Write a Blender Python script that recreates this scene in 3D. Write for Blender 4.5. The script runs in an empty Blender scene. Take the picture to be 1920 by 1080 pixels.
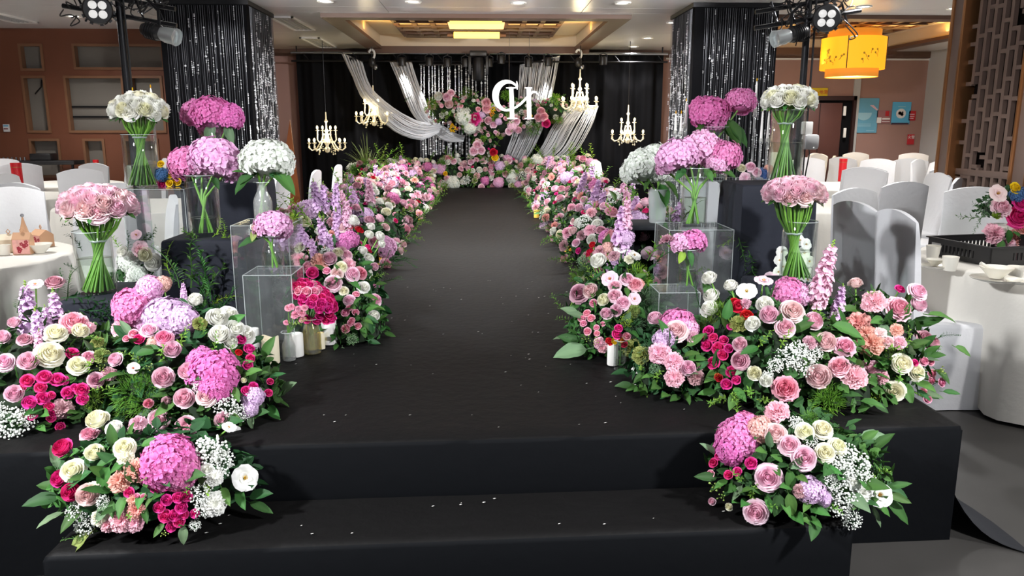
import bpy, bmesh, math, random
from mathutils import Vector, Matrix, Euler
rnd = random.Random(11)
PI = math.pi
C = bpy.context.scene.collection
S = bpy.context.scene
# ------------------------------------------------------------------ camera
FPX = 1450.0; CAMZ = 1.5
PITCH = math.atan(302 / FPX); YAW = math.atan(55 * math.cos(PITCH) / FPX)
cd = bpy.data.cameras.new('camera'); cam = bpy.data.objects.new('camera', cd); C.objects.link(cam)
cd.sensor_width = 36; cd.lens = FPX / 1920 * 36; cd.clip_start = .05; cd.clip_end = 100
cam.location = (0, 0, CAMZ); cam.rotation_euler = (PI / 2 - PITCH, 0, -YAW)
S.camera = cam
# ------------------------------------------------------------------ view, world, lights
S.view_settings.view_transform = 'Standard'; S.view_settings.look = 'None'
S.view_settings.gamma = 1; S.view_settings.use_curve_mapping = False
S.view_settings.exposure = 0.88
S.cycles.transparent_max_bounces = 24; S.cycles.max_bounces = 6; S.cycles.diffuse_bounces = 3
S.cycles.glossy_bounces = 3; S.cycles.transmission_bounces = 4
S.cycles.sample_clamp_indirect = 4; S.cycles.caustics_reflective = False; S.cycles.caustics_refractive = False
S.cycles.use_denoising = True
try:
    S.cycles.denoiser = 'OPENIMAGEDENOISE'
except Exception:
    pass
wd = bpy.data.worlds.new('world'); S.world = wd; wd.use_nodes = True
wd.node_tree.nodes['Background'].inputs[0].default_value = (.80, .84, .92, 1)
wd.node_tree.nodes['Background'].inputs[1].default_value = .33

def aim(o, tgt):
    d = Vector(tgt) - o.location
    o.rotation_euler = d.to_track_quat('-Z', 'Y').to_euler()

def light(name, kind, loc, power, color=(1, 1, 1), tgt=None, size=.1, angle=60, blend=.6, sy=None):
    l = bpy.data.lights.new(name, kind); l.energy = power; l.color = color
    o = bpy.data.objects.new(name, l); o.location = loc; C.objects.link(o)
    if kind == 'SPOT':
        l.spot_size = math.radians(angle); l.spot_blend = blend; l.shadow_soft_size = size
    elif kind == 'POINT':
        l.shadow_soft_size = size
    elif kind == 'AREA':
        l.shape = 'RECTANGLE'; l.size = size; l.size_y = sy or size
    if tgt: aim(o, tgt)
    return o

# stage wash lamps on the left and right side trusses above the front flowers, and unseen spots added to brighten the ceiling
light('front_wash_lamp', 'SPOT', (-2.7, .7, 2.8), 560, (.955, .97, 1), (1.1, 3.7, .7), .16, 100, .7)
light('front_wash_lamp', 'SPOT', (2.5, .5, 2.8), 420, (.955, .97, 1), (-1.0, 3.5, .6), .16, 95, .7)
light('ceiling_fill_spot', 'SPOT', (-3.2, 6.3, 2.45), 420, (1, .99, .985), (-.4, 10.6, 3.0), .1, 50, .9)
light('ceiling_fill_spot', 'SPOT', (3.0, 6.3, 2.45), 420, (1, .99, .985), (.4, 10.6, 3.0), .1, 50, .9)
# truss lamps over the aisle (the cans on the two truss heads)
light('truss_lamp', 'SPOT', (-3.3, 6.9, 2.5), 260, (.93, .96, 1), (.9, 5.2, .5), .08, 55, .6)
light('truss_lamp', 'SPOT', (3.1, 6.9, 2.5), 260, (.93, .96, 1), (-.9, 5.2, .5), .08, 55, .6)
light('truss_lamp', 'SPOT', (-3.2, 6.9, 2.5), 330, (.95, .97, 1), (.5, 11.2, .4), .08, 55, .7)
light('truss_lamp', 'SPOT', (3.0, 6.9, 2.5), 330, (.95, .97, 1), (-.5, 11.2, .4), .08, 55, .7)

def srgb(h):
    if isinstance(h, str):
        h = h.lstrip('#'); c = [int(h[i:i + 2], 16) / 255 for i in (0, 2, 4)]
    else:
        c = [x / 255 for x in h]
    return tuple(x / 12.92 if x <= .04045 else ((x + .055) / 1.055) ** 2.4 for x in c) + (1,)

# ------------------------------------------------------------------ pixel of the 1920x1080 frame -> ray / point in the room
ca, sa, cp, sp = math.cos(YAW), math.sin(YAW), math.cos(PITCH), math.sin(PITCH)
FW = Vector((sa * cp, ca * cp, -sp)); RT = Vector((ca, -sa, 0)); UP = Vector((sa * sp, ca * sp, cp))
EYE = Vector((0, 0, CAMZ))
def ray(px, py):
    return (FW + RT * ((px - 960) / FPX) - UP * ((py - 540) / FPX)).normalized()
def P(px, py, Y):
    d = ray(px, py); return EYE + d * (Y / d.y)
def PZ(px, py, z):
    d = ray(px, py); return EYE + d * ((z - CAMZ) / d.z)
def dep(p):
    return (Vector(p) - EYE).dot(FW)
def m_px(p):                       # metres that one pixel covers at p
    return dep(p) / FPX
def proj(p):
    v = Vector(p) - EYE; k = FPX / v.dot(FW)
    return 960 + v.dot(RT) * k, 540 - v.dot(UP) * k

# ------------------------------------------------------------------ materials
MATS = {}
def nodes(name):
    m = bpy.data.materials.new(name); m.use_nodes = True
    nt = m.node_tree; b = nt.nodes['Principled BSDF']; MATS[name] = m
    return m, nt, b, nt.links
def mat(name, col, rough=.6, metal=0, spec=.5, emit=None, estr=1, noise=0, nscale=8, bump=0, bscale=60, alpha=None, sheen=0):
    m, nt, b, L = nodes(name)
    c = srgb(col) if not (isinstance(col, tuple) and len(col) == 4) else col
    b.inputs['Base Color'].default_value = c; b.inputs['Roughness'].default_value = rough
    b.inputs['Metallic'].default_value = metal; b.inputs['Specular IOR Level'].default_value = spec
    if sheen: b.inputs['Sheen Weight'].default_value = sheen
    if emit is not None:
        b.inputs['Emission Color'].default_value = srgb(emit); b.inputs['Emission Strength'].default_value = estr
    if noise or bump:
        tc = nt.nodes.new('ShaderNodeTexCoord')
    if noise:
        n = nt.nodes.new('ShaderNodeTexNoise'); n.inputs['Scale'].default_value = nscale; n.inputs['Detail'].default_value = 5
        L.new(tc.outputs['Object'], n.inputs['Vector'])
        mx = nt.nodes.new('ShaderNodeMix'); mx.data_type = 'RGBA'
        mx.inputs['A'].default_value = tuple(x * (1 - noise) for x in c[:3]) + (1,)
        mx.inputs['B'].default_value = tuple(min(1, x * (1 + noise)) for x in c[:3]) + (1,)
        L.new(n.outputs['Fac'], mx.inputs['Factor']); L.new(mx.outputs['Result'], b.inputs['Base Color'])
    if bump:
        n2 = nt.nodes.new('ShaderNodeTexNoise'); n2.inputs['Scale'].default_value = bscale; n2.inputs['Detail'].default_value = 4
        L.new(tc.outputs['Object'], n2.inputs['Vector'])
        bp = nt.nodes.new('ShaderNodeBump'); bp.inputs['Strength'].default_value = bump; bp.inputs['Distance'].default_value = .02
        L.new(n2.outputs['Fac'], bp.inputs['Height']); L.new(bp.outputs['Normal'], b.inputs['Normal'])
    return m
def petal(name, inner, outer, vary=.10, trans=.22, hue=.012):
    m, nt, b, L = nodes(name)
    at = nt.nodes.new('ShaderNodeAttribute'); at.attribute_name = 'tint'
    mx = nt.nodes.new('ShaderNodeMix'); mx.data_type = 'RGBA'
    mx.inputs['A'].default_value = srgb(inner); mx.inputs['B'].default_value = srgb(outer)
    L.new(at.outputs['Fac'], mx.inputs['Factor'])
    oi = nt.nodes.new('ShaderNodeObjectInfo')
    mr = nt.nodes.new('ShaderNodeMapRange'); mr.inputs['To Min'].default_value = 1 - vary; mr.inputs['To Max'].default_value = 1 + vary * .6
    mh = nt.nodes.new('ShaderNodeMapRange'); mh.inputs['To Min'].default_value = .5 - hue; mh.inputs['To Max'].default_value = .5 + hue
    ml = nt.nodes.new('ShaderNodeMath'); ml.operation = 'MULTIPLY'; ml.inputs[1].default_value = 7.31
    fr = nt.nodes.new('ShaderNodeMath'); fr.operation = 'FRACT'
    L.new(oi.outputs['Random'], mr.inputs['Value']); L.new(oi.outputs['Random'], ml.inputs[0])
    L.new(ml.outputs[0], fr.inputs[0]); L.new(fr.outputs[0], mh.inputs['Value'])
    hs = nt.nodes.new('ShaderNodeHueSaturation')
    L.new(mx.outputs['Result'], hs.inputs['Color']); L.new(mr.outputs['Result'], hs.inputs['Value']); L.new(mh.outputs['Result'], hs.inputs['Hue'])
    L.new(hs.outputs['Color'], b.inputs['Base Color'])
    b.inputs['Roughness'].default_value = .6; b.inputs['Specular IOR Level'].default_value = .25
    if trans:
        tr = nt.nodes.new('ShaderNodeBsdfTranslucent'); L.new(hs.outputs['Color'], tr.inputs['Color'])
        ms = nt.nodes.new('ShaderNodeMixShader'); ms.inputs[0].default_value = trans
        L.new(b.outputs[0], ms.inputs[1]); L.new(tr.outputs[0], ms.inputs[2])
        L.new(ms.outputs[0], nt.nodes['Material Output'].inputs['Surface'])
    return m
def glass(name, tint=(.97, .985, .98), ior=1.25, rough=.02, gloss=(1, 1, 1), haze=0):
    """thin clear wall: see-through with a Fresnel reflection"""
    m, nt, b, L = nodes(name); nt.nodes.remove(b)
    t = nt.nodes.new('ShaderNodeBsdfTransparent'); t.inputs[0].default_value = tint + (1,)
    g = nt.nodes.new('ShaderNodeBsdfGlossy'); g.inputs['Roughness'].default_value = rough; g.inputs['Color'].default_value = gloss + (1,)
    lw = nt.nodes.new('ShaderNodeLayerWeight'); lw.inputs['Blend'].default_value = .5
    pw = nt.nodes.new('ShaderNodeMath'); pw.operation = 'POWER'; pw.inputs[1].default_value = 3.0; L.new(lw.outputs['Facing'], pw.inputs[0])
    f = nt.nodes.new('ShaderNodeMath'); f.operation = 'MULTIPLY_ADD'; f0 = ((ior - 1) / (ior + 1)) ** 2; f.inputs[1].default_value = (1 - f0) * .8; f.inputs[2].default_value = f0; L.new(pw.outputs[0], f.inputs[0])
    ms = nt.nodes.new('ShaderNodeMixShader'); out = nt.nodes['Material Output']
    L.new(f.outputs[0], ms.inputs[0]); L.new(t.outputs[0], ms.inputs[1]); L.new(g.outputs[0], ms.inputs[2])
    last = ms
    if haze:
        d = nt.nodes.new('ShaderNodeBsdfDiffuse'); d.inputs[0].default_value = (.85, .87, .88, 1)
        m2 = nt.nodes.new('ShaderNodeMixShader'); m2.inputs[0].default_value = haze
        L.new(ms.outputs[0], m2.inputs[1]); L.new(d.outputs[0], m2.inputs[2]); last = m2
    L.new(last.outputs[0], out.inputs['Surface'])
    return m

# ------------------------------------------------------------------ mesh builder
class MB:
    def __init__(s): s.v = []; s.f = []; s.m = []; s.t = []
    def add(s, vs, fs, mi=0, tint=0.0):
        k = len(s.v); s.v += [tuple(p) for p in vs]
        s.t += list(tint) if isinstance(tint, (list, tuple)) else [tint] * len(vs)
        s.f += [tuple(i + k for i in f) for f in fs]; s.m += [mi] * len(fs)
        return s
    def box(s, x0, x1, y0, y1, z0, z1, mi=0, M=None):
        vs = [Vector((x, y, z)) for z in (z0, z1) for y in (y0, y1) for x in (x0, x1)]
        if M: vs = [M @ p for p in vs]
        return s.add(vs, [(0, 2, 3, 1), (4, 5, 7, 6), (0, 1, 5, 4), (2, 6, 7, 3), (0, 4, 6, 2), (1, 3, 7, 5)], mi)
    def tube(s, pts, r, n=6, mi=0, cap=True, tint=0.0):
        pts = [Vector(p) for p in pts]; k = len(pts); vs = []
        ref = None
        for i, p in enumerate(pts):
            d = (pts[min(i + 1, k - 1)] - pts[max(i - 1, 0)])
            if d.length < 1e-9: d = Vector((0, 0, 1))
            d.normalize()
            if ref is None:
                ref = d.orthogonal().normalized()
            a = (ref - d * ref.dot(d))
            a = a.normalized() if a.length > 1e-6 else d.orthogonal().normalized()
            ref = a; b = d.cross(a); rr = r[i] if isinstance(r, (list, tuple)) else r
            vs += [p + (a * math.cos(2 * PI * j / n) + b * math.sin(2 * PI * j / n)) * rr for j in range(n)]
        fs = [(i * n + j, i * n + (j + 1) % n, (i + 1) * n + (j + 1) % n, (i + 1) * n + j) for i in range(k - 1) for j in range(n)]
        if cap: fs += [tuple(range(n - 1, -1, -1)), tuple((k - 1) * n + j for j in range(n))]
        return s.add(vs, fs, mi, tint)
    def lathe(s, prof, n=16, c=(0, 0, 0), mi=0, sx=1, sy=1, cap=False, M=None, wob=None):
        vs = []
        for r, z in prof:
            for j in range(n):
                a = 2 * PI * j / n; q = r * (1 + (wob(a, z) if wob else 0))
                vs.append(Vector((q * math.cos(a) * sx + c[0], q * math.sin(a) * sy + c[1], z + c[2])))
        if M: vs = [M @ p for p in vs]
        k = len(prof)
        fs = [(i * n + j, i * n + (j + 1) % n, (i + 1) * n + (j + 1) % n, (i + 1) * n + j) for i in range(k - 1) for j in range(n)]
        if cap: fs += [tuple(range(n - 1, -1, -1)), tuple((k - 1) * n + j for j in range(n))]
        return s.add(vs, fs, mi)
    def grid(s, fn, nu, nv, mi=0, tint=None, close=False):
        vs = []; ts = []
        for i in range(nu):
            for j in range(nv):
                u = i / (nu if close else nu - 1); v = j / (nv - 1)
                vs.append(fn(u, v)); ts.append(tint(u, v) if tint else 0.0)
        fs = []
        for i in range(nu if close else nu - 1):
            for j in range(nv - 1):
                a = i * nv + j; b2 = ((i + 1) % nu) * nv + j
                fs.append((a, b2, b2 + 1, a + 1))
        return s.add(vs, fs, mi, ts)
    def ball(s, c, r, nu=8, nv=5, mi=0, tint=0.0):
        c = Vector(c); r = (r, r, r) if not isinstance(r, (tuple, list)) else r
        vs = [c + Vector((0, 0, -r[2]))]
        for j in range(1, nv):
            ph = -PI / 2 + PI * j / nv
            vs += [c + Vector((math.cos(ph) * math.cos(2 * PI * i / nu) * r[0], math.cos(ph) * math.sin(2 * PI * i / nu) * r[1], math.sin(ph) * r[2])) for i in range(nu)]
        vs.append(c + Vector((0, 0, r[2]))); fs = []
        for i in range(nu):
            k = (i + 1) % nu
            fs.append((0, 1 + k, 1 + i)); e = len(vs) - 1; b = 1 + (nv - 2) * nu
            fs.append((e, b + i, b + k))
            for j in range(nv - 2):
                fs.append((1 + j * nu + i, 1 + j * nu + k, 1 + (j + 1) * nu + k, 1 + (j + 1) * nu + i))
        return s.add(vs, fs, mi, tint)
    def octa(s, c, r, mi=0):
        x, y, z = c
        return s.add([(x + r, y, z), (x - r, y, z), (x, y + r, z), (x, y - r, z), (x, y, z + r), (x, y, z - r)],
                     [(0, 2, 4), (2, 1, 4), (1, 3, 4), (3, 0, 4), (2, 0, 5), (1, 2, 5), (3, 1, 5), (0, 3, 5)], mi)
    def mesh(s, name, mats, angle=40, bevel=0, flat=False, seg=2):
        me = bpy.data.meshes.new(name); me.from_pydata(s.v, [], s.f)
        for m in (mats if isinstance(mats, (list, tuple)) else [mats]):
            me.materials.append(MATS[m] if isinstance(m, str) else m)
        me.polygons.foreach_set('material_index', s.m)
        if any(s.t):
            a = me.attributes.new('tint', 'FLOAT', 'POINT'); a.data.foreach_set('value', s.t)
        if bevel:
            bm = bmesh.new(); bm.from_mesh(me)
            bmesh.ops.remove_doubles(bm, verts=bm.verts, dist=1e-6)
            ed = [e for e in bm.edges if len(e.link_faces) == 2 and e.calc_face_angle(0) > .6]
            bmesh.ops.bevel(bm, geom=ed, offset=bevel, segments=seg, profile=.5, affect='EDGES', clamp_overlap=True)
            bm.to_mesh(me); bm.free()
        if not flat:
            me.shade_smooth(); me.set_sharp_from_angle(angle=math.radians(angle))
        me.update()
        return me
def link(name, me, parent=None, M=None, loc=None, rz=0, scale=1):
    o = bpy.data.objects.new(name, me); C.objects.link(o)
    if M is None:
        M = Matrix.Translation(Vector(loc or (0, 0, 0))) @ Matrix.Rotation(rz, 4, 'Z')
        M = M @ (Matrix.Scale(scale, 4) if not isinstance(scale, tuple) else Matrix.Diagonal(scale + (1,)))
    if parent is not None:
        o.parent = parent; M = wm(parent).inverted() @ M
    o.matrix_basis = M
    return o
def wm(o):
    return (wm(o.parent) @ o.matrix_basis) if o.parent else o.matrix_basis.copy()
def tag(o, label=None, cat=None, group=None, kind=None):
    if label: o['label'] = label
    if cat: o['category'] = cat
    if group: o['group'] = group
    if kind: o['kind'] = kind
    return o
def thing(name, label, cat, loc=(0, 0, 0), group=None, rz=0):
    o = bpy.data.objects.new(name, None); C.objects.link(o); o.empty_display_size = .05
    o.matrix_basis = Matrix.Translation(Vector(loc)) @ Matrix.Rotation(rz, 4, 'Z')
    return tag(o, label, cat, group)
def struct(name, mb, mats, parent=None, **k):
    o = link(name, mb.mesh(name, mats, **k), parent)
    if parent is None: o['kind'] = 'structure'
    return o
def copy_tree(o, parent=None):
    c = o.copy(); C.objects.link(c)
    if parent is not None: c.parent = parent
    for ch in o.children: copy_tree(ch, c)
    return c
def frame(loc, nrm, r=1.0, spin=None, sz=None):
    """matrix: local +Z along nrm at loc, scaled by r"""
    z = Vector(nrm).normalized(); x = z.orthogonal().normalized(); y = z.cross(x)
    R = Matrix((x, y, z)).transposed().to_4x4()
    sp_ = rnd.uniform(0, 2 * PI) if spin is None else spin
    Sc = Matrix.Diagonal((r, r, r if sz is None else sz, 1))
    return Matrix.Translation(Vector(loc)) @ R @ Matrix.Rotation(sp_, 4, 'Z') @ Sc
ORD = ['first', 'second', 'third', 'fourth', 'fifth', 'sixth', 'seventh', 'eighth', 'ninth', 'tenth', 'eleventh', 'twelfth', 'thirteenth', 'fourteenth', 'fifteenth', 'sixteenth', 'seventeenth', 'eighteenth', 'nineteenth', 'twentieth', 'twenty-first', 'twenty-second', 'twenty-third', 'twenty-fourth', 'twenty-fifth', 'twenty-sixth', 'twenty-seventh', 'twenty-eighth', 'twenty-ninth', 'thirtieth', 'thirty-first', 'thirty-second', 'thirty-third', 'thirty-fourth', 'thirty-fifth', 'thirty-sixth', 'thirty-seventh', 'thirty-eighth', 'thirty-ninth', 'fortieth']
ORD += ['forty-' + w for w in ORD[:9]] + ['fiftieth'] + ['fifty-' + w for w in ORD[:9]]
# ------------------------------------------------------------------ materials used
mat('carpet', (16.5, 15.8, 15.8), .62, spec=.13, noise=.22, nscale=2.2, bump=.22, bscale=22)
mat('skirt_black', (6.5, 8, 11), .7, spec=.12, bump=.1, bscale=14)
mat('black_cloth', (24, 26, 32), .72, spec=.35, bump=.12, bscale=18)
mat('plinth_cloth', (27, 30, 40), .75, spec=.3, bump=.12, bscale=22)
mat('velvet', (13, 13, 16), .9, spec=.15)
mat('chair_cloth', (226, 226, 228), .75, spec=.25, bump=.1, bscale=30)
mat('table_cloth', (232, 228, 219), .8, spec=.25, bump=.06, bscale=40)
mat('ceiling_paint', (238, 237, 236), .22, spec=.4)
mat('cream_panel', (226, 208, 182), .6)
mat('coffer_wood', (98, 72, 58), .5, noise=.1, nscale=3)
mat('carved_wood', (125, 108, 92), .6, noise=.12, nscale=6)
mat('dark_metal', (26, 26, 29), .45, metal=.5)
mat('black_plastic', (28, 27, 28), .4)
mat('steel', (150, 152, 156), .3, metal=1)
mat('white_paint', (235, 233, 228), .5)
mat('brass_trim', (170, 120, 80), .3, metal=.85)
mat('lattice_wood', (104, 86, 78), .5, noise=.08, nscale=5)
mat('grey_panel', (118, 112, 104), .7, noise=.06, nscale=3)
mat('grey_wall_paint', (188, 188, 188), .75)
mat('door_wood', (86, 52, 46), .45, noise=.15, nscale=4)
mat('dark_wood', (48, 24, 22), .5)
mat('warm_shade', (240, 165, 40), .7, emit=(255, 168, 32), estr=.62, noise=.08, nscale=2)
mat('warm_shade_dim', (205, 140, 60), .7, emit=(230, 150, 45), estr=.3)
mat('shade_print', (150, 130, 50), .8, emit=(170, 130, 30), estr=.25)
mat('lamp_yellow', (250, 220, 110), .6, emit=(255, 226, 110), estr=.95)
mat('lamp_peach', (250, 200, 140), .6, emit=(255, 205, 135), estr=.8)
mat('lamp_white', (255, 255, 250), .5, emit=(255, 252, 240), estr=6)
mat('lens_white', (240, 240, 240), .2, emit=(255, 252, 245), estr=.22)
mat('bulb', (255, 240, 200), .4, emit=(255, 236, 180), estr=2.5)
mat('gold_crystal', (246, 240, 222), .1, metal=.2, spec=.8, emit=(255, 226, 160), estr=.12)
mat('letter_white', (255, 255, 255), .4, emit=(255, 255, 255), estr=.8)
mat('silver_thread', (120, 122, 128), .4, metal=.5, spec=.6)
mat('drape_thread', (214, 214, 216), .45, metal=.15, spec=.5)
mat('bead', (250, 251, 255), .2, metal=.15, spec=.9)
mat('candle_ivory', (246, 236, 206), .55, spec=.3)
mat('candle_white', (246, 244, 238), .55, spec=.3)
mat('candle_yellow', (240, 200, 90), .5, emit=(255, 190, 70), estr=.25)
mat('red_paper', (196, 18, 30), .35)
mat('kraft', (206, 160, 124), .7)
mat('pink_print', (232, 170, 160), .7, noise=.3, nscale=45)
mat('pink_dark', (160, 45, 60), .7)
mat('ceramic', (240, 236, 224), .18, spec=.5)
mat('sign_yellow', (228, 200, 40), .5)
mat('sign_red', (196, 40, 50), .5)
mat('sign_blue', (108, 172, 200), .5, noise=.08, nscale=2)
mat('sign_sky', (95, 185, 226), .5)
mat('sign_pale', (160, 205, 220), .5)
mat('sign_mauve', (160, 110, 112), .5)
mat('sign_white', (235, 232, 230), .5)
mat('sign_ink', (60, 40, 60), .6)
mat('sign_hand', (225, 190, 200), .6)
mat('orange_wood', (150, 84, 44), .5)
mat('stem_green', (112, 162, 62), .5)
mat('stem_dark', (82, 124, 50), .55)
mat('foam', (24, 40, 20), .95)
glass('clear_glass', (.955, .975, .97), 1.5); glass('acrylic', (.975, .985, .985), 1.45, .03, haze=.02)
glass('water', (.93, .97, .90), 1.2); glass('frost_glass', (.86, .94, .90), 1.45, .12, haze=.3)
glass('crystal', (.9, .9, .88), 1.6, .05, haze=.15)
glass('yellow_glass', (.93, .86, .42), 1.4, .1, haze=.08)
petal('leaf_green', (44, 84, 38), (72, 116, 54), .4, .14, .02)
petal('fern_green', (82, 128, 44), (122, 164, 66), .25, .2, .02)
petal('leaf_deep', (34, 68, 36), (52, 94, 48), .35, .12, .02)
petal('leaf_lime', (128, 170, 50), (150, 190, 70), .2, .2, .02)
petal('leaf_sage', (84, 114, 82), (112, 140, 104), .25, .15, .02)
petal('leaf_olive', (104, 124, 58), (140, 150, 84), .25, .15, .02)
petal('bud_green', (150, 190, 80), (190, 215, 120))
petal('rose_pale', (240, 178, 200), (248, 220, 230), .06)
petal('rose_pink', (228, 124, 156), (242, 178, 196), .08)
petal('rose_vase', (244, 190, 208), (251, 228, 234), .04, .3)
petal('rose_blush', (240, 198, 200), (248, 226, 224), .06)
petal('rose_cream', (244, 240, 204), (247, 245, 226), .04)
petal('rose_white', (246, 246, 234), (250, 249, 244), .04)
petal('rose_hot', (202, 14, 104), (234, 66, 150), .08)
petal('rose_red', (165, 10, 40), (205, 30, 60), .1)
petal('rose_mauve', (196, 130, 150), (222, 178, 190), .1)
petal('car_pink', (234, 156, 178), (247, 200, 212), .08)
petal('car_peach', (232, 150, 140), (244, 188, 174), .08)
petal('car_dusty', (160, 104, 116), (205, 164, 170), .12)
petal('hyd_pink', (206, 96, 160), (236, 156, 206), .06)
petal('hyd_magenta', (204, 84, 154), (232, 136, 196), .06)
petal('hyd_light', (220, 146, 196), (246, 200, 230), .06)
petal('hyd_lilac', (204, 166, 206), (236, 206, 236), .06)
petal('hyd_white', (214, 224, 206), (250, 251, 246), .04)
petal('hyd_peach', (216, 160, 140), (238, 196, 190), .08)
petal('stock_lilac', (206, 158, 208), (234, 202, 234), .08)
petal('stock_pink', (226, 164, 196), (242, 206, 222), .08)
petal('gyp_white', (226, 232, 216), (250, 252, 246), .05, .1)
petal('yellow_bloom', (222, 170, 10), (245, 206, 40), .1)
petal('orange_bloom', (214, 120, 40), (236, 160, 70), .1)
petal('blue_bloom', (50, 84, 136), (88, 124, 172), .1)
petal('grass_blade', (110, 140, 80), (150, 170, 110), .2)

# ------------------------------------------------------------------ bloom meshes: origin at the back of the bloom, +Z the way it looks, unit radius
def petal_patch(mb, th0, w, r0, r1, z0, z1, cup, curl, tint0, tint1, nu=5, nv=5, ruff=0, seed=0, mi=0):
    """open petal (lily, lisianthus)"""
    rr = random.Random(seed)
    ph = rr.uniform(0, 6)
    def fn(u, v):
        a = (u - .5) * 2
        ww = w * (.35 + .65 * math.sin(PI * min(1, .12 + .62 * v)))
        th = th0 + a * ww
        r = r0 + (r1 - r0) * v ** 1.25 - cup * a * a * (.3 + .7 * v) * (r1 - r0 + .1)
        z = z0 + (z1 - z0) * math.sin(v * PI / 2 * (1 + curl)) - .16 * a * a * v * (z1 - z0 + .15)
        if ruff:
            z += ruff * v * v * math.sin(a * 9 + ph); r += ruff * .6 * v * v * math.cos(a * 8 + ph * 2)
        return Vector((r * math.cos(th), r * math.sin(th), z))
    mb.grid(fn, nu, nv, mi, lambda u, v: tint0 + (tint1 - tint0) * v)
def cup_petal(mb, th0, w, R, z1, curl, ti, seed, nu=5, nv=5, ruff=0.0):
    """petal of a rose: a curved wall of the cup whose lip rolls outward by curl"""
    rr = random.Random(seed); ph = rr.uniform(0, 6); sk = rr.uniform(-.10, .10)
    def fn(u, v):
        a = (u - .5) * 2; th = th0 + a * w
        base = .55 + .45 * math.sin(min(1, v * 1.15) * PI / 2)
        lip = max(0, (v - .62) / .38) ** 1.6
        r = R * (base + sk * a * .5) - .07 * R * a * a * (1 - lip)
        r += curl * R * .34 * lip * (1 - .25 * a * a) + .07 * R * (abs(a) ** 3) * lip
        z = z1 * v - curl * .20 * lip * (.6 + .4 * a * a) - .15 * a * a * v * z1 * .8
        if ruff: z += ruff * v * v * math.sin(a * 8 + ph); r += ruff * v * v * math.cos(a * 7 + ph)
        return Vector((r * math.cos(th), r * math.sin(th), z))
    t0 = max(0, ti - .35)
    mb.grid(fn, nu, nv, 0, lambda u, v: t0 + (ti - t0) * v ** 2)
def sepals(mb, n=5, r=.55, z=.02, mi=1):
    for k in range(n):
        a = 2 * PI * k / n
        d = Vector((math.cos(a), math.sin(a), 0)); t = Vector((-d.y, d.x, 0))
        mb.add([d * .08 + Vector((0, 0, z - .05)), d * r * .6 + t * .1 + Vector((0, 0, z)), d * r + Vector((0, 0, z - .12)), d * r * .6 - t * .1 + Vector((0, 0, z))], [(0, 1, 2, 3)], mi, .5)
def rose_mesh(name, seed, op=1.0, rings=None, ruff=.012):
    """rose: tight spiral heart inside rings of cupped petals; ring = (petals, radius, height, lip roll, tint)"""
    r = random.Random(seed); mb = MB(); rg = rings
    hi = rg[0][2]
    def core(u, v):
        a = u * 3.4 * PI + seed; q = .03 + (rg[0][1] * .78) * u
        return Vector((q * math.cos(a), q * math.sin(a), hi * (.5 + .52 * v * (1 - .12 * u)) + .03))
    mb.grid(core, 24, 3, 0, lambda u, v: .05 + .25 * u)
    mb.ball((0, 0, hi * .68), (rg[0][1] * .8, rg[0][1] * .8, hi * .26), 8, 5, 0, .1); mb.ball((0, 0, hi * .3), (.6, .6, hi * .34), 10, 6, 0, .5)
    ph = r.uniform(0, 6)
    for i, (n, R, z1, cl, ti) in enumerate(rg):
        ph += PI / n + .3
        for k in range(n):
            cup_petal(mb, ph + 2 * PI * k / n + r.uniform(-.12, .12), PI / n * 1.32, R * r.uniform(.95, 1.05) / (1 + .3 * cl * op), z1 * r.uniform(.94, 1.05), cl * op * r.uniform(.7, 1.3), ti, seed * 31 + i * 10 + k, 5, 6, ruff)
    sepals(mb, 5, .6)
    return mb.mesh(name, ['rose_pale', 'leaf_green'], 70)
def rose_small(name, seed):
    return rose_mesh(name, seed, 1, [(3, .34, 1.0, .05, .3), (4, .66, .82, .3, .65), (5, 1.0, .5, .65, 1)], .03)
def carnation(name, seed, layers=8, depth=.9):
    r = random.Random(seed); mb = MB(); na = 48
    for k in range(layers):
        q = k / (layers - 1); R = 1.0 - .62 * q; base = depth * .25 + depth * .5 * q; tip = depth * (.35 + .65 * q)
        p1, p2, p3 = r.uniform(0, 6), r.uniform(0, 6), r.uniform(0, 6); m1, m2 = r.choice([5, 6, 7]), r.choice([12, 13, 15])
        def fn(u, v):
            a = 2 * PI * u
            rr = R * v * (1 + .05 * math.sin(m1 * a + p3) * v + .04 * math.sin(m2 * 1.6 * a + p2) * v)
            z = base * .6 + (tip - base * .6) * v ** .8 + .12 * v * v * math.sin(m2 * a + p1) + .07 * v * v * math.sin(m1 * a + p2) - .12 * v ** 3 * (1 - q)
            return Vector((rr * math.cos(a) + .06 * q * math.cos(p1), rr * math.sin(a) + .06 * q * math.sin(p1), z))
        mb.grid(fn, na, 4, 0, lambda u, v: .15 + .85 * v ** 2, close=True)
    sepals(mb, 5, .4)
    return mb.mesh(name, ['car_pink', 'leaf_green'], 80)
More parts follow.
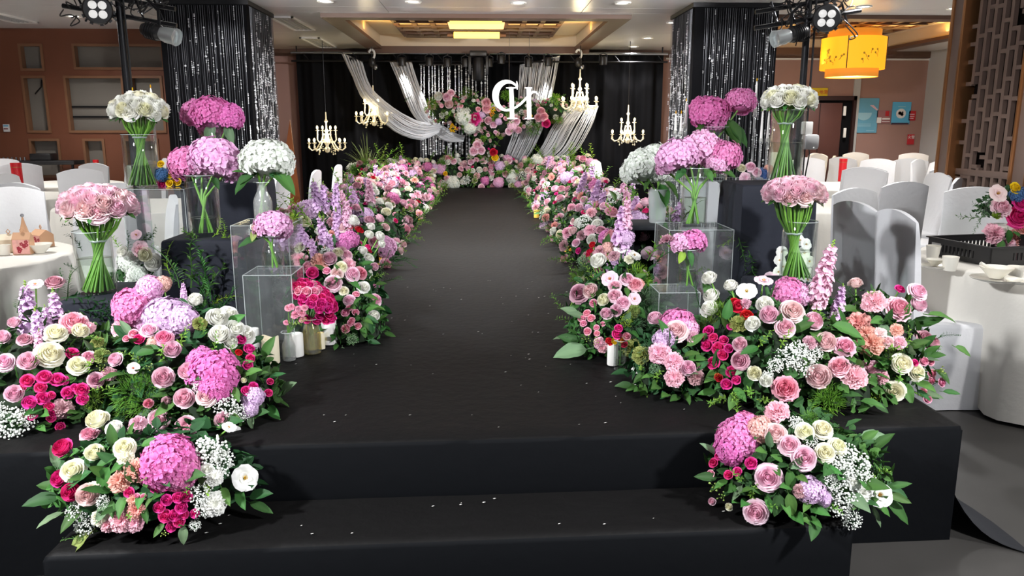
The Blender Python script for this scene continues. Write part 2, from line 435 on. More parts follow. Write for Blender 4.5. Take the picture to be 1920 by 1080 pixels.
def floret(mb, c, n, s, r, np_=4, full=True, tb=0.0):
    z = Vector(n).normalized(); x = z.orthogonal().normalized()
    x = Matrix.Rotation(r.uniform(0, 6.28), 3, z) @ x; y = z.cross(x)
    for k in range(np_):
        a = 2 * PI * k / np_ + r.uniform(-.12, .12); d = x * math.cos(a) + y * math.sin(a); t = z.cross(d)
        w = s * .46 * r.uniform(.85, 1.1); l = s * r.uniform(.9, 1.1); up = s * r.uniform(.02, .3)
        mid = c + d * l * .55
        if full:
            mb.add([c, mid + t * w + z * up * .9, c + d * l + z * up * .5 + t * w * .35, c + d * l + z * up * .5 - t * w * .35, mid - t * w + z * up * .9, mid + z * up * .35],
                   [(0, 5, 1), (1, 5, 2), (5, 3, 2), (5, 4, 3), (0, 4, 5)], 0, [tb, tb + .8, 1, 1, tb + .8, tb + .45])
        else:
            mb.add([c, mid + t * w + z * up, c + d * l + z * up * .5, mid - t * w + z * up], [(0, 3, 2, 1)], 0, [tb, tb + .8, 1, tb + .8])
def hydrangea(name, seed, n=150, s=.235, low=-.62, full=True):
    r = random.Random(seed); mb = MB()
    mb.ball((0, 0, .05), (.76, .76, .64), 12, 8, 0, 0.3)
    for i in range(n):
        z = 1 - (1 - low) * (i + .5) / n; a = i * 2.39996
        q = math.sqrt(max(0, 1 - z * z)); d = Vector((q * math.cos(a), q * math.sin(a), z)) + Vector((r.uniform(-.08, .08), r.uniform(-.08, .08), r.uniform(-.08, .08)))
        d.normalize(); rad = r.uniform(.82, .98) * (1 + .05 * math.sin(3 * a + seed))
        floret(mb, Vector((d.x * rad, d.y * rad, d.z * rad * .86)), d + Vector((r.uniform(-.3, .3), r.uniform(-.3, .3), r.uniform(-.2, .3))), s * r.uniform(.8, 1.15), r, 4, full)
    return mb.mesh(name, ['hyd_pink'], 50, flat=True)
def stock(name, seed, n=34):
    """unit height flower spike along +Z, radius about .16"""
    r = random.Random(seed); mb = MB()
    mb.tube([(0, 0, -.25), (0.01, 0, .3), (0, .01, .95)], [.022, .02, .008], 5, 1)
    for i in range(n):
        q = i / n; a = i * 2.39996; R = .16 * (1 - .72 * q ** 1.6)
        d = Vector((math.cos(a), math.sin(a), .35 + q))
        floret(mb, Vector((math.cos(a) * R * .6, math.sin(a) * R * .6, .05 + .86 * q)), d, (.165 - .08 * q) * r.uniform(.85, 1.2), r, 4, True)
        if i % 2 == 0:
            floret(mb, Vector((math.cos(a + 1) * R * .8, math.sin(a + 1) * R * .8, .07 + .82 * q)), d + Vector((r.uniform(-.5, .5), r.uniform(-.5, .5), 0)), (.10 - .05 * q), r, 4, False)
    for i in range(5): mb.octa((r.uniform(-.02, .02), r.uniform(-.02, .02), .9 + i * .025), .022, 1)
    return mb.mesh(name, ['stock_lilac', 'bud_green'], 50, flat=True)
def gyp(name, seed, n=170, rb=.07):
    r = random.Random(seed); mb = MB()
    for i in range(n):
        z = r.uniform(-.2, 1); a = r.uniform(0, 6.283); q = math.sqrt(max(0, 1 - z * z)); rad = r.uniform(.55, 1.0)
        p = Vector((q * math.cos(a), q * math.sin(a), z * .8)) * rad
        mb.ball(p, rb * r.uniform(.7, 1.25), 6, 4, 0, .8)
        if i % 3 == 0: mb.tube([(0, 0, -.5), p * .55 + Vector((0, 0, -.1)), p], .012, 3, 1, False)
    return mb.mesh(name, ['gyp_white', 'leaf_sage'], 80)
def leaf(name, w=.34, l=1.0, bend=.25, n=6, m='leaf_green'):
    """one leaf along +X from the origin, upper side +Z, slightly folded, with a short stalk"""
    mb = MB()
    def fn(u, v):
        a = (v - .5) * 2; x = u * l
        ww = w * .5 * math.sin(PI * min(1, u ** .8)) ** .8
        return Vector((x, a * ww, abs(a) * ww * .35 - bend * u * u + .03 * math.sin(u * 16) * abs(a) * w))
    mb.grid(fn, n + 1, 5, 0, lambda u, v: .9 - .8 * abs(v - .5) * .6 + (.4 if abs(v - .5) < .05 else 0))
    mb.tube([(-.18, 0, .03), (0, 0, 0), (.3, 0, -bend * .09)], .016, 4, 0, True, .9)
    return mb.mesh(name, [m], 60)
def sprig(name, seed, pairs=9, ll=.24, lw=.085, bend=.35, m='leaf_green', alt=True):
    """leafy stem along +Z, unit length"""
    r = random.Random(seed); mb = MB(); b = r.uniform(-1, 1)
    cv = lambda q: Vector((bend * q * q, .06 * math.sin(q * 4 + b), q - .18 * q * q))
    mb.tube([cv(i / 5) for i in range(6)], [.014, .012, .011, .009, .007, .004], 4, 0, True, .2)
    for i in range(pairs):
        q = .12 + .88 * i / (pairs - 1); c = cv(q); s = 1 - .45 * q
        for sd in (1, -1):
            a = i * (1.1 if alt else .25) + (PI if sd < 0 else 0) + r.uniform(-.25, .25)
            d = Vector((math.cos(a), math.sin(a), r.uniform(.35, .9))).normalized(); t = d.cross(Vector((0, 0, 1))).normalized(); nn = t.cross(d)
            L_ = ll * s * r.uniform(.85, 1.1); w = lw * s * .5
            mb.add([c, c + d * L_ * .5 + t * w + nn * w * .4, c + d * L_ - nn * L_ * .12, c + d * L_ * .5 - t * w + nn * w * .4, c + d * L_ * .5], [(0, 4, 1), (1, 4, 2), (4, 3, 2), (0, 3, 4)], 0, [.3, .8, 1, .8, .5])
    return mb.mesh(name, [m], 60, flat=True)
def fluff(name, seed, n=260, m='leaf_lime', l=.3):
    """feathery plume: many short fine blades in a dome"""
    r = random.Random(seed); mb = MB()
    for i in range(n):
        z = r.uniform(-.15, 1); a = r.uniform(0, 6.283); q = math.sqrt(max(0, 1 - z * z)); d = Vector((q * math.cos(a), q * math.sin(a), z))
        p = d * r.uniform(.25, .75); e = (d + Vector((r.uniform(-.6, .6), r.uniform(-.6, .6), r.uniform(-.3, .6)))).normalized(); t = e.orthogonal().normalized() * .016
        L_ = l * r.uniform(.7, 1.2)
        mb.add([p - t, p + t, p + e * L_ * .6 + t * .9 + d * .03, p + e * L_, p + e * L_ * .6 - t * .9 + d * .03], [(0, 1, 2, 4), (4, 2, 3)], 0, [.1, .1, .6, 1, .6])
    for i in range(7):
        a = i * .9; mb.tube([(0, 0, -.5), (.3 * math.cos(a), .3 * math.sin(a), .2), (.55 * math.cos(a), .55 * math.sin(a), .5)], .012, 3, 0, False, .2)
    return mb.mesh(name, [m], 60, flat=True)
def foliage(name, seed, n=380, s=.2, m='leaf_deep'):
    """loose leaves over a unit dome"""
    r = random.Random(seed); mb = MB()
    for i in range(n):
        z = r.uniform(.02, 1); a = r.uniform(0, 6.283); q = math.sqrt(max(0, 1 - z * z)); d = Vector((q * math.cos(a), q * math.sin(a), z))
        c = d * r.uniform(.8, .97); e = (d * r.uniform(.1, .8) + Vector((r.uniform(-1, 1), r.uniform(-1, 1), r.uniform(-.9, .5)))).normalized()
        t = e.cross(d); t = (t if t.length > .05 else e.orthogonal()).normalized(); nn = t.cross(e); L_ = s * r.uniform(.6, 1.25); w = L_ * r.uniform(.2, .34)
        mb.add([c, c + e * L_ * .35 + t * w + nn * w * .3, c + e * L_ * .75 + t * w * .7, c + e * L_ - nn * w * .4, c + e * L_ * .75 - t * w * .7, c + e * L_ * .35 - t * w + nn * w * .3],
               [(0, 5, 4, 3), (0, 3, 2, 1)], 0, [.2, .7, .8, 1, .8, .7])
    return mb.mesh(name, [m], 60, flat=True)
def lily(name, seed, n=5, ruff=.05):
    r = random.Random(seed); mb = MB()
    for k in range(n):
        petal_patch(mb, 2 * PI * k / n + r.uniform(-.1, .1), 1.25 * PI / n, .06, 1.0, .1, .55, .06, .35, .1, 1, 6, 6, ruff, seed + k)
    for k in range(3):
        petal_patch(mb, 2 * PI * k / 3 + .5, 1.1, .05, .45, .15, .6, .06, .2, .1, .8, 5, 5, ruff, seed + 20 + k)
    for k in range(6):
        a = k * 1.05; mb.tube([(0, 0, .2), (.12 * math.cos(a), .12 * math.sin(a), .6)], .02, 4, 1)
        mb.octa((.12 * math.cos(a), .12 * math.sin(a), .62), .04, 1)
    return mb.mesh(name, ['rose_white', 'yellow_bloom'], 60)
def budstem(name, seed, n=7):
    r = random.Random(seed); mb = MB()
    for i in range(n):
        a = i * 2.4; p = Vector((.55 * math.cos(a) * (i + 2) / n, .55 * math.sin(a) * (i + 2) / n, .55 + .3 * r.random()))
        mb.tube([(0, 0, -.3), p * .5, p], .02, 4, 0, True, .1); mb.ball(p, (.1, .1, .2), 6, 5, 0, .9)
    return mb.mesh(name, ['bud_green'], 60)
def grass(name, seed, n=60):
    r = random.Random(seed); mb = MB()
    for i in range(n):
        a = r.uniform(0, 6.283); h = r.uniform(.6, 1.1); o = r.uniform(.1, .75); d = Vector((math.cos(a), math.sin(a), 0)); t = Vector((-d.y, d.x, 0)) * .011
        pts = [d * (.06 + o * q * q) + Vector((0, 0, h * (q * 1.25 - .6 * q * q * o * 1.2))) for q in (0, .3, .6, .85, 1)]
        vs = []; 
        for j, p in enumerate(pts): w = (1, 1, .85, .6, .1)[j]; vs += [p - t * w, p + t * w]
        mb.add(vs, [(2 * j, 2 * j + 1, 2 * j + 3, 2 * j + 2) for j in range(4)], 0, [.2, .2, .4, .4, .6, .6, .8, .8, 1, 1])
    return mb.mesh(name, ['grass_blade'], 60)
def berries(name, seed, n=24, m='yellow_bloom'):
    r = random.Random(seed); mb = MB()
    for i in range(n):
        z = r.uniform(-.1, 1); a = r.uniform(0, 6.283); q = math.sqrt(max(0, 1 - z * z)); p = Vector((q * math.cos(a), q * math.sin(a), z)) * r.uniform(.5, .95)
        mb.ball(p, .2 * r.uniform(.7, 1.1), 6, 4, 0, r.random())
        if i % 2: mb.tube([(0, 0, -.4), p], .02, 3, 1, False)
    return mb.mesh(name, [m, 'stem_green'], 60)
RG = [(3, .25, 1.0, .0, .2), (3, .42, .96, .08, .4), (4, .60, .86, .22, .6), (5, .80, .70, .45, .8), (5, .96, .52, .75, .95), (5, 1.04, .34, 1.0, 1.0)]
ROSE = [rose_mesh('rose', s, k, RG) for s, k in ((1, .8), (2, 1.0), (3, 1.1))]
BUD = [rose_mesh('rose_bud', s, .7, [(3, .24, 1.25, .0, .3), (3, .42, 1.22, .05, .5), (3, .60, 1.12, .15, .75), (4, .80, .95, .35, .9), (4, .95, .66, .7, 1)]) for s in (5, 6)]
SMALL = [rose_small('spray_rose', s) for s in (7, 8, 9)]
CARN = [carnation('carnation', s) for s in (11, 12, 13)]
PEON = [rose_mesh('peony', s, 1, [(4, .24, .92, .05, .2), (5, .40, .90, .15, .4), (6, .56, .82, .3, .6), (6, .74, .68, .45, .8), (7, .9, .5, .65, .95), (7, 1.0, .32, .9, 1)], .06) for s in (15, 16)]
HYD = [hydrangea('hydrangea', s) for s in (21, 22, 23)]
HYDB = [hydrangea('hydrangea_full', s, 230, .19, -.62) for s in (24, 25)]
HYDS = [hydrangea('hydrangea_small', s, 76, .27, -.5, False) for s in (26, 27)]
STOCK = [stock('stock', s) for s in (31, 32, 33)]
GYP = [gyp('gypsophila', s) for s in (41, 42)]
LEAF = [leaf('leaf', .42, 1, .15), leaf('leaf', .5, 1, .3), leaf('leaf', .36, 1, .05)]
BIGLEAF = [leaf('leaf', .5, 1, .35, 8), leaf('leaf', .55, 1, .2, 8)]
SPRIG = [sprig('sprig', s) for s in (51, 52, 53)]
FERN = [sprig('fern', s, 16, .2, .04, .5, 'leaf_green', False) for s in (54, 55)]
FLUFF = [fluff('plume', s) for s in (61, 62)]
FOL = [foliage('foliage', s) for s in (71, 72, 73)]
LILY = [lily('lisianthus', s) for s in (81, 82)]
BUDS = [budstem('flower_buds', 91)]
GRASS = [grass('grass_tuft', 92), grass('grass_tuft', 93, 40)]
BERRY = [berries('berry_cluster', 94)]
_mb = MB(); _mb.lathe([(0, 0), (1, 0), (.98, .2), (.87, .5), (.7, .71), (.42, .91), (0, 1)], 16); FOAM = _mb.mesh('foam_base', ['foam'])
_mb = MB(); _mb.ball((0, 0, 0), 1, 14, 9); FOAM2 = _mb.mesh('foam_base', ['foam'])
_mb = MB(); _mb.tube([(0, 0, 0), (.02, .01, .5), (0, 0, 1)], .006, 5, 0, True); STEM = _mb.mesh('stem', ['stem_green'])

# kind code -> (part name, meshes, material, depth of bloom in radii)
KIND = {
 'R': ('rose', ROSE + BUD, 'rose_pale'), 'r': ('rose', BUD, 'rose_pale'), 'B': ('rose', ROSE[:2] + BUD, 'rose_blush'), 'D': ('rose', ROSE, 'rose_pink'), 'M': ('rose', ROSE, 'rose_mauve'),
 'W': ('white_rose', ROSE[:2] + BUD, 'rose_white'), 'w': ('white_rose', BUD, 'rose_white'), 'C': ('cream_rose', ROSE[:2] + BUD, 'rose_cream'), 'c': ('cream_rose', BUD, 'rose_cream'),
 'K': ('spray_rose', SMALL, 'rose_hot'), 'k': ('spray_rose', SMALL, 'rose_pink'), 'Q': ('spray_rose', SMALL, 'rose_red'), 'X': ('rose', BUD, 'rose_hot'),
 'N': ('carnation', CARN, 'car_pink'), 'A': ('carnation', CARN, 'car_peach'), 'd': ('carnation', CARN, 'car_dusty'), 'n': ('carnation', CARN, 'rose_white'), 'y': ('carnation', CARN, 'rose_cream'),
 'P': ('peony', PEON, 'car_pink'), 'p': ('peony', PEON, 'rose_pale'),
 'H': ('hydrangea', HYD, 'hyd_pink'), 'h': ('hydrangea', HYD, 'hyd_light'), 'V': ('hydrangea', HYD, 'hyd_lilac'), 'J': ('hydrangea', HYDB, 'hyd_magenta'), 'j': ('hydrangea', HYDB, 'hyd_pink'),
 'I': ('hydrangea', HYD, 'hyd_white'), 'i': ('hydrangea', HYD, 'hyd_peach'), 'u': ('hydrangea', HYDS, 'hyd_lilac'), 'v': ('hydrangea', HYDS, 'hyd_pink'),
 'S': ('stock_spike', STOCK, 'stock_lilac'), 's': ('stock_spike', STOCK, 'stock_pink'), 'T': ('stock_spike', STOCK, 'hyd_white'),
 'G': ('gypsophila_spray', GYP, 'gyp_white'), 'E': ('lisianthus', LILY, 'rose_white'), 'e': ('lisianthus', LILY, 'rose_pale'),
 'L': ('leaf', LEAF, None), 'F': ('leafy_sprig', SPRIG, 'fern_green'), 'f': ('fern_frond', FERN, None), 'U': ('lime_plume', FLUFF, 'leaf_lime'), 'z': ('fern_plume', FLUFF, 'fern_green'), 'Z': ('sage_plume', FLUFF, 'leaf_sage'),
 'O': ('flower_buds', BUDS, 'bud_green'), 'Y': ('berry_cluster', BERRY, 'yellow_bloom'), 'g': ('grass_tuft', GRASS, 'grass_blade'),
 'o': ('spray_rose', SMALL, 'orange_bloom'), 'b': ('hydrangea', HYDS, 'blue_bloom'), '1': ('spray_rose', SMALL, 'yellow_bloom'),
}
def setmat(o, m):
    if m and o.data.materials[0] is not MATS[m]:
        o.material_slots[0].link = 'OBJECT'; o.material_slots[0].material = MATS[m]
def bloom(root, code, p, nrm, r, m=None, spin=None, sz=None):
    nm, ms, mm = KIND[code]
    back = r * .5 if nm not in ('leaf', 'leafy_sprig', 'fern_frond', 'stock_spike') else 0
    o = link(nm, rnd.choice(ms), root, frame(Vector(p) - Vector(nrm).normalized() * back, nrm, r, spin, sz))
    setmat(o, m or mm)
    return o
def leaf_at(root, p, out, L, m=None, meshes=None):
    """leaf whose tip points along out, upper face turned to the sky and the viewer"""
    x = Vector(out).normalized(); up = (Vector((0, -.45, .8)) + Vector((rnd.uniform(-.4, .4), rnd.uniform(-.4, .2), rnd.uniform(-.3, .3))))
    z = (up - x * up.dot(x)).normalized(); y = z.cross(x)
    M = Matrix.Translation(Vector(p)) @ Matrix((x, y, z)).transposed().to_4x4() @ Matrix.Scale(L, 4)
    o = link('leaf', rnd.choice(meshes or LEAF), root, M)
    setmat(o, m); return o
class Mound:
    """ellipsoid bodies a floor arrangement grows from; finds where the sight line to a pixel meets them"""
    def __init__(s, els): s.e = [(Vector(c), Vector(r)) for c, r in els]
    def hit(s, px, py):
        d = ray(px, py); best = None; near = None
        for c, r in s.e:
            o = EYE - c; O = Vector((o.x / r.x, o.y / r.y, o.z / r.z)); D = Vector((d.x / r.x, d.y / r.y, d.z / r.z))
            A = D.dot(D); B = O.dot(D); q = B * B - A * (O.dot(O) - 1)
            if q >= 0:
                t = (-B - math.sqrt(q)) / A
                if t > 0 and (best is None or t < best[0]): best = (t, c, r)
            t = -B / A; k = (O + D * t).length
            if near is None or k < near[0]: near = (k, t, c, r)
        out = best is None
        t, c, r = best if best else near[1:]
        p = EYE + d * t
        n = Vector(((p.x - c.x) / r.x ** 2, (p.y - c.y) / r.y ** 2, (p.z - c.z) / r.z ** 2)).normalized()
        return p, n, out, c
def arrangement(name, label, base, els, spec, leaves=40, stage_z=None, fol=None, extra_leaf=None, foam_k=.78, group=None, leafsize=(.06, .1)):
    """a floor arrangement: foam body, loose foliage, then every bloom the photograph shows"""
    root = thing(name, label, 'flower arrangement', base, group)
    mo = Mound(els)
    for i, (c, r) in enumerate(mo.e):
        o = link('foam_base', FOAM, root, Matrix.Translation(c) @ Matrix.Diagonal(tuple(x * foam_k * .93 for x in r) + (1,)))
        o = link('foliage', rnd.choice(FOL), root, Matrix.Translation(c) @ Matrix.Rotation(rnd.uniform(0, 6), 4, 'Z') @ Matrix.Diagonal((max(r.x, r.y) * .97, max(r.x, r.y) * .97, r.z * .97, 1)) if abs(r.x - r.y) < .02 else Matrix.Translation(c) @ Matrix.Diagonal((r.x * .97, r.y * .97, r.z * .97, 1)))
        o['kind'] = 'stuff'
        setmat(o, 'leaf_green' if i else 'leaf_deep')
    for it in spec:
        code, px, py, rp = it[:4]; m = it[4] if len(it) > 4 else None
        p, n, out, c = mo.hit(px, py)
        r = rp * m_px(p)
        view = (EYE - p).normalized()
        nrm = (n * .62 + view * .62 + Vector((rnd.uniform(-.22, .22), rnd.uniform(-.1, .1), rnd.uniform(.05, .4)))).normalized()
        if KIND[code][0] in ('stock_spike',):
            q = Vector((n.x * .3 + rnd.uniform(-.1, .1), n.y * .15, 1)).normalized()
            bloom(root, code, p - q * r, q, r * 2, m)
        elif KIND[code][0] in ('leafy_sprig', 'fern_frond'):
            q = (n * .8 + Vector((rnd.uniform(-.3, .3), -.2, .55))).normalized()
            bloom(root, code, p - q * r * .8, q, r * 1.9, m)
        elif KIND[code][0] in ('fern_plume', 'lime_plume', 'sage_plume'):
            bloom(root, code, p, (n + Vector((0, 0, .6))).normalized(), r * 1.15, m)
        elif code == 'L':
            q = n + Vector((rnd.uniform(-1, 1), rnd.uniform(-.5, .3), rnd.uniform(-1, .6)))
            leaf_at(root, p - q.normalized() * r * .8, q, r * 2.2, m)
        else:
            fwd = p + view * r * .25
            o = bloom(root, code, fwd, nrm, r, m)
            if out and code not in 'G':
                a = p - nrm * r * .3; e = c + (a - c) * .45; v = a - e
                link('stem', STEM, root, frame(e, v, 1, 0, v.length) if False else Matrix.Translation(e) @ v.to_track_quat('Z', 'Y').to_matrix().to_4x4() @ Matrix.Diagonal((.55, .55, v.length, 1)))
    for k in range(leaves):
        c, r = rnd.choice(mo.e)
        z = rnd.uniform(-.15, .85); a = rnd.uniform(0, 2 * PI) if k % 4 == 0 else rnd.uniform(-PI * .95, -PI * .05)
        q = math.sqrt(1 - z * z); d = Vector((q * math.cos(a), q * math.sin(a), z))
        p = c + Vector((d.x * r.x, d.y * r.y, d.z * r.z)) * .93
        leaf_at(root, p, d + Vector((rnd.uniform(-.9, .9), rnd.uniform(-.5, .5), rnd.uniform(-.8, .5))), rnd.uniform(*leafsize), rnd.choice(['leaf_green', 'leaf_green', 'leaf_deep', 'leaf_sage']))
    if extra_leaf:
        for px, py, dx, dy, L, m in extra_leaf:
            p, n, out, c = mo.hit(px, py)
            leaf_at(root, p, RT * dx + UP * dy - FW * .25, L * m_px(p), m, BIGLEAF)
    return root
# ================================================================== SETTING
CZ = 2.9; BY = 15.0
mat('floor_stone', (54, 52, 50), .45, spec=.5, noise=.18, nscale=5)
mat('wall_brown_left', (116, 68, 46), .55, noise=.12, nscale=2)
mat('wall_brown_right', (166, 130, 120), .6, noise=.1, nscale=1.5)
b = MB(); b.box(-9.2, 9.2, -3, BY + .3, -.1, 0); floor = struct('floor', b, ['floor_stone'])
b = MB(); b.box(1.75, 3.4, .8, 2.02, 0, .004); struct('trim_1', b, ['dark_metal'])
# ceiling: a slab with separate panels under it, two coffers let into it
holes = [(-2.03, 1.91, 10.3, 14.57), (3.7, 7.5, 10.2, 14.57)]
b = MB(); b.box(-9.2, 9.2, -3, BY + .3, CZ + .55, CZ + .65); ceiling = struct('ceiling', b, ['ceiling_paint'])
def cpanel(x0, x1, y0, y1):
    g = .004
    q = MB(); q.box(x0 + g, x1 - g, y0 + g, y1 - g, CZ, CZ + .05)
    link('ceiling_panel', q.mesh('ceiling_panel', ['ceiling_paint'], flat=True), ceiling)
for x0, x1 in ((-9.2, -6.8), (-6.8, -4.4), (-4.4, -1.16), (-1.16, 1.24), (1.24, 3.7), (3.7, 6.1), (6.1, 9.2)):
    for y0, y1 in ((-3, 1), (1, 5), (5, 8), (8, 9.75), (9.75, 10.2)): cpanel(x0, x1, y0, y1)
for x0, x1, y0, y1 in ((-2.03, 1.91, 10.2, 10.3), (-9.2, -6.2, 10.2, BY + .3), (-6.2, -4.2, 10.2, BY + .3), (-4.2, -2.03, 10.2, 12.4), (-4.2, -2.03, 12.4, BY + .3), (1.91, 3.7, 10.2, 12.4), (1.91, 3.7, 12.4, BY + .3),
                       (-2.03, 1.91, 14.57, BY + .3), (3.7, 7.5, 14.57, BY + .3), (7.5, 9.2, 10.2, BY + .3)): cpanel(x0, x1, y0, y1)
for hi_, (x0, x1, y0, y1) in enumerate(holes):
    w = .26; t = -.05
    rb = MB(); rb.box(x0, x1, y0, y0 + w, CZ + t, CZ + .03).box(x0, x1, y1 - w, y1, CZ + t - .07, CZ + .0).box(x0, x0 + w, y0 + w, y1 - w, CZ + t, CZ + .0).box(x1 - w, x1, y0 + w, y1 - w, CZ + t, CZ + .0)
    ring = struct('trim_%d' % (2 + hi_ * 2), rb, ['coffer_wood'], flat=True)
    wb = MB(); h = .2
    wb.box(x0, x0 + w - .03, y0, y1, CZ + .002, CZ + h).box(x1 - w + .03, x1, y0, y1, CZ + .002, CZ + h).box(x0, x1, y0, y0 + .04, CZ + .1, CZ + h).box(x0, x1, y1 - w + .03, y1, CZ + .002, CZ + h).box(x0, x1, y0, y1, CZ + h, CZ + h + .04)
    link('coffer_box', wb.mesh('coffer_box', ['cream_panel'], flat=True), ring)
    # carved panel in the coffer: frame, bars and square openings
    px0, px1, py0, py1 = x0 + .72, x1 - .72, y0 + .45, y1 - .5; z = CZ + h - .05
    cb = MB(); cb.box(px0, px1, py0, py1, z + .02, z + .045)
    link('carved_board', cb.mesh('carved_board', ['carved_wood'], flat=True), ring)
    nb = 9
    for k in range(nb + 1):
        q = MB(); xx = px0 + (px1 - px0) * k / nb; q.box(xx - .035, xx + .035, py0, py1, z - .02, z + .02)
        link('carved_bar', q.mesh('carved_bar', ['coffer_wood' if k in (0, 3, 6, 9) else 'carved_wood'], flat=True), ring)
    for k in range(8):
        q = MB(); yy = py0 + (py1 - py0) * k / 7; q.box(px0, px1, yy - .035, yy + .035, z - .03, z + .02)
        link('carved_bar', q.mesh('carved_bar', ['carved_wood' if k % 3 else 'coffer_wood'], flat=True), ring)
    for k in range(9):
        for j in (0, 2, 3, 4, 6):
            if (k in (3, 4, 5)) == (j == 3): continue
            q = MB(); xx = px0 + (px1 - px0) * (k + .5) / 9; yy = py0 + (py1 - py0) * (j + .5) / 7; q.box(xx - .09, xx + .09, yy - .12, yy + .12, z - .005, z + .018)
            link('carved_square', q.mesh('carved_square', ['cream_panel'], flat=True), ring)
    for sx in (x0 + .16, x1 - .16):   # cove lamps behind the rim
        light('cove_lamp', 'AREA', (sx + (.2 if sx < (x0 + x1) / 2 else -.2), (y0 + y1) / 2, CZ + .02), 8, (1, .58, .16), (sx + (.3 if sx < (x0 + x1) / 2 else -.3), (y0 + y1) / 2, CZ + .3), .06, sy=3.4)
# walls
b = MB(); b.box(-9.2, 9.2, BY, BY + .2, 0, CZ + .1); wall_back = struct('wall_back', b, ['wall_brown_right'])
b = MB(); b.box(8.5, 8.7, -3, BY, 0, CZ + .1); wall_right = struct('wall_right', b, ['grey_wall_paint'])
b = MB(); b.box(-9.2, -9.0, -3, 12, 0, CZ + .1); wall_left = struct('wall_left', b, ['wall_brown_left'])
b = MB(); b.box(-4.3, -4.2, 12.13, BY, 0, CZ + .1); struct('wall_left_return', b, ['wall_brown_left'])
WY = 12.0
nich = []
for l, t, r_, bt in ((37, 85, 82, 130), (138, 85, 307, 128), (43, 145, 94, 246), (122, 145, 238, 246), (246, 145, 310, 246), (57, 263, 117, 330), (158, 263, 200, 330), (235, 263, 300, 330)):
    a = P(l, t, WY); c = P(r_, bt, WY); nich.append((a.x, c.x, c.z, a.z))
nich += [(-8.7, -7.75, 1.35, 2.2), (-8.7, -7.75, 2.35, 2.62)]
xs = sorted({-9.0, -4.2} | {q for n in nich for q in n[:2]}); zs = sorted({0, CZ + .1} | {q for n in nich for q in n[2:]})
b = MB()
for i in range(len(xs) - 1):
    for j in range(len(zs) - 1):
        cx, cz = (xs[i] + xs[i + 1]) / 2, (zs[j] + zs[j + 1]) / 2
        if not any(n[0] < cx < n[1] and n[2] < cz < n[3] for n in nich): b.box(xs[i], xs[i + 1], WY, WY + .1, zs[j], zs[j + 1])
wlb = struct('wall_left_back', b, ['wall_brown_left'], flat=True)
b = MB(); b.box(-9, -4.2, WY + .1, WY + .13, 0, CZ + .1); link('back_board', b.mesh('back_board', ['grey_panel'], flat=True), wlb)
mat('niche_trim', (128, 90, 64), .45)
for i, (x0, x1, z0, z1) in enumerate(nich):
    q = MB(); w = .024; y0, y1 = WY - .02, WY + .08
    e = .012; q.box(x0 - w, x0 + e, y0, y1, z0 - w, z1 + w).box(x1 - e, x1 + w, y0, y1, z0 - w, z1 + w).box(x0 + e, x1 - e, y0, y1, z1 - e, z1 + w).box(x0 + e, x1 - e, y0, y1, z0 - w, z0 + e)
    link('niche_frame', q.mesh('niche_frame', ['niche_trim'], flat=True), wlb)
    if i == 3:
        for f in (.27, .46):
            q = MB(); zz = z0 + (z1 - z0) * f; q.box(x0, x1, WY + .07, WY + .1, zz - .012, zz + .012); link('niche_rail', q.mesh('niche_rail', ['dark_metal'], flat=True), wlb)
# cable end in the tall niche
a = P(78, 150, WY + .06); q = MB(); q.tube([a, a + Vector((0, -.03, -.1)), a + Vector((-.06, -.05, -.17)), a + Vector((-.1, -.03, -.2))], .01, 5); link('loose_cable', q.mesh('loose_cable', ['black_plastic']), wlb)
# right half of the back wall: post, skirting band, door
a = P(1603, 200, BY); b = MB(); b.box(a.x - .06, a.x + .06, BY - .04, BY, 0, CZ); struct('trim_6', b, ['grey_wall_paint'])
b = MB(); b.box(3.45, 8.5, BY - .03, BY, CZ - .16, CZ - .13); struct('trim_7', b, ['white_paint'])
b = MB(); b.box(-9, 8.5, BY - .05, BY, CZ - .12, CZ + .02); struct('trim_8', b, ['coffer_wood'])
dl = P(1496, 188, BY - .05); dr = P(1600, 188, BY - .05); dm = P(1580, 188, BY - .05); dz = dl.z
b = MB(); b.box(dl.x - .08, dl.x, BY - .08, BY, 0, dz + .08).box(dr.x, dr.x + .06, BY - .08, BY, 0, dz + .08).box(dl.x - .08, dr.x + .06, BY - .08, BY, dz, dz + .08)
door = struct('door_1', b, ['dark_wood'], flat=True)
q = MB(); q.box(dl.x, dr.x, BY - .02, BY - .005, 0, dz); link('dark_opening_sheet', q.mesh('dark_opening_sheet', ['velvet'], flat=True), door)  # flat black sheet stands in for the shade inside the doorway
q = MB(); q.box(dl.x, dm.x, BY - .075, BY - .03, 0, dz - .05)
lf = link('door_leaf', q.mesh('door_leaf', ['door_wood'], bevel=.01), door)
q = MB(); q.box((dl.x + dm.x) / 2 - .01, (dl.x + dm.x) / 2 + .01, BY - .08, BY - .07, 0, dz - .06); link('door_groove', q.mesh('door_groove', ['dark_wood'], flat=True), lf)
for yy in (208, 249):
    a = P(1584, yy, BY - .09); q = MB(); q.box(a.x - .025, a.x + .025, BY - .1, BY - .07, a.z - .09, a.z + .09); link('hinge_plate', q.mesh('hinge_plate', ['white_paint'], bevel=.006), lf)
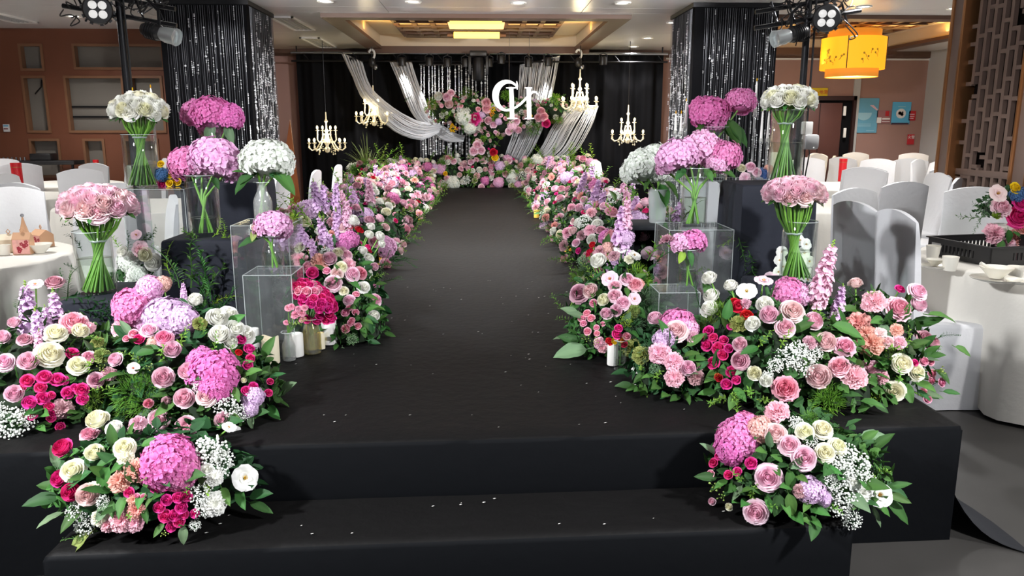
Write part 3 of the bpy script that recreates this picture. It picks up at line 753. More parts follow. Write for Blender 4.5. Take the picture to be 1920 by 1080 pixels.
# ------------------------------------------------------------------ signs on the right
def text_mesh(cu, m):
    t = bpy.data.objects.new('lettering', cu); C.objects.link(t); bpy.context.view_layer.update()
    me = bpy.data.meshes.new_from_object(t.evaluated_get(bpy.context.evaluated_depsgraph_get())); bpy.data.objects.remove(t)
    me.materials.clear(); me.materials.append(MATS[m]); return me
def sign(label, l, t, r_, bt, m, Y=None, marks=(), name='wall_sign', text=None):
    Y = Y or BY; a = P(l, t, Y - .02); c = P(r_, bt, Y - .02)
    o = thing(name, label, 'sign' if 'sign' in name else 'poster', ((a.x + c.x) / 2, Y, c.z))
    q = MB(); q.box(a.x, c.x, Y - .02, Y - .001, c.z, a.z); link('board', q.mesh('board', [m], flat=True), o)
    W, Hh = c.x - a.x, a.z - c.z
    for nm, mm, pts in marks:   # polygons in 0..1 of the board
        q = MB(); n = len(pts); v = [(a.x + x * W, Y - .024, a.z - y * Hh) for x, y in pts]; v2 = [(x, Y - .019, z) for x, y, z in v]
        q.add(v + v2, [tuple(range(n))] + [tuple(range(2 * n - 1, n - 1, -1))] + [(i, (i + 1) % n, n + (i + 1) % n, n + i) for i in range(n)])
        link(nm, q.mesh(nm, [mm], flat=True), o)
    for tx, x, y, h, mm in (text or ()):
        cu = bpy.data.curves.new('lettering', 'FONT'); cu.body = tx; cu.size = h * Hh; cu.align_x = 'CENTER'; cu.align_y = 'CENTER'; cu.extrude = .002
        link('lettering', text_mesh(cu, mm), o, Matrix.Translation((a.x + x * W, Y - .0245, a.z - y * Hh)) @ Matrix.Rotation(PI / 2, 4, 'X'))
    return o
def rect(x0, y0, x1, y1): return [(x0, y0), (x1, y0), (x1, y1), (x0, y1)]
def disc(cx, cy, rx, ry, n=14, a0=0, a1=2 * PI): return [(cx + rx * math.cos(a0 + (a1 - a0) * i / n), cy + ry * math.sin(a0 + (a1 - a0) * i / n)) for i in range(n + (0 if a1 - a0 > 6.2 else 1))]
sign('yellow sign with red characters above the brown double door', 1516, 165, 1551, 185, 'sign_yellow', name='door_sign', text=[('小心', .32, .42, .42, 'sign_red'), ('地滑', .78, .42, .42, 'sign_red')], marks=[('print', 'sign_red', rect(.3, .78, .9, .86))])
sign('tall pale blue poster with a white bowl, right of the door', 1600, 184, 1643, 249, 'sign_blue', name='wall_poster', marks=[('bowl_print', 'sign_pale', disc(.46, .42, .3, .22, 12, 0, PI)), ('hand_print', 'sign_hand', [(.66, .2), (.8, .2), (.98, .33), (.95, .36), (.72, .24)]), ('text_line', 'sign_pale', rect(.22, .74, .76, .755)), ('text_line', 'sign_pale', rect(.18, .79, .76, .81)), ('text_line', 'sign_pale', rect(.6, .93, .9, .95))])
sign('small mauve sign with white strips between the two blue posters', 1645, 207, 1669, 231, 'sign_mauve', name='wall_sign', marks=[('print', 'sign_white', rect(.02, .55, .34, .98)), ('print', 'sign_red', rect(.6, .05, .85, .45)), ('text_line', 'sign_white', rect(.4, .6, .95, .72)), ('text_line', 'sign_white', rect(.4, .85, .95, .9))])
sign('bright blue poster with a round white dish, second from the door', 1675, 191, 1705, 233, 'sign_sky', name='wall_poster', marks=[('dish_print', 'sign_white', disc(.48, .52, .27, .22)), ('food_print', 'sign_ink', disc(.42, .5, .1, .09, 6)), ('food_print', 'sign_red', disc(.54, .56, .09, .07, 6)), ('food_print', 'sign_ink', disc(.56, .47, .05, .06, 5)), ('text_line', 'sign_pale', rect(.3, .2, .7, .23)), ('print', 'sign_ink', rect(0, .93, .95, 1))])
sign('small red notice beside the bright blue poster', 1705, 208, 1716, 226, 'sign_red', name='wall_sign', marks=[('text_line', 'sign_hand', rect(.1, .3, .8, .4)), ('text_line', 'sign_hand', rect(.1, .55, .8, .62)), ('text_line', 'sign_hand', rect(.1, .75, .7, .82))])
sign('small red fire sign low on the brown wall', 1703, 252, 1713, 271, 'sign_red', name='wall_sign', text=[('火警', .5, .3, .36, 'sign_white')])
def side_sign():
    a = P(1740, 255, 15); X = 8.5; Y0, Y1 = 14.0, 14.3; z = PZ(1749, 266, 1.25)
    o = thing('wall_sign', 'red fire extinguisher sign on the grey side wall', 'sign', (X, 14.15, 1.05))
    q = MB(); q.box(X - .02, X, 13.98, 14.3, 1.0, 1.3); link('board', q.mesh('board', ['sign_red'], flat=True), o)
    for tx, zz in (('灭火', 1.2), ('器箱', 1.08)):
        cu = bpy.data.curves.new('lettering', 'FONT'); cu.body = tx; cu.size = .12; cu.align_x = 'CENTER'; cu.align_y = 'CENTER'; cu.extrude = .002
        link('lettering', text_mesh(cu, 'sign_white'), o, Matrix.Translation((X - .0245, 14.14, zz)) @ Matrix.Rotation(-PI / 2, 4, 'Z') @ Matrix.Rotation(PI / 2, 4, 'X'))
side_sign()
a = P(8, 237, WY - .05); sign('small pale notice at the far left edge of the panelled wall', 5, 233, 18, 247, 'sign_white', Y=WY, name='wall_sign', marks=[('print', 'sign_blue', rect(.1, .1, .9, .3)), ('print', 'sign_mauve', rect(.1, .5, .8, .7))])
# ------------------------------------------------------------------ ceiling fittings
dls = [(610, 2), (775, 3), (972, 5), (1168, 5), (1214, 71), (1188, 87), (1262, 42), (1620, 12), (1790, 15), (138, 30)]
def downlight(p):
    o = thing('downlight', 'round recessed ceiling downlight', 'ceiling light', p)
    q = MB(); q.lathe([(.05, .0), (.075, -.004), (.09, -.012), (.095, -.006), (.095, .01)], 20); link('trim_ring', q.mesh('trim_ring', ['white_paint']), o, Matrix.Translation(p))
    q = MB(); q.lathe([(.0, -.002), (.06, -.003)], 20); link('diffuser', q.mesh('diffuser', ['lamp_white']), o, Matrix.Translation(p))
    return o
dlo = []
for i, (x, y) in enumerate(dls):
    p = PZ(x, y, CZ); dlo.append(downlight(p))
    light('downlight_beam', 'SPOT', p + Vector((0, 0, -.03)), 85, (1, .975, .95), p + Vector((0, 0, -2)), .06, 150, .9)
for o, t in zip(dlo, ('ceiling downlight at the top edge above the left beaded column corner', 'ceiling downlight in front of the coffer, left of its yellow lamp', 'ceiling downlight in front of the coffer, right above its yellow lamp', 'ceiling downlight in front of the coffer, near its right corner', 'ceiling downlight right of the coffer, farther from the back wall of the pair', 'ceiling downlight right of the coffer, nearest to the black backdrop', 'ceiling downlight touching the top of the right beaded column', 'ceiling downlight above the yellow lantern', 'ceiling downlight beside the wooden lattice screen', 'ceiling downlight left of the left truss lamps')): o['label'] = t
for x, y in ((-5.5, 3.5), (-5.5, 7), (5.5, 3.2), (5.8, 7), (-3.2, 2.2), (3.4, 2.6), (-3.4, 5.2), (3.2, 6), (0, 8.2), (-7, 9.5), (6.4, 13.6)):   # the same downlights nearer the viewer, above the frame
    light('downlight_beam', 'SPOT', (x, y, CZ - .03), 110, (1, .985, .97), (x, y, 0), .07, 130, .8)
def vent(x, y0, y1, lab):
    o = thing('ceiling_vent', lab, 'ceiling vent', (x, (y0 + y1) / 2, CZ)); w = .16
    q = MB(); q.box(x - w, x - w + .03, y0, y1, CZ - .02, CZ).box(x + w - .03, x + w, y0, y1, CZ - .02, CZ).box(x - w, x + w, y0, y0 + .03, CZ - .02, CZ).box(x - w, x + w, y1 - .03, y1, CZ - .02, CZ)
    link('frame', q.mesh('frame', ['white_paint'], flat=True), o)
    for k in range(4):
        q = MB(); xx = x - w + .06 + k * .06; q.box(xx, xx + .02, y0 + .03, y1 - .03, CZ - .012, CZ); link('slat', q.mesh('slat', ['grey_wall_paint'], flat=True), o)
vent(-2.6, 10.6, 12.0, 'long slatted ceiling vent beside the left beaded column'); vent(-2.75, 13.0, 14.5, 'slatted ceiling vent next to the black backdrop'); vent(-6.2, 9.6, 11.3, 'slatted ceiling vent above the panelled left wall')
# coffer lamp: yellow tubes in a dark frame
lx, ly = P(893, 45, 12).x, 12.0
o = thing('ceiling_lamp', 'yellow lantern lamp with scroll brackets inside the ceiling coffer', 'ceiling lamp', (lx, ly, CZ + .2))
def tubeX(x0, x1, y, z, r): return MB().tube([(x0, y, z), (x1, y, z)], r, 12)
t1, t2 = P(893, 38, 11.2).z, P(896, 66, 12.75).z
link('lamp_tube', tubeX(lx - .36, lx + .36, 11.2, t1, .05).mesh('lamp_tube', ['lamp_yellow']), o)
link('lamp_tube', tubeX(lx - .36, lx + .36, 12.75, t2, .05).mesh('lamp_tube', ['lamp_yellow']), o)
q = MB(); q.box(lx - .42, lx + .42, 11.95, 12.6, t2 + .07, t2 + .16); link('lamp_shade', q.mesh('lamp_shade', ['lamp_peach'], bevel=.01), o)
for y, z in ((11.2, t1), (12.75, t2)):
    for s in (-1, 1): link('tube_end', tubeX(lx + s * .36, lx + s * .46, y, z, .025).mesh('tube_end', ['coffer_wood']), o)
zf = t2 + .16; q = MB(); q.box(lx - .45, lx + .45, 11.9, 11.95, zf, zf + .03).box(lx - .45, lx + .45, 12.6, 12.65, zf, zf + .03).box(lx - .45, lx - .42, 11.2, 12.75, zf, zf + .03).box(lx + .42, lx + .45, 11.2, 12.75, zf, zf + .03).box(lx - .02, lx + .02, 11.9, 12.6, zf, CZ + .26)
link('lamp_frame', q.mesh('lamp_frame', ['coffer_wood'], flat=True), o)
for s in (-.2, .2):
    q = MB()
    for k in range(3): q.tube([Vector((lx + s + .04 * (1 + .3 * k) * math.cos(a), 11.94, t2 + .11 + .035 * math.sin(a))) for a in [k * 2 + j * .7 for j in range(7)]], .008, 5)
    link('scroll_bracket', q.mesh('scroll_bracket', ['coffer_wood']), o)
# big yellow drum lantern
c = P(1599, 105, 12.4); R1 = 57 * m_px(c)
o = thing('drum_lantern', 'large orange-yellow two-tier fabric drum lantern hanging on the right', 'ceiling lamp', (c.x, 12.4, c.z))
def drum(r, z0, z1, m, nm):
    q = MB(); q.lathe([(r - .008, z0), (r, z0), (r, z1), (r - .008, z1)], 48, (c.x, 12.4, 0)); return link(nm, q.mesh(nm, [m], 50), o)
zt, zb = P(1599, 72, 12.4).z, P(1599, 131, 12.4).z
sh = drum(R1, zb, zt, 'warm_shade', 'outer_shade')
zi = P(1599, 145, 12.4).z; drum(R1 * .82, zi, zt + .12, 'warm_shade_dim', 'inner_shade')
q = MB(); q.lathe([(0, zi + .01), (R1 * .81, zi + .01)], 40, (c.x, 12.4, 0)); link('lamp_diffuser', q.mesh('lamp_diffuser', ['lamp_yellow']), o)
q = MB(); q.tube([(c.x, 12.4, zt), (c.x, 12.4, CZ + .3)], .015, 8); link('hanging_rod', q.mesh('hanging_rod', ['dark_metal']), o)
for ang in (-.6, 1.0, 2.6, 4.2):
    q = MB(); q.box(-.006, .006, -.004, .004, zb, zt); link('seam', q.mesh('seam', ['coffer_wood'], flat=True), o, Matrix.Translation((c.x + (R1 + .002) * math.cos(ang - PI / 2), 12.4 + (R1 + .002) * math.sin(ang - PI / 2), 0)))
for k in range(26):   # printed blossom sprays on the fabric
    ang = rnd.choice([-1.05, .15, 1.25]) + rnd.uniform(-.28, .28) - PI / 2; zz = zb + rnd.uniform(.05, .24); rr = R1 + .003
    q = MB(); pts = [Vector((0, 0, 0)), Vector((rnd.uniform(-.03, .03), 0, .03)), Vector((rnd.uniform(-.06, .06), 0, .06))]; q.tube(pts, .006, 4); q.ball(pts[2], .018, 6, 4)
    link('blossom_print', q.mesh('blossom_print', ['shade_print']), sh, Matrix.Translation((c.x + rr * math.cos(ang), 12.4 + rr * math.sin(ang), zz)) @ Matrix.Rotation(ang + PI / 2, 4, 'Z') @ Matrix.Diagonal((1, .15, 1, 1)))
light('lantern_bulb', 'POINT', (c.x, 12.4, zi - .08), 14, (1, .75, .35), size=.15)
# ------------------------------------------------------------------ stage
SZ, SZ2 = .45, .26
from mathutils import noise as mn
def platform(nm, rows_y, wl, wr, h, shear, nx=46, amp=.004):
    mb = MB(); vs = []
    def zz(x, y): return h + amp * (mn.noise(Vector((x * 2.2, y * 1.1, 3))) + .5 * mn.noise(Vector((x * 6 + y * 4, y * 5, 8))))
    for k, (y, hk) in enumerate(rows_y):
        L_, R_ = wl(y), wr(y); pr = [(L_, 0), (L_, h - .02), (L_ + .006, h - .006), (L_ + .025, h)]
        pr += [(L_ + .025 + (R_ - L_ - .05) * i / nx, None) for i in range(1, nx)] + [(R_ - .025, h), (R_ - .006, h - .006), (R_, h - .02), (R_, 0)]
        for x, z in pr:
            z = zz(x, y) if z is None else z
            vs.append((x, y + shear * x * max(0, 1 - (y - rows_y[0][0]) / 2), min(z, hk) if hk < h - .03 else (z if hk >= h else min(z, hk))))
    n = nx + 7; m = len(rows_y)
    mb.add(vs, [(i * n + j, i * n + j + 1, (i + 1) * n + j + 1, (i + 1) * n + j) for i in range(m - 1) for j in range(n - 1)])
    return mb
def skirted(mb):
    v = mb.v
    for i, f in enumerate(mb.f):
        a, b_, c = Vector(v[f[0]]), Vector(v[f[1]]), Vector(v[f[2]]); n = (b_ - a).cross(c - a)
        if n.length < 1e-9 or abs(n.normalized().z) < .5: mb.m[i] = 1  # steep faces take a darker, bluer black
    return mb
def rows(y0, y1, h, n):
    return [(y0 - .004, 0), (y0 - .002, h * .5), (y0, h - .02), (y0 + .006, h - .006), (y0 + .025, h)] + [(y0 + .025 + (y1 - y0 - .03) * i / n, h) for i in range(1, n + 1)] + [(y1, h - .02), (y1 + .002, 0)]
def hw(y): return 1.72 if y < 4.75 else (1.72 - .3 * min(1, (y - 4.75) / .05) if y < 13.25 else 1.42 + 1.3 * min(1, (y - 13.25) / .05))
stage = thing('stage_runway', 'long black carpeted runway platform with draped sides', 'stage', (0, 8, 0))
link('carpet', skirted(platform('carpet', rows(2.5, 14.6, SZ, 150), lambda y: -hw(y) - (.3 if y < 4.75 else 0), hw, SZ, .036)).mesh('carpet', ['carpet', 'skirt_black'], 50), stage)
q = MB()   # loose cloth corner lying on the floor at the right of the stage
q.grid(lambda u, v: Vector((1.73 + .22 * u * (1 - .2 * v) + .02 * math.sin(v * 5), 2.62 + .62 * v - .18 * u * (1 - v), .40 * (1 - u) ** 3 * (.5 + .5 * v) + .006)), 10, 8)
link('cloth_corner', q.mesh('cloth_corner', ['black_cloth']), stage)
step = thing('stage_step', 'lower black carpeted step in front of the runway', 'stage step', (0, 2.3, 0))
link('carpet', skirted(platform('carpet', rows(2.17, 2.47, SZ2, 12), lambda y: -1.31, lambda y: 1.17, SZ2, .036, 40, .003)).mesh('carpet', ['carpet', 'skirt_black'], 50), step)
q = MB()   # crumbs and petals dropped on the carpet
for i in range(110):
    y = 2.2 + 3.2 * rnd.random() ** 1.4; x = rnd.uniform(-.9, .9); z = SZ2 if y < 2.46 else SZ
    if 2.43 < y < 2.58: continue
    s = rnd.uniform(.002, .006); q.add([(x - s, y, z + .006), (x, y - s * .6, z + .007), (x + s * 1.4, y, z + .008), (x, y + s * .6, z + .007)], [(0, 1, 2, 3)])
tag(link('petal_crumbs', q.mesh('petal_crumbs', ['white_paint'], flat=True)), 'scattered white petal crumbs lying on the black carpet', 'litter', kind='stuff')
# ================================================================== FRONT FLOOR ARRANGEMENTS (read off the photograph bloom by bloom)
# code, px, py, radius in px (, petal material)
A = [('S', 52, 578, 52), ('S', 70, 612, 38), ('S', 104, 580, 40), ('S', 88, 600, 30), ('s', 72, 640, 26),
 ('e', 66, 532, 15), ('D', 102, 527, 17, 'rose_mauve'), ('r', 27, 605, 13), ('r', 5, 632, 15), ('M', 45, 635, 14), ('C', 104, 622, 20), ('P', 140, 603, 27), ('c', 150, 620, 17),
 ('N', 165, 612, 14), ('R', 8, 678, 18), ('R', 53, 677, 20), ('C', 95, 662, 25), ('K', 136, 662, 12), ('C', 146, 683, 18), ('P', 166, 668, 13), ('d', 190, 665, 16, 'leaf_olive'),
 ('R', 26, 738, 18), ('K', 51, 713, 13), ('K', 83, 706, 14), ('K', 76, 726, 11), ('K', 108, 711, 14), ('K', 121, 713, 9), ('K', 55, 754, 13), ('K', 80, 746, 13), ('K', 96, 741, 8), ('K', 127, 736, 12), ('K', 153, 730, 13), ('K', 155, 748, 11),
 ('K', 59, 777, 11), ('K', 96, 783, 9), ('K', 92, 762, 9), ('K', 100, 773, 9), ('K', 40, 728, 8), ('K', 140, 726, 8), ('d', 119, 766, 20), ('K', 113, 800, 9), ('G', 22, 793, 32), ('G', 50, 780, 20), ('G', -8, 770, 20), ('M', 180, 712, 15), ('d', 205, 700, 14, 'rose_mauve'),
 ('z', 172, 745, 22), ('F', 160, 690, 30), ('F', 190, 640, 30), ('f', 120, 530, 40), ('f', 30, 560, 34), ('L', 95, 805, 16), ('L', 75, 800, 16), ('L', 120, 805, 15), ('L', 15, 655, 20), ('L', 32, 700, 18), ('L', 45, 790, 14), ('O', 190, 690, 14), ('F', 60, 690, 26), ('y', 182, 640, 12, 'leaf_olive')]
arrangement('floor_arrangement', 'leftmost front flower arrangement with hot pink spray roses and lilac stock', (-1.71, 2.95, SZ), [((-1.71, 2.97, .47), (.34, .40, .33)), ((-1.50, 3.0, .47), (.25, .34, .28))], A, 26)
Bp = [('h', 244, 562, 38, 'hyd_pink'), ('h', 278, 530, 26), ('i', 305, 527, 16), ('V', 312, 585, 44), ('V', 345, 590, 30), ('h', 262, 590, 28), ('S', 344, 545, 18), ('w', 366, 563, 16),
 ('N', 222, 612, 19), ('W', 408, 597, 22), ('W', 430, 588, 19), ('W', 441, 615, 19), ('W', 412, 627, 21), ('W', 432, 640, 15), ('W', 462, 627, 19), ('y', 375, 605, 14, 'leaf_olive'),
 ('R', 280, 618, 16), ('R', 307, 632, 17, 'rose_pink'), ('K', 260, 635, 11), ('k', 237, 634, 8), ('r', 217, 674, 15), ('k', 250, 625, 10), ('R', 323, 655, 18), ('R', 306, 708, 22), ('R', 352, 696, 19), ('J', 396, 690, 49), ('J', 405, 725, 30), ('j', 378, 672, 26),
 ('R', 346, 746, 21), ('B', 385, 742, 19), ('R', 297, 787, 20), ('R', 349, 801, 23), ('r', 418, 787, 17), ('r', 278, 756, 10, 'rose_pink'), ('d', 312, 752, 10), ('V', 476, 742, 22), ('h', 470, 765, 16, 'hyd_lilac'),
 ('K', 462, 732, 10), ('K', 475, 724, 9), ('K', 453, 636, 10), ('K', 468, 653, 11), ('Q', 448, 660, 7), ('K', 470, 671, 9), ('K', 465, 684, 10), ('K', 507, 715, 7), ('K', 504, 736, 8), ('c', 457, 713, 6),
 ('G', 425, 762, 26), ('G', 372, 722, 14), ('G', 452, 775, 18), ('E', 440, 812, 14), ('z', 235, 725, 42), ('z', 262, 750, 34), ('z', 225, 765, 26), ('z', 275, 715, 26), ('F', 200, 725, 26), ('F', 340, 640, 30), ('F', 385, 620, 24), ('F', 300, 668, 34), ('F', 260, 670, 30), ('F', 430, 655, 20),
 ('L', 448, 695, 16), ('L', 440, 735, 18), ('L', 290, 655, 24), ('L', 315, 760, 22), ('L', 385, 790, 26), ('L', 400, 800, 22), ('L', 335, 725, 20), ('L', 330, 775, 18), ('O', 280, 690, 14), ('d', 258, 800, 18, 'rose_mauve'), ('i', 285, 640, 12), ('F', 405, 652, 26), ('f', 380, 515, 64), ('f', 335, 500, 50), ('f', 395, 560, 46), ('f', 418, 560, 40), ('e', 250, 690, 12)]
arrangement('floor_arrangement', 'front left flower arrangement with lilac hydrangeas, white roses and a tall magenta hydrangea', (-1.19, 2.98, SZ), [((-1.17, 2.98, .47), (.33, .36, .36)), ((-1.0, 2.85, .46), (.24, .28, .24))], Bp, 34,
            extra_leaf=[(395, 800, 1, .4, 60, 'leaf_deep'), (300, 655, -1, -.1, 46, 'leaf_green')])
Cp = [('X', 117, 840, 20), ('C', 134, 881, 22), ('X', 112, 897, 18), ('X', 133, 922, 19), ('C', 182, 788, 23), ('P', 167, 812, 18), ('W', 215, 803, 17), ('C', 177, 849, 19), ('C', 233, 838, 20), ('y', 234, 856, 16), ('A', 252, 882, 23), ('A', 222, 902, 21), ('B', 165, 928, 23), ('y', 172, 915, 14),
 ('K', 241, 923, 10), ('K', 291, 916, 9), ('k', 256, 931, 7), ('k', 269, 931, 6), ('d', 250, 938, 12, 'car_peach'), ('A', 255, 958, 17), ('N', 228, 975, 24), ('y', 187, 970, 17), ('N', 252, 982, 17), ('d', 200, 985, 14, 'car_pink'),
 ('J', 316, 862, 56), ('j', 338, 878, 38), ('j', 300, 850, 36), ('K', 312, 938, 11), ('K', 333, 933, 11), ('K', 349, 930, 11), ('K', 298, 951, 11), ('K', 340, 951, 12), ('K', 309, 968, 13), ('K', 328, 966, 12), ('K', 336, 978, 11), ('K', 321, 988, 10), ('K', 365, 963, 9), ('K', 309, 914, 7), ('K', 345, 965, 9),
 ('G', 398, 842, 36), ('G', 416, 862, 28), ('G', 376, 925, 24), ('G', 382, 955, 20), ('G', 140, 960, 22), ('G', 158, 985, 22), ('G', 190, 940, 14), ('G', 365, 985, 12), ('n', 402, 893, 18), ('E', 460, 896, 26), ('n', 404, 945, 24), ('W', 388, 880, 12), ('E', 430, 800, 14),
 ('L', 200, 830, 18), ('L', 205, 860, 20), ('L', 190, 885, 22), ('L', 225, 870, 18), ('L', 245, 810, 16), ('L', 275, 905, 16), ('L', 285, 930, 16), ('L', 250, 900, 18), ('L', 300, 925, 18), ('L', 230, 940, 22), ('L', 210, 950, 18), ('L', 270, 960, 18), ('L', 155, 895, 18), ('L', 345, 985, 16), ('L', 375, 905, 16), ('L', 450, 930, 22), ('L', 420, 925, 18), ('L', 265, 930, 18),
 ('F', 240, 960, 26), ('F', 290, 890, 26), ('F', 350, 930, 22), ('f', 130, 950, 30), ('L', 388, 915, 14, 'leaf_lime'), ('O', 308, 1000, 12), ('L', 300, 990, 14), ('d', 260, 790, 16, 'rose_mauve'), ('f', 165, 1000, 34)]
arrangement('floor_arrangement', 'low front left flower arrangement cascading over the carpeted step, with two pink hydrangeas', (-1.07, 2.33, SZ2), [((-1.05, 2.36, .33), (.32, .20, .26)), ((-1.2, 2.36, .33), (.20, .17, .22))], Cp, 26,
            extra_leaf=[(205, 875, -.5, -1, 48, 'leaf_green'), (265, 835, 1, .4, 44, 'leaf_green'), (212, 835, 0, 1, 40, 'leaf_green'), (255, 905, -.4, 1, 44, 'leaf_deep'), (345, 985, 0, -1, 36, 'leaf_sage'), (170, 1000, -1, -.9, 64, 'leaf_olive')])
D_ = [('R', 1229, 597, 16), ('H', 1270, 600, 34), ('h', 1290, 612, 22), ('B', 1268, 618, 21), ('v', 1245, 630, 22, 'hyd_lilac'), ('N', 1236, 660, 22), ('N', 1262, 675, 19), ('N', 1264, 707, 19), ('R', 1290, 690, 16), ('d', 1306, 706, 17), ('d', 1311, 685, 11), ('d', 1300, 630, 14, 'rose_mauve'),
 ('L', 1205, 730, 20), ('L', 1190, 738, 18), ('L', 1225, 725, 18), ('L', 1250, 740, 18), ('L', 1268, 745, 17), ('L', 1300, 640, 20), ('L', 1290, 665, 20), ('L', 1220, 705, 16), ('L', 1180, 725, 16), ('L', 1285, 740, 18), ('F', 1230, 710, 24), ('F', 1210, 745, 24), ('F', 1200, 690, 20), ('L', 1310, 670, 18), ('G', 1226, 690, 12, 'leaf_sage'), ('Z', 1215, 655, 24), ('y', 1200, 665, 18, 'leaf_olive')]
arrangement('floor_arrangement', 'small front right flower arrangement with pink carnations beside the runway', (.77, 3.05, SZ), [((.78, 3.06, .47), (.19, .22, .26))], D_, 22)
E_ = [('w', 1330, 522, 16), ('w', 1370, 536, 15), ('w', 1334, 555, 17), ('w', 1331, 580, 19), ('E', 1400, 545, 20), ('W', 1434, 571, 18), ('R', 1442, 590, 19), ('B', 1487, 582, 22), ('R', 1525, 602, 20), ('R', 1472, 613, 19), ('w', 1412, 607, 16), ('h', 1488, 540, 34, 'hyd_pink'), ('h', 1512, 545, 22), ('e', 1432, 525, 18),
 ('Q', 1385, 573, 14), ('Q', 1400, 590, 12), ('Q', 1376, 566, 10), ('d', 1385, 604, 18, 'leaf_olive'), ('d', 1396, 568, 12, 'rose_mauve'), ('K', 1328, 620, 11), ('K', 1320, 634, 8), ('K', 1337, 632, 9), ('K', 1325, 647, 12), ('K', 1346, 652, 13), ('K', 1357, 637, 9), ('K', 1366, 653, 9), ('K', 1355, 665, 11), ('K', 1370, 611, 8), ('K', 1337, 680, 13), ('K', 1372, 697, 12), ('K', 1362, 720, 11), ('K', 1380, 712, 9), ('Q', 1347, 708, 8), ('o', 1345, 705, 6),
 ('r', 1388, 645, 15), ('M', 1387, 676, 18), ('B', 1548, 641, 21), ('P', 1585, 648, 21), ('P', 1574, 685, 21), ('N', 1604, 703, 25), ('B', 1535, 706, 25), ('P', 1473, 727, 25, 'rose_pink'), ('C', 1415, 699, 15), ('w', 1436, 714, 13), ('G', 1480, 668, 26), ('G', 1510, 680, 28), ('G', 1500, 655, 20), ('G', 1530, 660, 18), ('G', 1455, 685, 16), ('G', 1440, 705, 12),
 ('s', 1548, 505, 56), ('s', 1545, 540, 40), ('S', 1574, 565, 34), ('U', 1340, 575, 22), ('z', 1320, 600, 22), ('F', 1470, 640, 26), ('F', 1430, 640, 26), ('F', 1540, 600, 34), ('F', 1560, 600, 30), ('F', 1400, 730, 30), ('F', 1350, 745, 30), ('F', 1330, 760, 28), ('F', 1430, 750, 28), ('F', 1380, 755, 26), ('f', 1520, 575, 40), ('f', 1300, 560, 36),
 ('L', 1330, 550, 20), ('L', 1360, 610, 22), ('L', 1352, 590, 20), ('L', 1375, 630, 20), ('L', 1530, 625, 22), ('L', 1500, 615, 20), ('L', 1345, 760, 20), ('L', 1330, 735, 20), ('L', 1410, 655, 22), ('L', 1450, 660, 22), ('L', 1322, 690, 18), ('L', 1340, 700, 18), ('L', 1385, 735, 18), ('L', 1580, 600, 20), ('U', 1550, 752, 34), ('z', 1560, 740, 30), ('d', 1520, 640, 14, 'rose_mauve')]
arrangement('floor_arrangement', 'front right flower arrangement with cream buds, gypsophila and pale pink roses', (1.15, 3.0, SZ), [((1.13, 3.02, .47), (.30, .34, .40)), ((1.36, 2.95, .46), (.26, .30, .30))], E_, 40,
            extra_leaf=[(1560, 610, 1, -.3, 60, 'leaf_green'), (1358, 600, .3, 1, 40, 'leaf_green'), (1340, 690, .2, 1, 40, 'leaf_deep')])
F_ = [('A', 1606, 605, 25), ('A', 1632, 642, 26), ('A', 1622, 625, 20), ('N', 1640, 562, 23), ('N', 1628, 570, 14), ('P', 1688, 576, 25), ('R', 1723, 545, 18), ('R', 1722, 571, 17), ('K', 1688, 541, 10), ('B', 1604, 532, 14), ('y', 1648, 625, 14, 'rose_blush'), ('A', 1682, 618, 13), ('N', 1686, 641, 14), ('M', 1736, 634, 18), ('r', 1750, 642, 13), ('C', 1693, 681, 19), ('C', 1720, 698, 17), ('C', 1678, 734, 19), ('K', 1716, 680, 7), ('k', 1733, 677, 9), ('k', 1745, 678, 9), ('k', 1746, 666, 7), ('k', 1748, 700, 9), ('k', 1748, 713, 8), ('k', 1767, 717, 9), ('k', 1740, 748, 9), ('k', 1732, 735, 8),
 ('N', 1628, 700, 26), ('d', 1650, 706, 16, 'car_pink'), ('d', 1580, 765, 18), ('y', 1613, 762, 15), ('B', 1665, 640, 12), ('F', 1660, 650, 30), ('F', 1705, 640, 28), ('F', 1620, 560, 30), ('F', 1755, 665, 24), ('F', 1690, 710, 26), ('F', 1640, 740, 28), ('f', 1600, 545, 32), ('f', 1765, 630, 30), ('f', 1745, 730, 26), ('L', 1650, 600, 22), ('L', 1668, 605, 20), ('L', 1600, 580, 22), ('L', 1740, 605, 22), ('L', 1720, 610, 22), ('L', 1655, 680, 22), ('L', 1700, 730, 20), ('L', 1730, 720, 18), ('L', 1765, 700, 16), ('L', 1640, 690, 18), ('L', 1780, 735, 14), ('z', 1575, 740, 24), ('z', 1680, 660, 22), ('O', 1765, 695, 12), ('Z', 1610, 760, 24), ('L', 1600, 740, 18), ('G', 1640, 745, 16, 'leaf_lime'), ('G', 1600, 790, 16, 'leaf_lime')]
arrangement('floor_arrangement', 'rightmost front flower arrangement with peach carnations beside the white table', (1.64, 3.1, SZ), [((1.62, 3.12, .47), (.24, .30, .38))], F_, 36, extra_leaf=[(1740, 590, 1, 0, 50, 'leaf_green'), (1655, 605, 0, -1, 44, 'leaf_sage'), (1790, 650, 1, -.5, 34, 'leaf_green')])
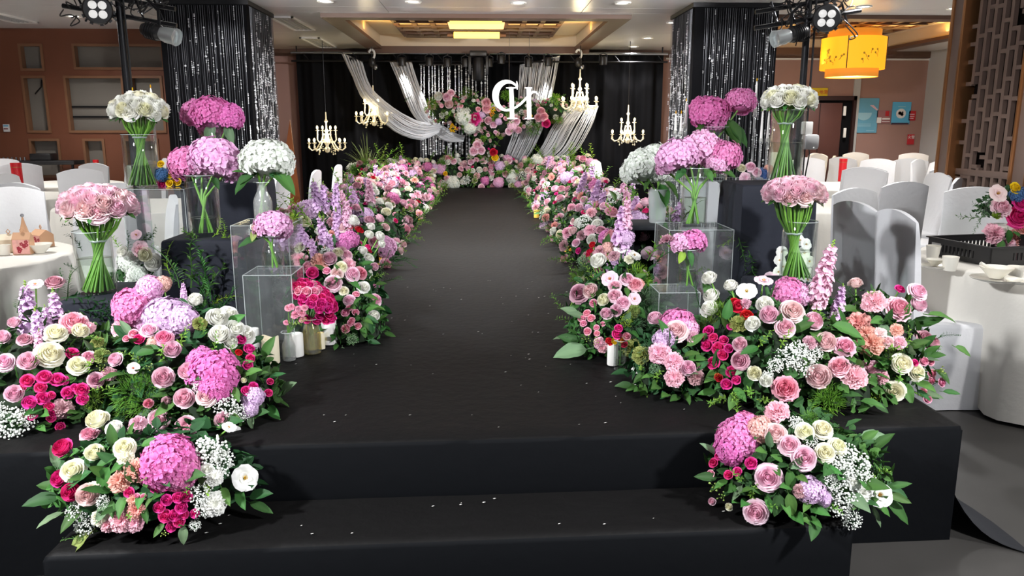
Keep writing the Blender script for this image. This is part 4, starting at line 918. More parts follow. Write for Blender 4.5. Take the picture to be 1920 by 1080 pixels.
G_ = [('j', 1375, 812, 44), ('J', 1365, 835, 32), ('h', 1395, 790, 28, 'hyd_pink'), ('i', 1425, 800, 26), ('N', 1455, 768, 24), ('B', 1455, 811, 20), ('R', 1480, 833, 20), ('R', 1508, 858, 24), ('R', 1440, 895, 25), ('R', 1417, 960, 24), ('C', 1510, 808, 17), ('W', 1543, 803, 19, 'rose_cream'), ('C', 1547, 848, 19), ('C', 1572, 836, 17),
 ('K', 1337, 867, 10), ('K', 1408, 868, 12), ('k', 1365, 890, 9, 'rose_hot'), ('K', 1382, 884, 9), ('k', 1332, 888, 8), ('k', 1347, 855, 8, 'rose_hot'), ('r', 1335, 940, 8), ('u', 1525, 918, 26), ('v', 1545, 935, 16, 'hyd_lilac'), ('d', 1500, 920, 14), ('G', 1585, 850, 30), ('G', 1612, 872, 30), ('G', 1580, 880, 26), ('G', 1590, 925, 28), ('G', 1580, 950, 24), ('G', 1600, 975, 20), ('G', 1560, 905, 18), ('G', 1495, 790, 16), ('G', 1520, 825, 14), ('G', 1625, 900, 20), ('E', 1650, 928, 24), ('n', 1618, 925, 22), ('n', 1600, 905, 12), ('O', 1342, 915, 20), ('O', 1355, 930, 16), ('c', 1367, 950, 8),
 ('L', 1478, 912, 20), ('L', 1470, 945, 22), ('L', 1455, 880, 18), ('L', 1500, 895, 20), ('L', 1550, 880, 20), ('L', 1490, 965, 22), ('L', 1440, 940, 18), ('L', 1460, 860, 18), ('L', 1425, 920, 18), ('L', 1395, 920, 18), ('L', 1375, 910, 18), ('L', 1400, 940, 18), ('L', 1515, 945, 18), ('L', 1530, 955, 18), ('L', 1380, 940, 18), ('L', 1430, 845, 18), ('L', 1355, 905, 16), ('F', 1390, 895, 26), ('F', 1410, 930, 26), ('F', 1560, 950, 22), ('F', 1655, 880, 22), ('F', 1640, 905, 20), ('f', 1440, 770, 30), ('f', 1500, 780, 26), ('F', 1380, 760, 30), ('z', 1520, 780, 20), ('L', 1525, 975, 18), ('F', 1460, 945, 24)]
arrangement('floor_arrangement', 'low front right flower arrangement on the carpeted step with gypsophila at its right end', (1.06, 2.38, SZ2), [((1.04, 2.40, .32), (.30, .22, .27)), ((1.18, 2.38, .32), (.18, .17, .2))], G_, 30,
            extra_leaf=[(1478, 880, .1, -1, 46, 'leaf_green'), (1478, 925, .2, -1, 44, 'leaf_green'), (1530, 860, 1, -.5, 44, 'leaf_green'), (1460, 925, -.2, -1, 44, 'leaf_deep'), (1490, 965, 1, -.3, 44, 'leaf_green')])
# second pair, on either side of the runway
L0 = [('S', 592, 365, 30), ('S', 606, 368, 28), ('S', 630, 362, 24), ('S', 567, 440, 26), ('S', 587, 466, 24), ('S', 604, 432, 30), ('S', 618, 460, 26), ('S', 632, 420, 30), ('s', 650, 400, 30), ('j', 655, 440, 22), ('j', 645, 455, 14), ('C', 560, 463, 11), ('N', 563, 485, 15), ('A', 600, 488, 17), ('R', 618, 485, 15), ('C', 634, 474, 11), ('R', 650, 477, 12), ('W', 695, 425, 9), ('W', 692, 440, 10), ('W', 712, 443, 11), ('W', 715, 457, 9), ('W', 680, 470, 10), ('W', 692, 482, 10), ('R', 702, 500, 9), ('K', 690, 462, 6), ('Q', 694, 470, 5), ('w', 661, 414, 14), ('Q', 655, 424, 8), ('Q', 674, 430, 9), ('A', 622, 437, 10), ('B', 640, 425, 12),
 ('K', 586, 511, 12), ('k', 612, 507, 8), ('R', 624, 531, 17), ('R', 662, 513, 15), ('D', 677, 512, 13), ('C', 645, 545, 9), ('W', 683, 538, 12), ('R', 655, 562, 12), ('k', 668, 551, 7), ('R', 706, 561, 13), ('k', 647, 586, 8), ('k', 667, 585, 7), ('k', 655, 577, 7), ('k', 660, 600, 6), ('k', 648, 616, 9), ('k', 671, 611, 7), ('k', 658, 605, 7), ('W', 701, 592, 12), ('C', 640, 500, 12), ('B', 632, 512, 12), ('N', 655, 495, 14), ('P', 575, 500, 12),
 ('F', 550, 400, 40), ('F', 575, 410, 36), ('F', 560, 380, 40), ('F', 600, 410, 30), ('F', 640, 380, 26), ('U', 540, 405, 18), ('L', 685, 600, 16), ('L', 690, 580, 16), ('L', 678, 615, 14), ('L', 640, 520, 16), ('L', 605, 505, 14), ('L', 660, 530, 16), ('L', 640, 560, 16), ('L', 690, 555, 16), ('L', 700, 575, 14), ('L', 665, 480, 12), ('f', 655, 630, 22), ('F', 630, 580, 20), ('f', 722, 520, 36), ('F', 700, 520, 24), ('G', 610, 470, 12), ('G', 660, 635, 12, 'leaf_sage'), ('d', 640, 470, 12)]
arrangement('floor_arrangement', 'left runway flower arrangement with lilac stock spikes behind the pillar candles', (-.78, 4.05, SZ), [((-.80, 4.1, .47), (.28, .38, .46)), ((-.66, 3.85, .46), (.17, .22, .24))], L0, 34, extra_leaf=[(682, 600, .1, -1, 34, 'leaf_green'), (690, 590, .3, -1, 36, 'leaf_deep')])
R0 = [('W', 1122, 489, 17), ('e', 1143, 522, 17), ('R', 1152, 535, 12), ('R', 1176, 522, 13), ('P', 1191, 532, 15), ('A', 1200, 530, 10), ('M', 1085, 548, 19), ('B', 1107, 545, 16), ('k', 1112, 568, 8), ('R', 1152, 554, 14), ('R', 1168, 567, 15), ('C', 1132, 562, 13), ('R', 1137, 588, 13), ('R', 1155, 582, 13), ('k', 1091, 597, 8), ('k', 1108, 596, 8), ('k', 1100, 587, 8), ('k', 1094, 606, 7), ('k', 1101, 621, 8), ('k', 1118, 614, 6), ('k', 1119, 625, 6), ('k', 1130, 607, 5), ('N', 1125, 643, 12), ('N', 1130, 652, 10), ('e', 1190, 560, 13), ('d', 1190, 582, 14, 'leaf_olive'),
 ('Q', 1106, 470, 7), ('Q', 1110, 458, 7), ('Q', 1102, 477, 6), ('d', 1125, 468, 14, 'rose_mauve'), ('i', 1138, 460, 12), ('d', 1150, 478, 12), ('E', 1165, 465, 15), ('E', 1190, 478, 14), ('y', 1180, 485, 10), ('S', 1165, 420, 42), ('S', 1170, 440, 38), ('s', 1175, 400, 30), ('h', 1175, 440, 16, 'hyd_lilac'),
 ('U', 1200, 505, 26), ('U', 1210, 520, 20), ('Z', 1215, 550, 30), ('Z', 1235, 570, 28), ('Z', 1225, 590, 24), ('Z', 1250, 545, 24), ('Z', 1190, 600, 24), ('z', 1080, 510, 22), ('Z', 1095, 500, 20), ('F', 1075, 520, 26), ('F', 1110, 510, 24), ('F', 1060, 600, 26), ('F', 1050, 570, 24), ('F', 1075, 575, 20), ('F', 1225, 460, 40), ('f', 1235, 480, 40), ('f', 1055, 550, 22), ('f', 1080, 640, 26), ('O', 1100, 635, 14), ('O', 1118, 640, 12), ('L', 1195, 520, 12), ('L', 1175, 545, 14), ('L', 1115, 580, 14), ('L', 1140, 600, 14), ('L', 1150, 620, 16), ('L', 1140, 640, 14), ('L', 1110, 545, 12), ('L', 1085, 650, 14), ('G', 1090, 485, 14, 'leaf_sage'), ('G', 1175, 600, 14, 'leaf_lime'), ('y', 1185, 655, 20, 'leaf_olive'), ('Z', 1180, 640, 24)]
arrangement('floor_arrangement', 'right runway flower arrangement with sage plumes and small pink spray roses', (.66, 3.75, SZ), [((.68, 3.8, .47), (.26, .34, .42)), ((.56, 3.6, .46), (.17, .2, .22))], R0, 34, extra_leaf=[(1100, 655, -1, -.1, 64, 'leaf_sage'), (1180, 668, -1, -.05, 44, 'leaf_green'), (1192, 575, .5, -.6, 28, 'leaf_green')])
# ------------------------------------------------------------------ the flower borders further down the runway
RAD = {'R': .042, 'B': .042, 'M': .042, 'D': .04, 'W': .042, 'C': .042, 'N': .05, 'P': .055, 'd': .05, 'A': .048, 'n': .048, 'e': .05, 'E': .05, 'u': .075, 'v': .075, 'h': .085, 'I': .1, 'i': .075, 'K': .024, 'k': .026, 'Q': .026, 'S': .17, 's': .17, 'T': .15, 'G': .075, 'F': .15, 'f': .16, 'z': .1, 'U': .1, 'Z': .09, 'Y': .05, 'o': .04, '1': .035, 'J': .1, 'L': .05, 'O': .06, 'g': .35}
def scatter(root, els, n, pal, sc=1.0, front=.7, gap=.8, zmin=-.1):
    els = [(Vector(c), Vector(r)) for c, r in els]; codes = [c for c, w in pal for _ in range(w)]; placed = []; tries = 0
    area = [r.x * r.z for c, r in els]
    while len(placed) < n and tries < n * 12:
        tries += 1
        c, r = rnd.choices(els, area)[0]; code = rnd.choice(codes); rad = RAD[code] * sc * rnd.uniform(.85, 1.15)
        z = rnd.uniform(zmin, 1); a = rnd.uniform(-PI, 0) if rnd.random() < front else rnd.uniform(0, PI)
        q = math.sqrt(max(0, 1 - z * z)); d = Vector((q * math.cos(a), q * math.sin(a), z)); p = c + Vector((d.x * r.x, d.y * r.y, d.z * r.z)) * rnd.uniform(.93, 1.06)
        small = code in 'SsTFfzUZg'
        if not small and any((p - o).length < gap * (rad + s) for o, s in placed): continue
        nn = Vector((d.x / r.x, d.y / r.y, d.z / r.z)).normalized()
        if code in 'SsT':
            q = Vector((nn.x * .35, nn.y * .25, 1)).normalized(); bloom(root, code, p - q * rad * .5, q, rad * 2)
        elif code in 'Ff':
            q = (nn + Vector((0, -.2, .25))).normalized(); bloom(root, code, p - q * rad * .5, q, rad * 1.6)
        elif code == 'g': bloom(root, code, p, (0, 0, 1), rad)
        elif code == 'L': leaf_at(root, p, nn + Vector((rnd.uniform(-1, 1), rnd.uniform(-.5, .5), rnd.uniform(-1, .5))), rad * 2)
        else: bloom(root, code, p + nn * rad * .25, (nn + Vector((0, -.35, .25)) + Vector((rnd.uniform(-.3, .3), rnd.uniform(-.2, .2), rnd.uniform(-.2, .3)))).normalized(), rad)
        placed.append((p, 0 if small else rad))
    return placed
def body(root, els):
    for c, r in els:
        c = Vector(c); r = Vector(r)
        link('foam_base', FOAM2 if c.z > 1.2 else FOAM, root, Matrix.Translation(c) @ Matrix.Diagonal(tuple(r * .74) + (1,)))
        link('foliage', rnd.choice(FOL), root, Matrix.Translation(c) @ Matrix.Diagonal(tuple(r * .97) + (1,)))['kind'] = 'stuff'
PAL = [('R', 13), ('B', 9), ('M', 5), ('N', 7), ('A', 3), ('d', 6), ('W', 7), ('C', 4), ('P', 3), ('u', 3), ('v', 3), ('h', 1), ('K', 4), ('Q', 2), ('G', 3), ('F', 3), ('z', 1), ('L', 7), ('e', 2)]
for side, sx in (('left', -1), ('right', 1)):
    for k in range(8):
        Y = 5.05 + k * 1.04; X = -1.06 if sx < 0 else 1.0
        if k == 0: X += .03 * sx
        lab = ('flower mound along the %s edge of the runway, %s behind the pair beside the candles' % (side, ORD[k])) if k else 'flower mound on the %s edge of the runway, just behind the front pair' % side
        els = [((X, Y, SZ + .02), (.37, .56, .38 + .05 * rnd.random())), ((X + .1 * sx, Y + .1, SZ + .1), (.27, .45, .44))]
        root = thing('runway_arrangement', lab, 'flower arrangement', (X, Y, SZ), 'flower mounds lining the runway')
        body(root, els)
        scatter(root, els, 74 if k < 4 else 62, PAL, 1.0 if k < 3 else 1.12, .8, .72, -.05)
        # stock spikes rise along the outer side, fern along the carpet
        for j in range(5 if k < 4 else 3):
            bx = X + sx * rnd.uniform(-.05, .3); by = Y + rnd.uniform(-.5, .5)
            q = Vector((sx * rnd.uniform(-.1, .3), rnd.uniform(-.2, .2), 1)).normalized(); bloom(root, rnd.choice('SSs'), (bx, by, SZ + rnd.uniform(.28, .4)), q, rnd.uniform(.2, .28))
        for j in range(6):
            p = Vector((X - sx * rnd.uniform(.28, .36), Y + rnd.uniform(-.5, .5), SZ + .06)); bloom(root, rnd.choice('Ff'), p, (-sx * rnd.uniform(.5, 1), rnd.uniform(-.6, .2), rnd.uniform(.15, .5)), rnd.uniform(.14, .22))
        for j in range(3): bloom(root, 'F', (X + sx * .2, Y + rnd.uniform(-.4, .4), SZ + .35), (sx * rnd.uniform(-.2, .4), rnd.uniform(-.2, .2), 1), rnd.uniform(.25, .38))
# ================================================================== PLINTHS, VASES, BOUQUETS, CANDLES
def draped(name, label, x0, x1, y0, y1, z1, z0=None, m='plinth_cloth', cat='plinth'):
    z0 = SZ if z0 is None else z0
    cx, cy, hx, hy = (x0 + x1) / 2, (y0 + y1) / 2, (x1 - x0) / 2, (y1 - y0) / 2
    o = thing(name, label, cat, (cx, cy, z0)); sd = rnd.uniform(0, 9)
    def ring(z, off, wob):
        pts = []; n = 16
        for s, (ax, ay, bx, by) in enumerate(((-1, -1, 1, -1), (1, -1, 1, 1), (1, 1, -1, 1), (-1, 1, -1, -1))):
            for k in range(n):
                t = k / n; px = ax + (bx - ax) * t; py = ay + (by - ay) * t
                edge = min(t, 1 - t)
                w = wob * (math.sin(t * 17 + s * 2 + sd) * .6 + math.sin(t * 31 + sd * 2 + s) * .4 + (.9 if edge < .08 else 0))
                nx, ny = ((0, -1), (1, 0), (0, 1), (-1, 0))[s]
                pts.append(Vector((cx + px * (hx + off) + nx * w, cy + py * (hy + off) + ny * w, z)))
        return pts
    q = MB(); H = z1 - z0
    rs = [ring(z1, -.012, 0), ring(z1 - .004, -.004, 0), ring(z1 - .014, 0, 0), ring(z1 - .1 * H - .02, .002, .004), ring(z0 + .6 * H, .004, .008), ring(z0 + .3 * H, .006, .011), ring(z0 + .002, .01, .014)]
    n = 64; vs = [p for r in rs for p in r]
    q.add(vs, [(i * n + j, i * n + (j + 1) % n, (i + 1) * n + (j + 1) % n, (i + 1) * n + j) for i in range(len(rs) - 1) for j in range(n)])
    link('side_drape', q.mesh('side_drape', [m], 50), o)
    q = MB(); q.add(rs[0], [tuple(range(n))]); link('top_cloth', q.mesh('top_cloth', [m], 50), o)
    return o
def acrylic(label, x0, x1, y0, y1, z1, z0=None):
    z0 = SZ + .002 if z0 is None else z0; t = .006; o = thing('acrylic_stand', label, 'display stand', ((x0 + x1) / 2, (y0 + y1) / 2, z0))
    for nm, bx in (('side_panel', (x0, x0 + t, y0, y1, z0, z1)), ('side_panel', (x1 - t, x1, y0, y1, z0, z1)), ('front_panel', (x0 + t, x1 - t, y0, y0 + t, z0, z1 - t)), ('back_panel', (x0 + t, x1 - t, y1 - t, y1, z0, z1 - t)), ('top_panel', (x0 + t, x1 - t, y0, y1, z1 - t, z1))):
        q = MB(); q.box(*bx); link(nm, q.mesh(nm, ['acrylic'], flat=True), o)
    q = MB()
    for x in (x0, x1):
        for y in (y0, y1): q.tube([(x, y, z0), (x, y, z1)], .0022, 4)
    for x in (x0, x1): q.tube([(x, y0, z1), (x, y1, z1)], .0022, 4)
    for y in (y0, y1): q.tube([(x0, y, z1), (x1, y, z1)], .0022, 4)
    link('polished_edge', q.mesh('polished_edge', ['frost_glass']), o)
    return o
def vase(label, p, r, h, water=.4, m='clear_glass', name='cylinder_vase', prof=None, cat='vase', wm_='water'):
    o = thing(name, label, cat, p); q = MB(); M = Matrix.Translation(p)
    pr = prof or [(0, 0), (r * .96, 0), (r, .006), (r, h - .003), (r - .002, h), (r - .006, h - .002), (r - .006, .02), (0, .018)]
    q.lathe(pr, 32); link('glass_body', q.mesh('glass_body', [m], 35), o, M)
    q = MB(); q.tube([Vector((r * math.cos(a * PI / 16), r * math.sin(a * PI / 16), h)) for a in range(33)], .0022, 4, cap=False); link('rim', q.mesh('rim', ['frost_glass']), o, M)  # frosted tube that puts a pale highlight along the rim
    if water:
        q = MB(); rw = r - .0075 if not prof else r * .8
        q.lathe([(0, .021), (rw, .022), (rw, h * water), (rw - .003, h * water - .001), (0, h * water - .0015)], 28); link('water', q.mesh('water', [wm_], 35), o, M)
    return o
def tube_stem(root, pts, r=.0042, m='stem_green', nm='stem', parent=None):
    q = MB(); q.tube(pts, r, 5); return link(nm, q.mesh(nm, [m]), parent or root)
def rose_bouquet(label, px, py, hw_, hh_, waist, Y, foot, code, n=27, cl=None, mats_=None):
    """domed bunch of long-stemmed roses; waist=(px,py) where it is tied; foot=(px,py,half width px) on the vase floor"""
    c = P(px, py, Y); k = m_px(c); R, H = hw_ * k, hh_ * k
    w = P(waist[0], waist[1], Y); f = P(foot[0], foot[1], Y); fr = foot[2] * k
    root = thing('rose_bouquet', label, 'bouquet', f)
    for i in range(n):
        z = 1 - 1.08 * (i + .5) / n; a = i * 2.39996 + .4; q = math.sqrt(max(0, 1 - z * z)); d = Vector((q * math.cos(a), q * math.sin(a), z))
        p = c + Vector((d.x * R * .78, d.y * R * .78, (d.z) * H * .76)); r = R * .32 * rnd.uniform(.92, 1.08)
        nn = (d + Vector((0, -.1, .45))).normalized()
        o = bloom(root, code if i % 4 else code.upper(), p, nn, r, mats_[i % len(mats_)] if mats_ else None)
        b = p - nn * r * .55; e = Vector((w.x + d.x * .028, w.y + d.y * .028, w.z)); a2 = a + .9
        ft = Vector((f.x - math.cos(a2) * fr * math.sqrt((i + .5) / n), f.y - math.sin(a2) * fr * math.sqrt((i + .5) / n), f.z + .004))
        m1 = b * .45 + e * .55 + Vector((d.x, d.y, 0)) * .012 - Vector((0, 0, .005)); m2 = e * .5 + ft * .5 + (e - m1) * .02
        pts = [b, b * .75 + m1 * .25 - Vector((0, 0, .004)), m1, e, m2, ft]
        tube_stem(root, pts, .0046 if code not in 'w' else .0048, rnd.choice(['stem_green', 'stem_green', 'stem_dark']), parent=o)
    q = MB(); q.tube([(w.x + .035 * math.cos(t * .4), w.y + .035 * math.sin(t * .4), w.z + .002 * (t % 3)) for t in range(33)], .004, 5); link('tie', q.mesh('tie', ['frost_glass']), root)
    for i in range(9):
        a = i * .7; p = c + Vector((math.cos(a) * R * .72, math.sin(a) * R * .72, -H * .2)); leaf_at(root, p, Vector((math.cos(a), math.sin(a), -.6)), R * .3, 'leaf_green')
    return root
def hyd_bouquet(label, heads, Y, foot, leaves=(), stemr=.006, m='stem_green', dy=0):
    f = P(foot[0], foot[1], Y); root = thing('hydrangea_bouquet', label, 'bouquet', f)
    for i, (code, px, py, rx, ry, mm) in enumerate(heads):
        p = P(px, py, Y); k = m_px(p); p.y += dy * (i % 2)
        o = link('hydrangea', rnd.choice(KIND[code][1]), root, Matrix.Translation(p - Vector((0, 0, ry * k * .25))) @ Matrix.Rotation(rnd.uniform(-.12, .12) - .25, 4, 'X') @ Matrix.Rotation(rnd.uniform(-.15, .15) + .25 * (px - foot[0]) / 60, 4, 'Y') @ Matrix.Rotation(rnd.uniform(0, 6), 4, 'Z') @ Matrix.Diagonal((rx * k, rx * k, ry * k * 1.15, 1)))
        setmat(o, mm)
        a = p - Vector((0, 0, ry * k * .5)); s = .02 if len(heads) > 1 else 0
        e = Vector((f.x - (px - foot[0]) * k * .25, f.y + s * ((i % 2) * 2 - 1), f.z + .006)); mid = Vector((f.x + (px - foot[0]) * k * .15, f.y, (a.z + f.z) / 2 + .03))
        tube_stem(root, [a, a * .5 + mid * .5, mid, mid * .4 + e * .6, e], stemr, m)
    for px, py, dx, dy_, L, mm in leaves:
        leaf_at(root, P(px, py, Y - .02), RT * dx + UP * dy_ - FW * .3, L * m_px(f), mm, BIGLEAF)
    return root
def base(px, py, Y): return P(px, py, Y)
# -- left group
v1 = base(184, 548, 3.6); k = m_px(v1)
draped('cloth_plinth', 'low black draped plinth under the pink rose vase on the left', P(112, 560, 3.44).x, P(268, 560, 3.44).x, 3.42, 3.86, v1.z - .001)
vase('clear cylinder vase of pale pink roses at the front left', v1, 33 * k, 116 * k, .56)
rose_bouquet('domed bouquet of pale pink roses in the front left vase', 184, 390, 70, 40, (184, 452), 3.6, (184, 545, 29), 'r', 38, mats_=['rose_vase', 'rose_vase', 'rose_vase', 'rose_blush', 'rose_vase'])
v2 = base(268, 350, 4.5); k = m_px(v2)
acrylic('clear acrylic stand under the white rose vase on the left', P(228, 360, 4.32).x, P(345, 360, 4.32).x, 4.32, 4.66, v2.z - .001)
vase('clear cylinder vase of white roses on the left acrylic stand', v2, 29 * k, 96 * k, .42)
rose_bouquet('domed bouquet of white roses on the left', 261, 212, 54, 38, (262, 258), 4.5, (268, 348, 25), 'w', 32, mats_=['rose_white', 'rose_white', 'rose_cream'])
v3 = base(413, 338, 4.8); k = m_px(v3)
draped('cloth_plinth', 'tall black draped plinth at the back of the left flower group', P(338, 345, 4.6).x, P(481, 345, 4.6).x, 4.6, 5.0, v3.z - .001)
vase('clear cylinder vase of deep pink hydrangeas at the back left', v3, 28 * k, 110 * k, .3)
hyd_bouquet('deep pink hydrangea dome high at the back left before the beaded column', [('j', 396, 208, 40, 36, 'hyd_magenta'), ('j', 362, 206, 30, 26, 'hyd_pink'), ('j', 428, 214, 30, 28, 'hyd_magenta'), ('H', 390, 232, 26, 22, 'hyd_magenta')], 4.8, (413, 336), [(400, 232, -.3, -1, 40, 'leaf_sage'), (425, 235, .4, -1, 36, 'leaf_sage')], dy=.05)
v4 = base(386, 441, 4.1); k = m_px(v4)
draped('cloth_plinth', 'black draped plinth in the middle of the left flower group', P(302, 455, 3.92).x, P(456, 455, 3.92).x, 3.92, 4.34, v4.z - .001)
vase('clear cylinder vase of pink hydrangeas in the middle of the left group', v4, 29 * k, 112 * k, .30)
hyd_bouquet('big double head of pink hydrangeas in the middle of the left group', [('H', 405, 290, 50, 42, 'hyd_light'), ('H', 345, 300, 38, 34, 'hyd_pink'), ('H', 425, 305, 34, 30, 'hyd_light'), ('H', 370, 305, 34, 30, 'hyd_light')], 4.1, (386, 438), [(380, 330, -.8, -.5, 26, 'leaf_deep'), (398, 332, .6, -.7, 26, 'leaf_deep')], dy=.06)
sp = thing('greenery_sprig', 'green leafy sprigs lying around the middle left hydrangea vase', 'greenery', P(386, 445, 3.98))
for x, y, dx, dy_, L in ((372, 440, -1, .5, 48), (398, 440, .7, .8, 46), (410, 446, 1, .2, 40), (380, 446, -.6, .2, 40), (415, 448, .3, 1, 44)):
    bloom(sp, 'F', P(x, y + 4, 4.0), RT * dx + UP * dy_, L * m_px(v4), 'leaf_lime' if dx > 0 else None)
v5 = base(495, 416, 3.95); k = m_px(v5)
acrylic('clear acrylic stand under the white hydrangea bottle', P(432, 425, 3.8).x, P(540, 425, 3.8).x, 3.8, 4.1, v5.z - .001)
bot = lambda r, h, nk: [(0, 0), (r * .9, 0), (r, .008), (r, h * .5), (r * .9, h * .6), (nk, h * .78), (nk * .9, h * .97), (nk * 1.1, h), (nk * .8, h - .002), (nk * .65, h * .78), (r * .8, h * .58), (r * .88, h * .5), (r * .88, .02), (0, .018)]
vase('cut glass bottle holding the white hydrangea on the left', v5, 15 * k, 74 * k, .45, 'crystal', 'bottle_vase', bot(17 * k, 74 * k, 9 * k))
hyd_bouquet('large white hydrangea with broad green leaves in a glass bottle on the left', [('I', 500, 290, 50, 40, 'hyd_white'), ('I', 480, 296, 32, 30, 'hyd_white'), ('I', 524, 300, 28, 28, 'hyd_white')], 3.95, (495, 410), [(480, 322, -.8, -.75, 56, 'leaf_green'), (468, 326, -.5, .2, 30, 'leaf_green'), (515, 322, .8, -.6, 56, 'leaf_green'), (488, 320, -.9, -.5, 44, 'leaf_deep'), (505, 325, .6, -.2, 30, 'leaf_deep')])
v6 = base(513, 507, 3.62); k = m_px(v6)
acrylic('tall clear acrylic stand behind the candles on the left', P(455, 518, 3.5).x, P(546, 518, 3.5).x, 3.5, 3.74, v6.z - .001)
vase('small clear bottle of pink hydrangea on the tall acrylic stand', v6, 19 * k, 66 * k, .55, 'clear_glass', 'bottle_vase', bot(20 * k, 66 * k, 13 * k))
hyd_bouquet('single light pink hydrangea in the small clear bottle on the left', [('h', 512, 417, 37, 31, 'hyd_light'), ('u', 490, 424, 17, 16, 'hyd_peach'), ('Y', 478, 425, 10, 9, 'gyp_white')], 3.62, (513, 503), [(485, 448, -1, -.3, 40, 'leaf_deep'), (480, 430, -.3, -1, 24, 'leaf_olive')], .004)
# -- right group
v7 = base(1470, 342, 4.1); k = m_px(v7)
draped('cloth_plinth', 'tall black draped plinth under the white rose vase on the right', P(1393, 350, 3.93).x, P(1531, 350, 3.93).x, 3.93, 4.3, v7.z - .001)
vase('tall clear cylinder vase of white roses on the right black plinth', v7, 31 * k, 132 * k, .56)
rose_bouquet('domed bouquet of white roses on the right', 1479, 192, 52, 30, (1472, 232), 4.1, (1470, 340, 27), 'w', 32, mats_=['rose_white', 'rose_white', 'rose_cream'])
v8 = base(1493, 524, 3.5); k = m_px(v8)
draped('cloth_plinth', 'low black draped plinth under the pink rose vase on the right', P(1420, 535, 3.4).x, P(1550, 535, 3.4).x, 3.4, 3.62, v8.z - .001)
vase('clear cylinder vase of pale pink roses on the right', v8, 31 * k, 110 * k, .5)
rose_bouquet('domed bouquet of pale pink roses in the right front vase', 1488, 366, 60, 30, (1488, 438), 3.5, (1493, 521, 27), 'r', 34, mats_=['rose_vase', 'rose_vase', 'rose_vase', 'rose_blush', 'rose_vase'])
v9 = base(1335, 336, 5.0); k = m_px(v9)
acrylic('wide clear acrylic stand at the back of the right flower group', P(1258, 345, 4.85).x, P(1446, 345, 4.85).x, 4.85, 5.2, v9.z - .001)
vase('clear cylinder vase of deep pink hydrangeas at the back right', v9, 26 * k, 96 * k, .3)
hyd_bouquet('deep pink hydrangeas on two heights before the right beaded column', [('j', 1330, 205, 38, 32, 'hyd_magenta'), ('j', 1390, 185, 30, 25, 'hyd_pink'), ('H', 1315, 198, 24, 22, 'hyd_magenta'), ('H', 1340, 228, 22, 18, 'hyd_pink')], 5.0, (1335, 334), [(1355, 235, .7, -.7, 52, 'leaf_green'), (1362, 225, .5, -1, 56, 'leaf_green'), (1368, 235, 1, -.9, 50, 'leaf_deep'), (1320, 232, -.5, -.4, 26, 'leaf_green')])
v10 = base(1300, 424, 3.95); k = m_px(v10)
acrylic('clear acrylic stand under the right pink hydrangea vase', P(1255, 437, 3.8).x, P(1376, 437, 3.8).x, 3.8, 4.12, v10.z - .001)
vase('clear cylinder vase of pink hydrangeas in the middle of the right group', v10, 24 * k, 108 * k, .5)
hyd_bouquet('broad mass of pink hydrangeas in the middle of the right group', [('H', 1270, 285, 40, 34, 'hyd_light'), ('H', 1322, 272, 40, 36, 'hyd_light'), ('H', 1360, 285, 30, 30, 'hyd_pink'), ('H', 1300, 290, 30, 26, 'hyd_light'), ('h', 1345, 302, 26, 20, 'hyd_light'), ('h', 1255, 310, 20, 20, 'hyd_light')], 3.95, (1300, 421), [(1285, 316, -.6, -.6, 30, 'leaf_deep'), (1320, 316, .4, -.6, 30, 'leaf_green'), (1350, 318, .9, -.4, 32, 'leaf_green')], dy=.07)
v11 = base(1232, 417, 4.6); k = m_px(v11)
o = thing('side_table', 'small black open table under the white hydrangea on the right', 'table', (v11.x, 4.6, SZ)); tx0, tx1 = P(1180, 425, 4.45).x, P(1272, 425, 4.45).x
q = MB(); q.box(tx0, tx1, 4.45, 4.78, v11.z - .03, v11.z - .001); link('table_top', q.mesh('table_top', ['black_cloth'], bevel=.008), o)
for xx in (tx0, tx1 - .035): q = MB(); q.box(xx, xx + .035, 4.46, 4.77, SZ, v11.z - .03); link('side_panel', q.mesh('side_panel', ['black_cloth'], bevel=.005), o)
q = MB(); q.box(tx0 + .035, tx1 - .035, 4.74, 4.77, SZ, v11.z - .03); link('back_panel', q.mesh('back_panel', ['velvet'], flat=True), o)
h = 62 * k; rb, rt_ = 14 * k, 18.5 * k
vase('frosted tapered vase of white hydrangea on the right', v11, rt_, h, .0, 'frost_glass', 'tapered_vase', [(0, 0), (rb, 0), (rb + .002, .006), (rt_, h), (rt_ - .006, h - .001), (rb - .004, .02), (0, .018)])
hyd_bouquet('white hydrangea heads in the frosted vase on the right', [('I', 1205, 305, 36, 34, 'hyd_white'), ('I', 1232, 288, 28, 26, 'hyd_white'), ('I', 1235, 322, 20, 20, 'hyd_white'), ('I', 1190, 318, 24, 24, 'hyd_white')], 4.6, (1232, 414), [(1238, 345, .3, -1, 44, 'leaf_green'), (1246, 340, .7, -.6, 40, 'leaf_green'), (1218, 338, -.5, -.6, 22, 'leaf_green')], dy=.05)
v12 = base(1288, 540, 3.5); k = m_px(v12)
acrylic('low clear acrylic stand at the front of the right flower group', P(1236, 550, 3.4).x, P(1313, 550, 3.4).x, 3.4, 3.6, v12.z - .001)
vase('small clear vase of pink hydrangea on the low right acrylic stand', v12, 18 * k, 74 * k, .5)
hyd_bouquet('small bright pink hydrangea in the low right vase', [('v', 1300, 448, 28, 24, 'hyd_pink'), ('v', 1278, 452, 24, 22, 'hyd_light'), ('d', 1252, 452, 16, 14, 'rose_mauve')], 3.5, (1288, 537), [(1290, 470, .4, -1, 30, 'leaf_green'), (1282, 470, -.4, -1, 26, 'leaf_lime')], .004)
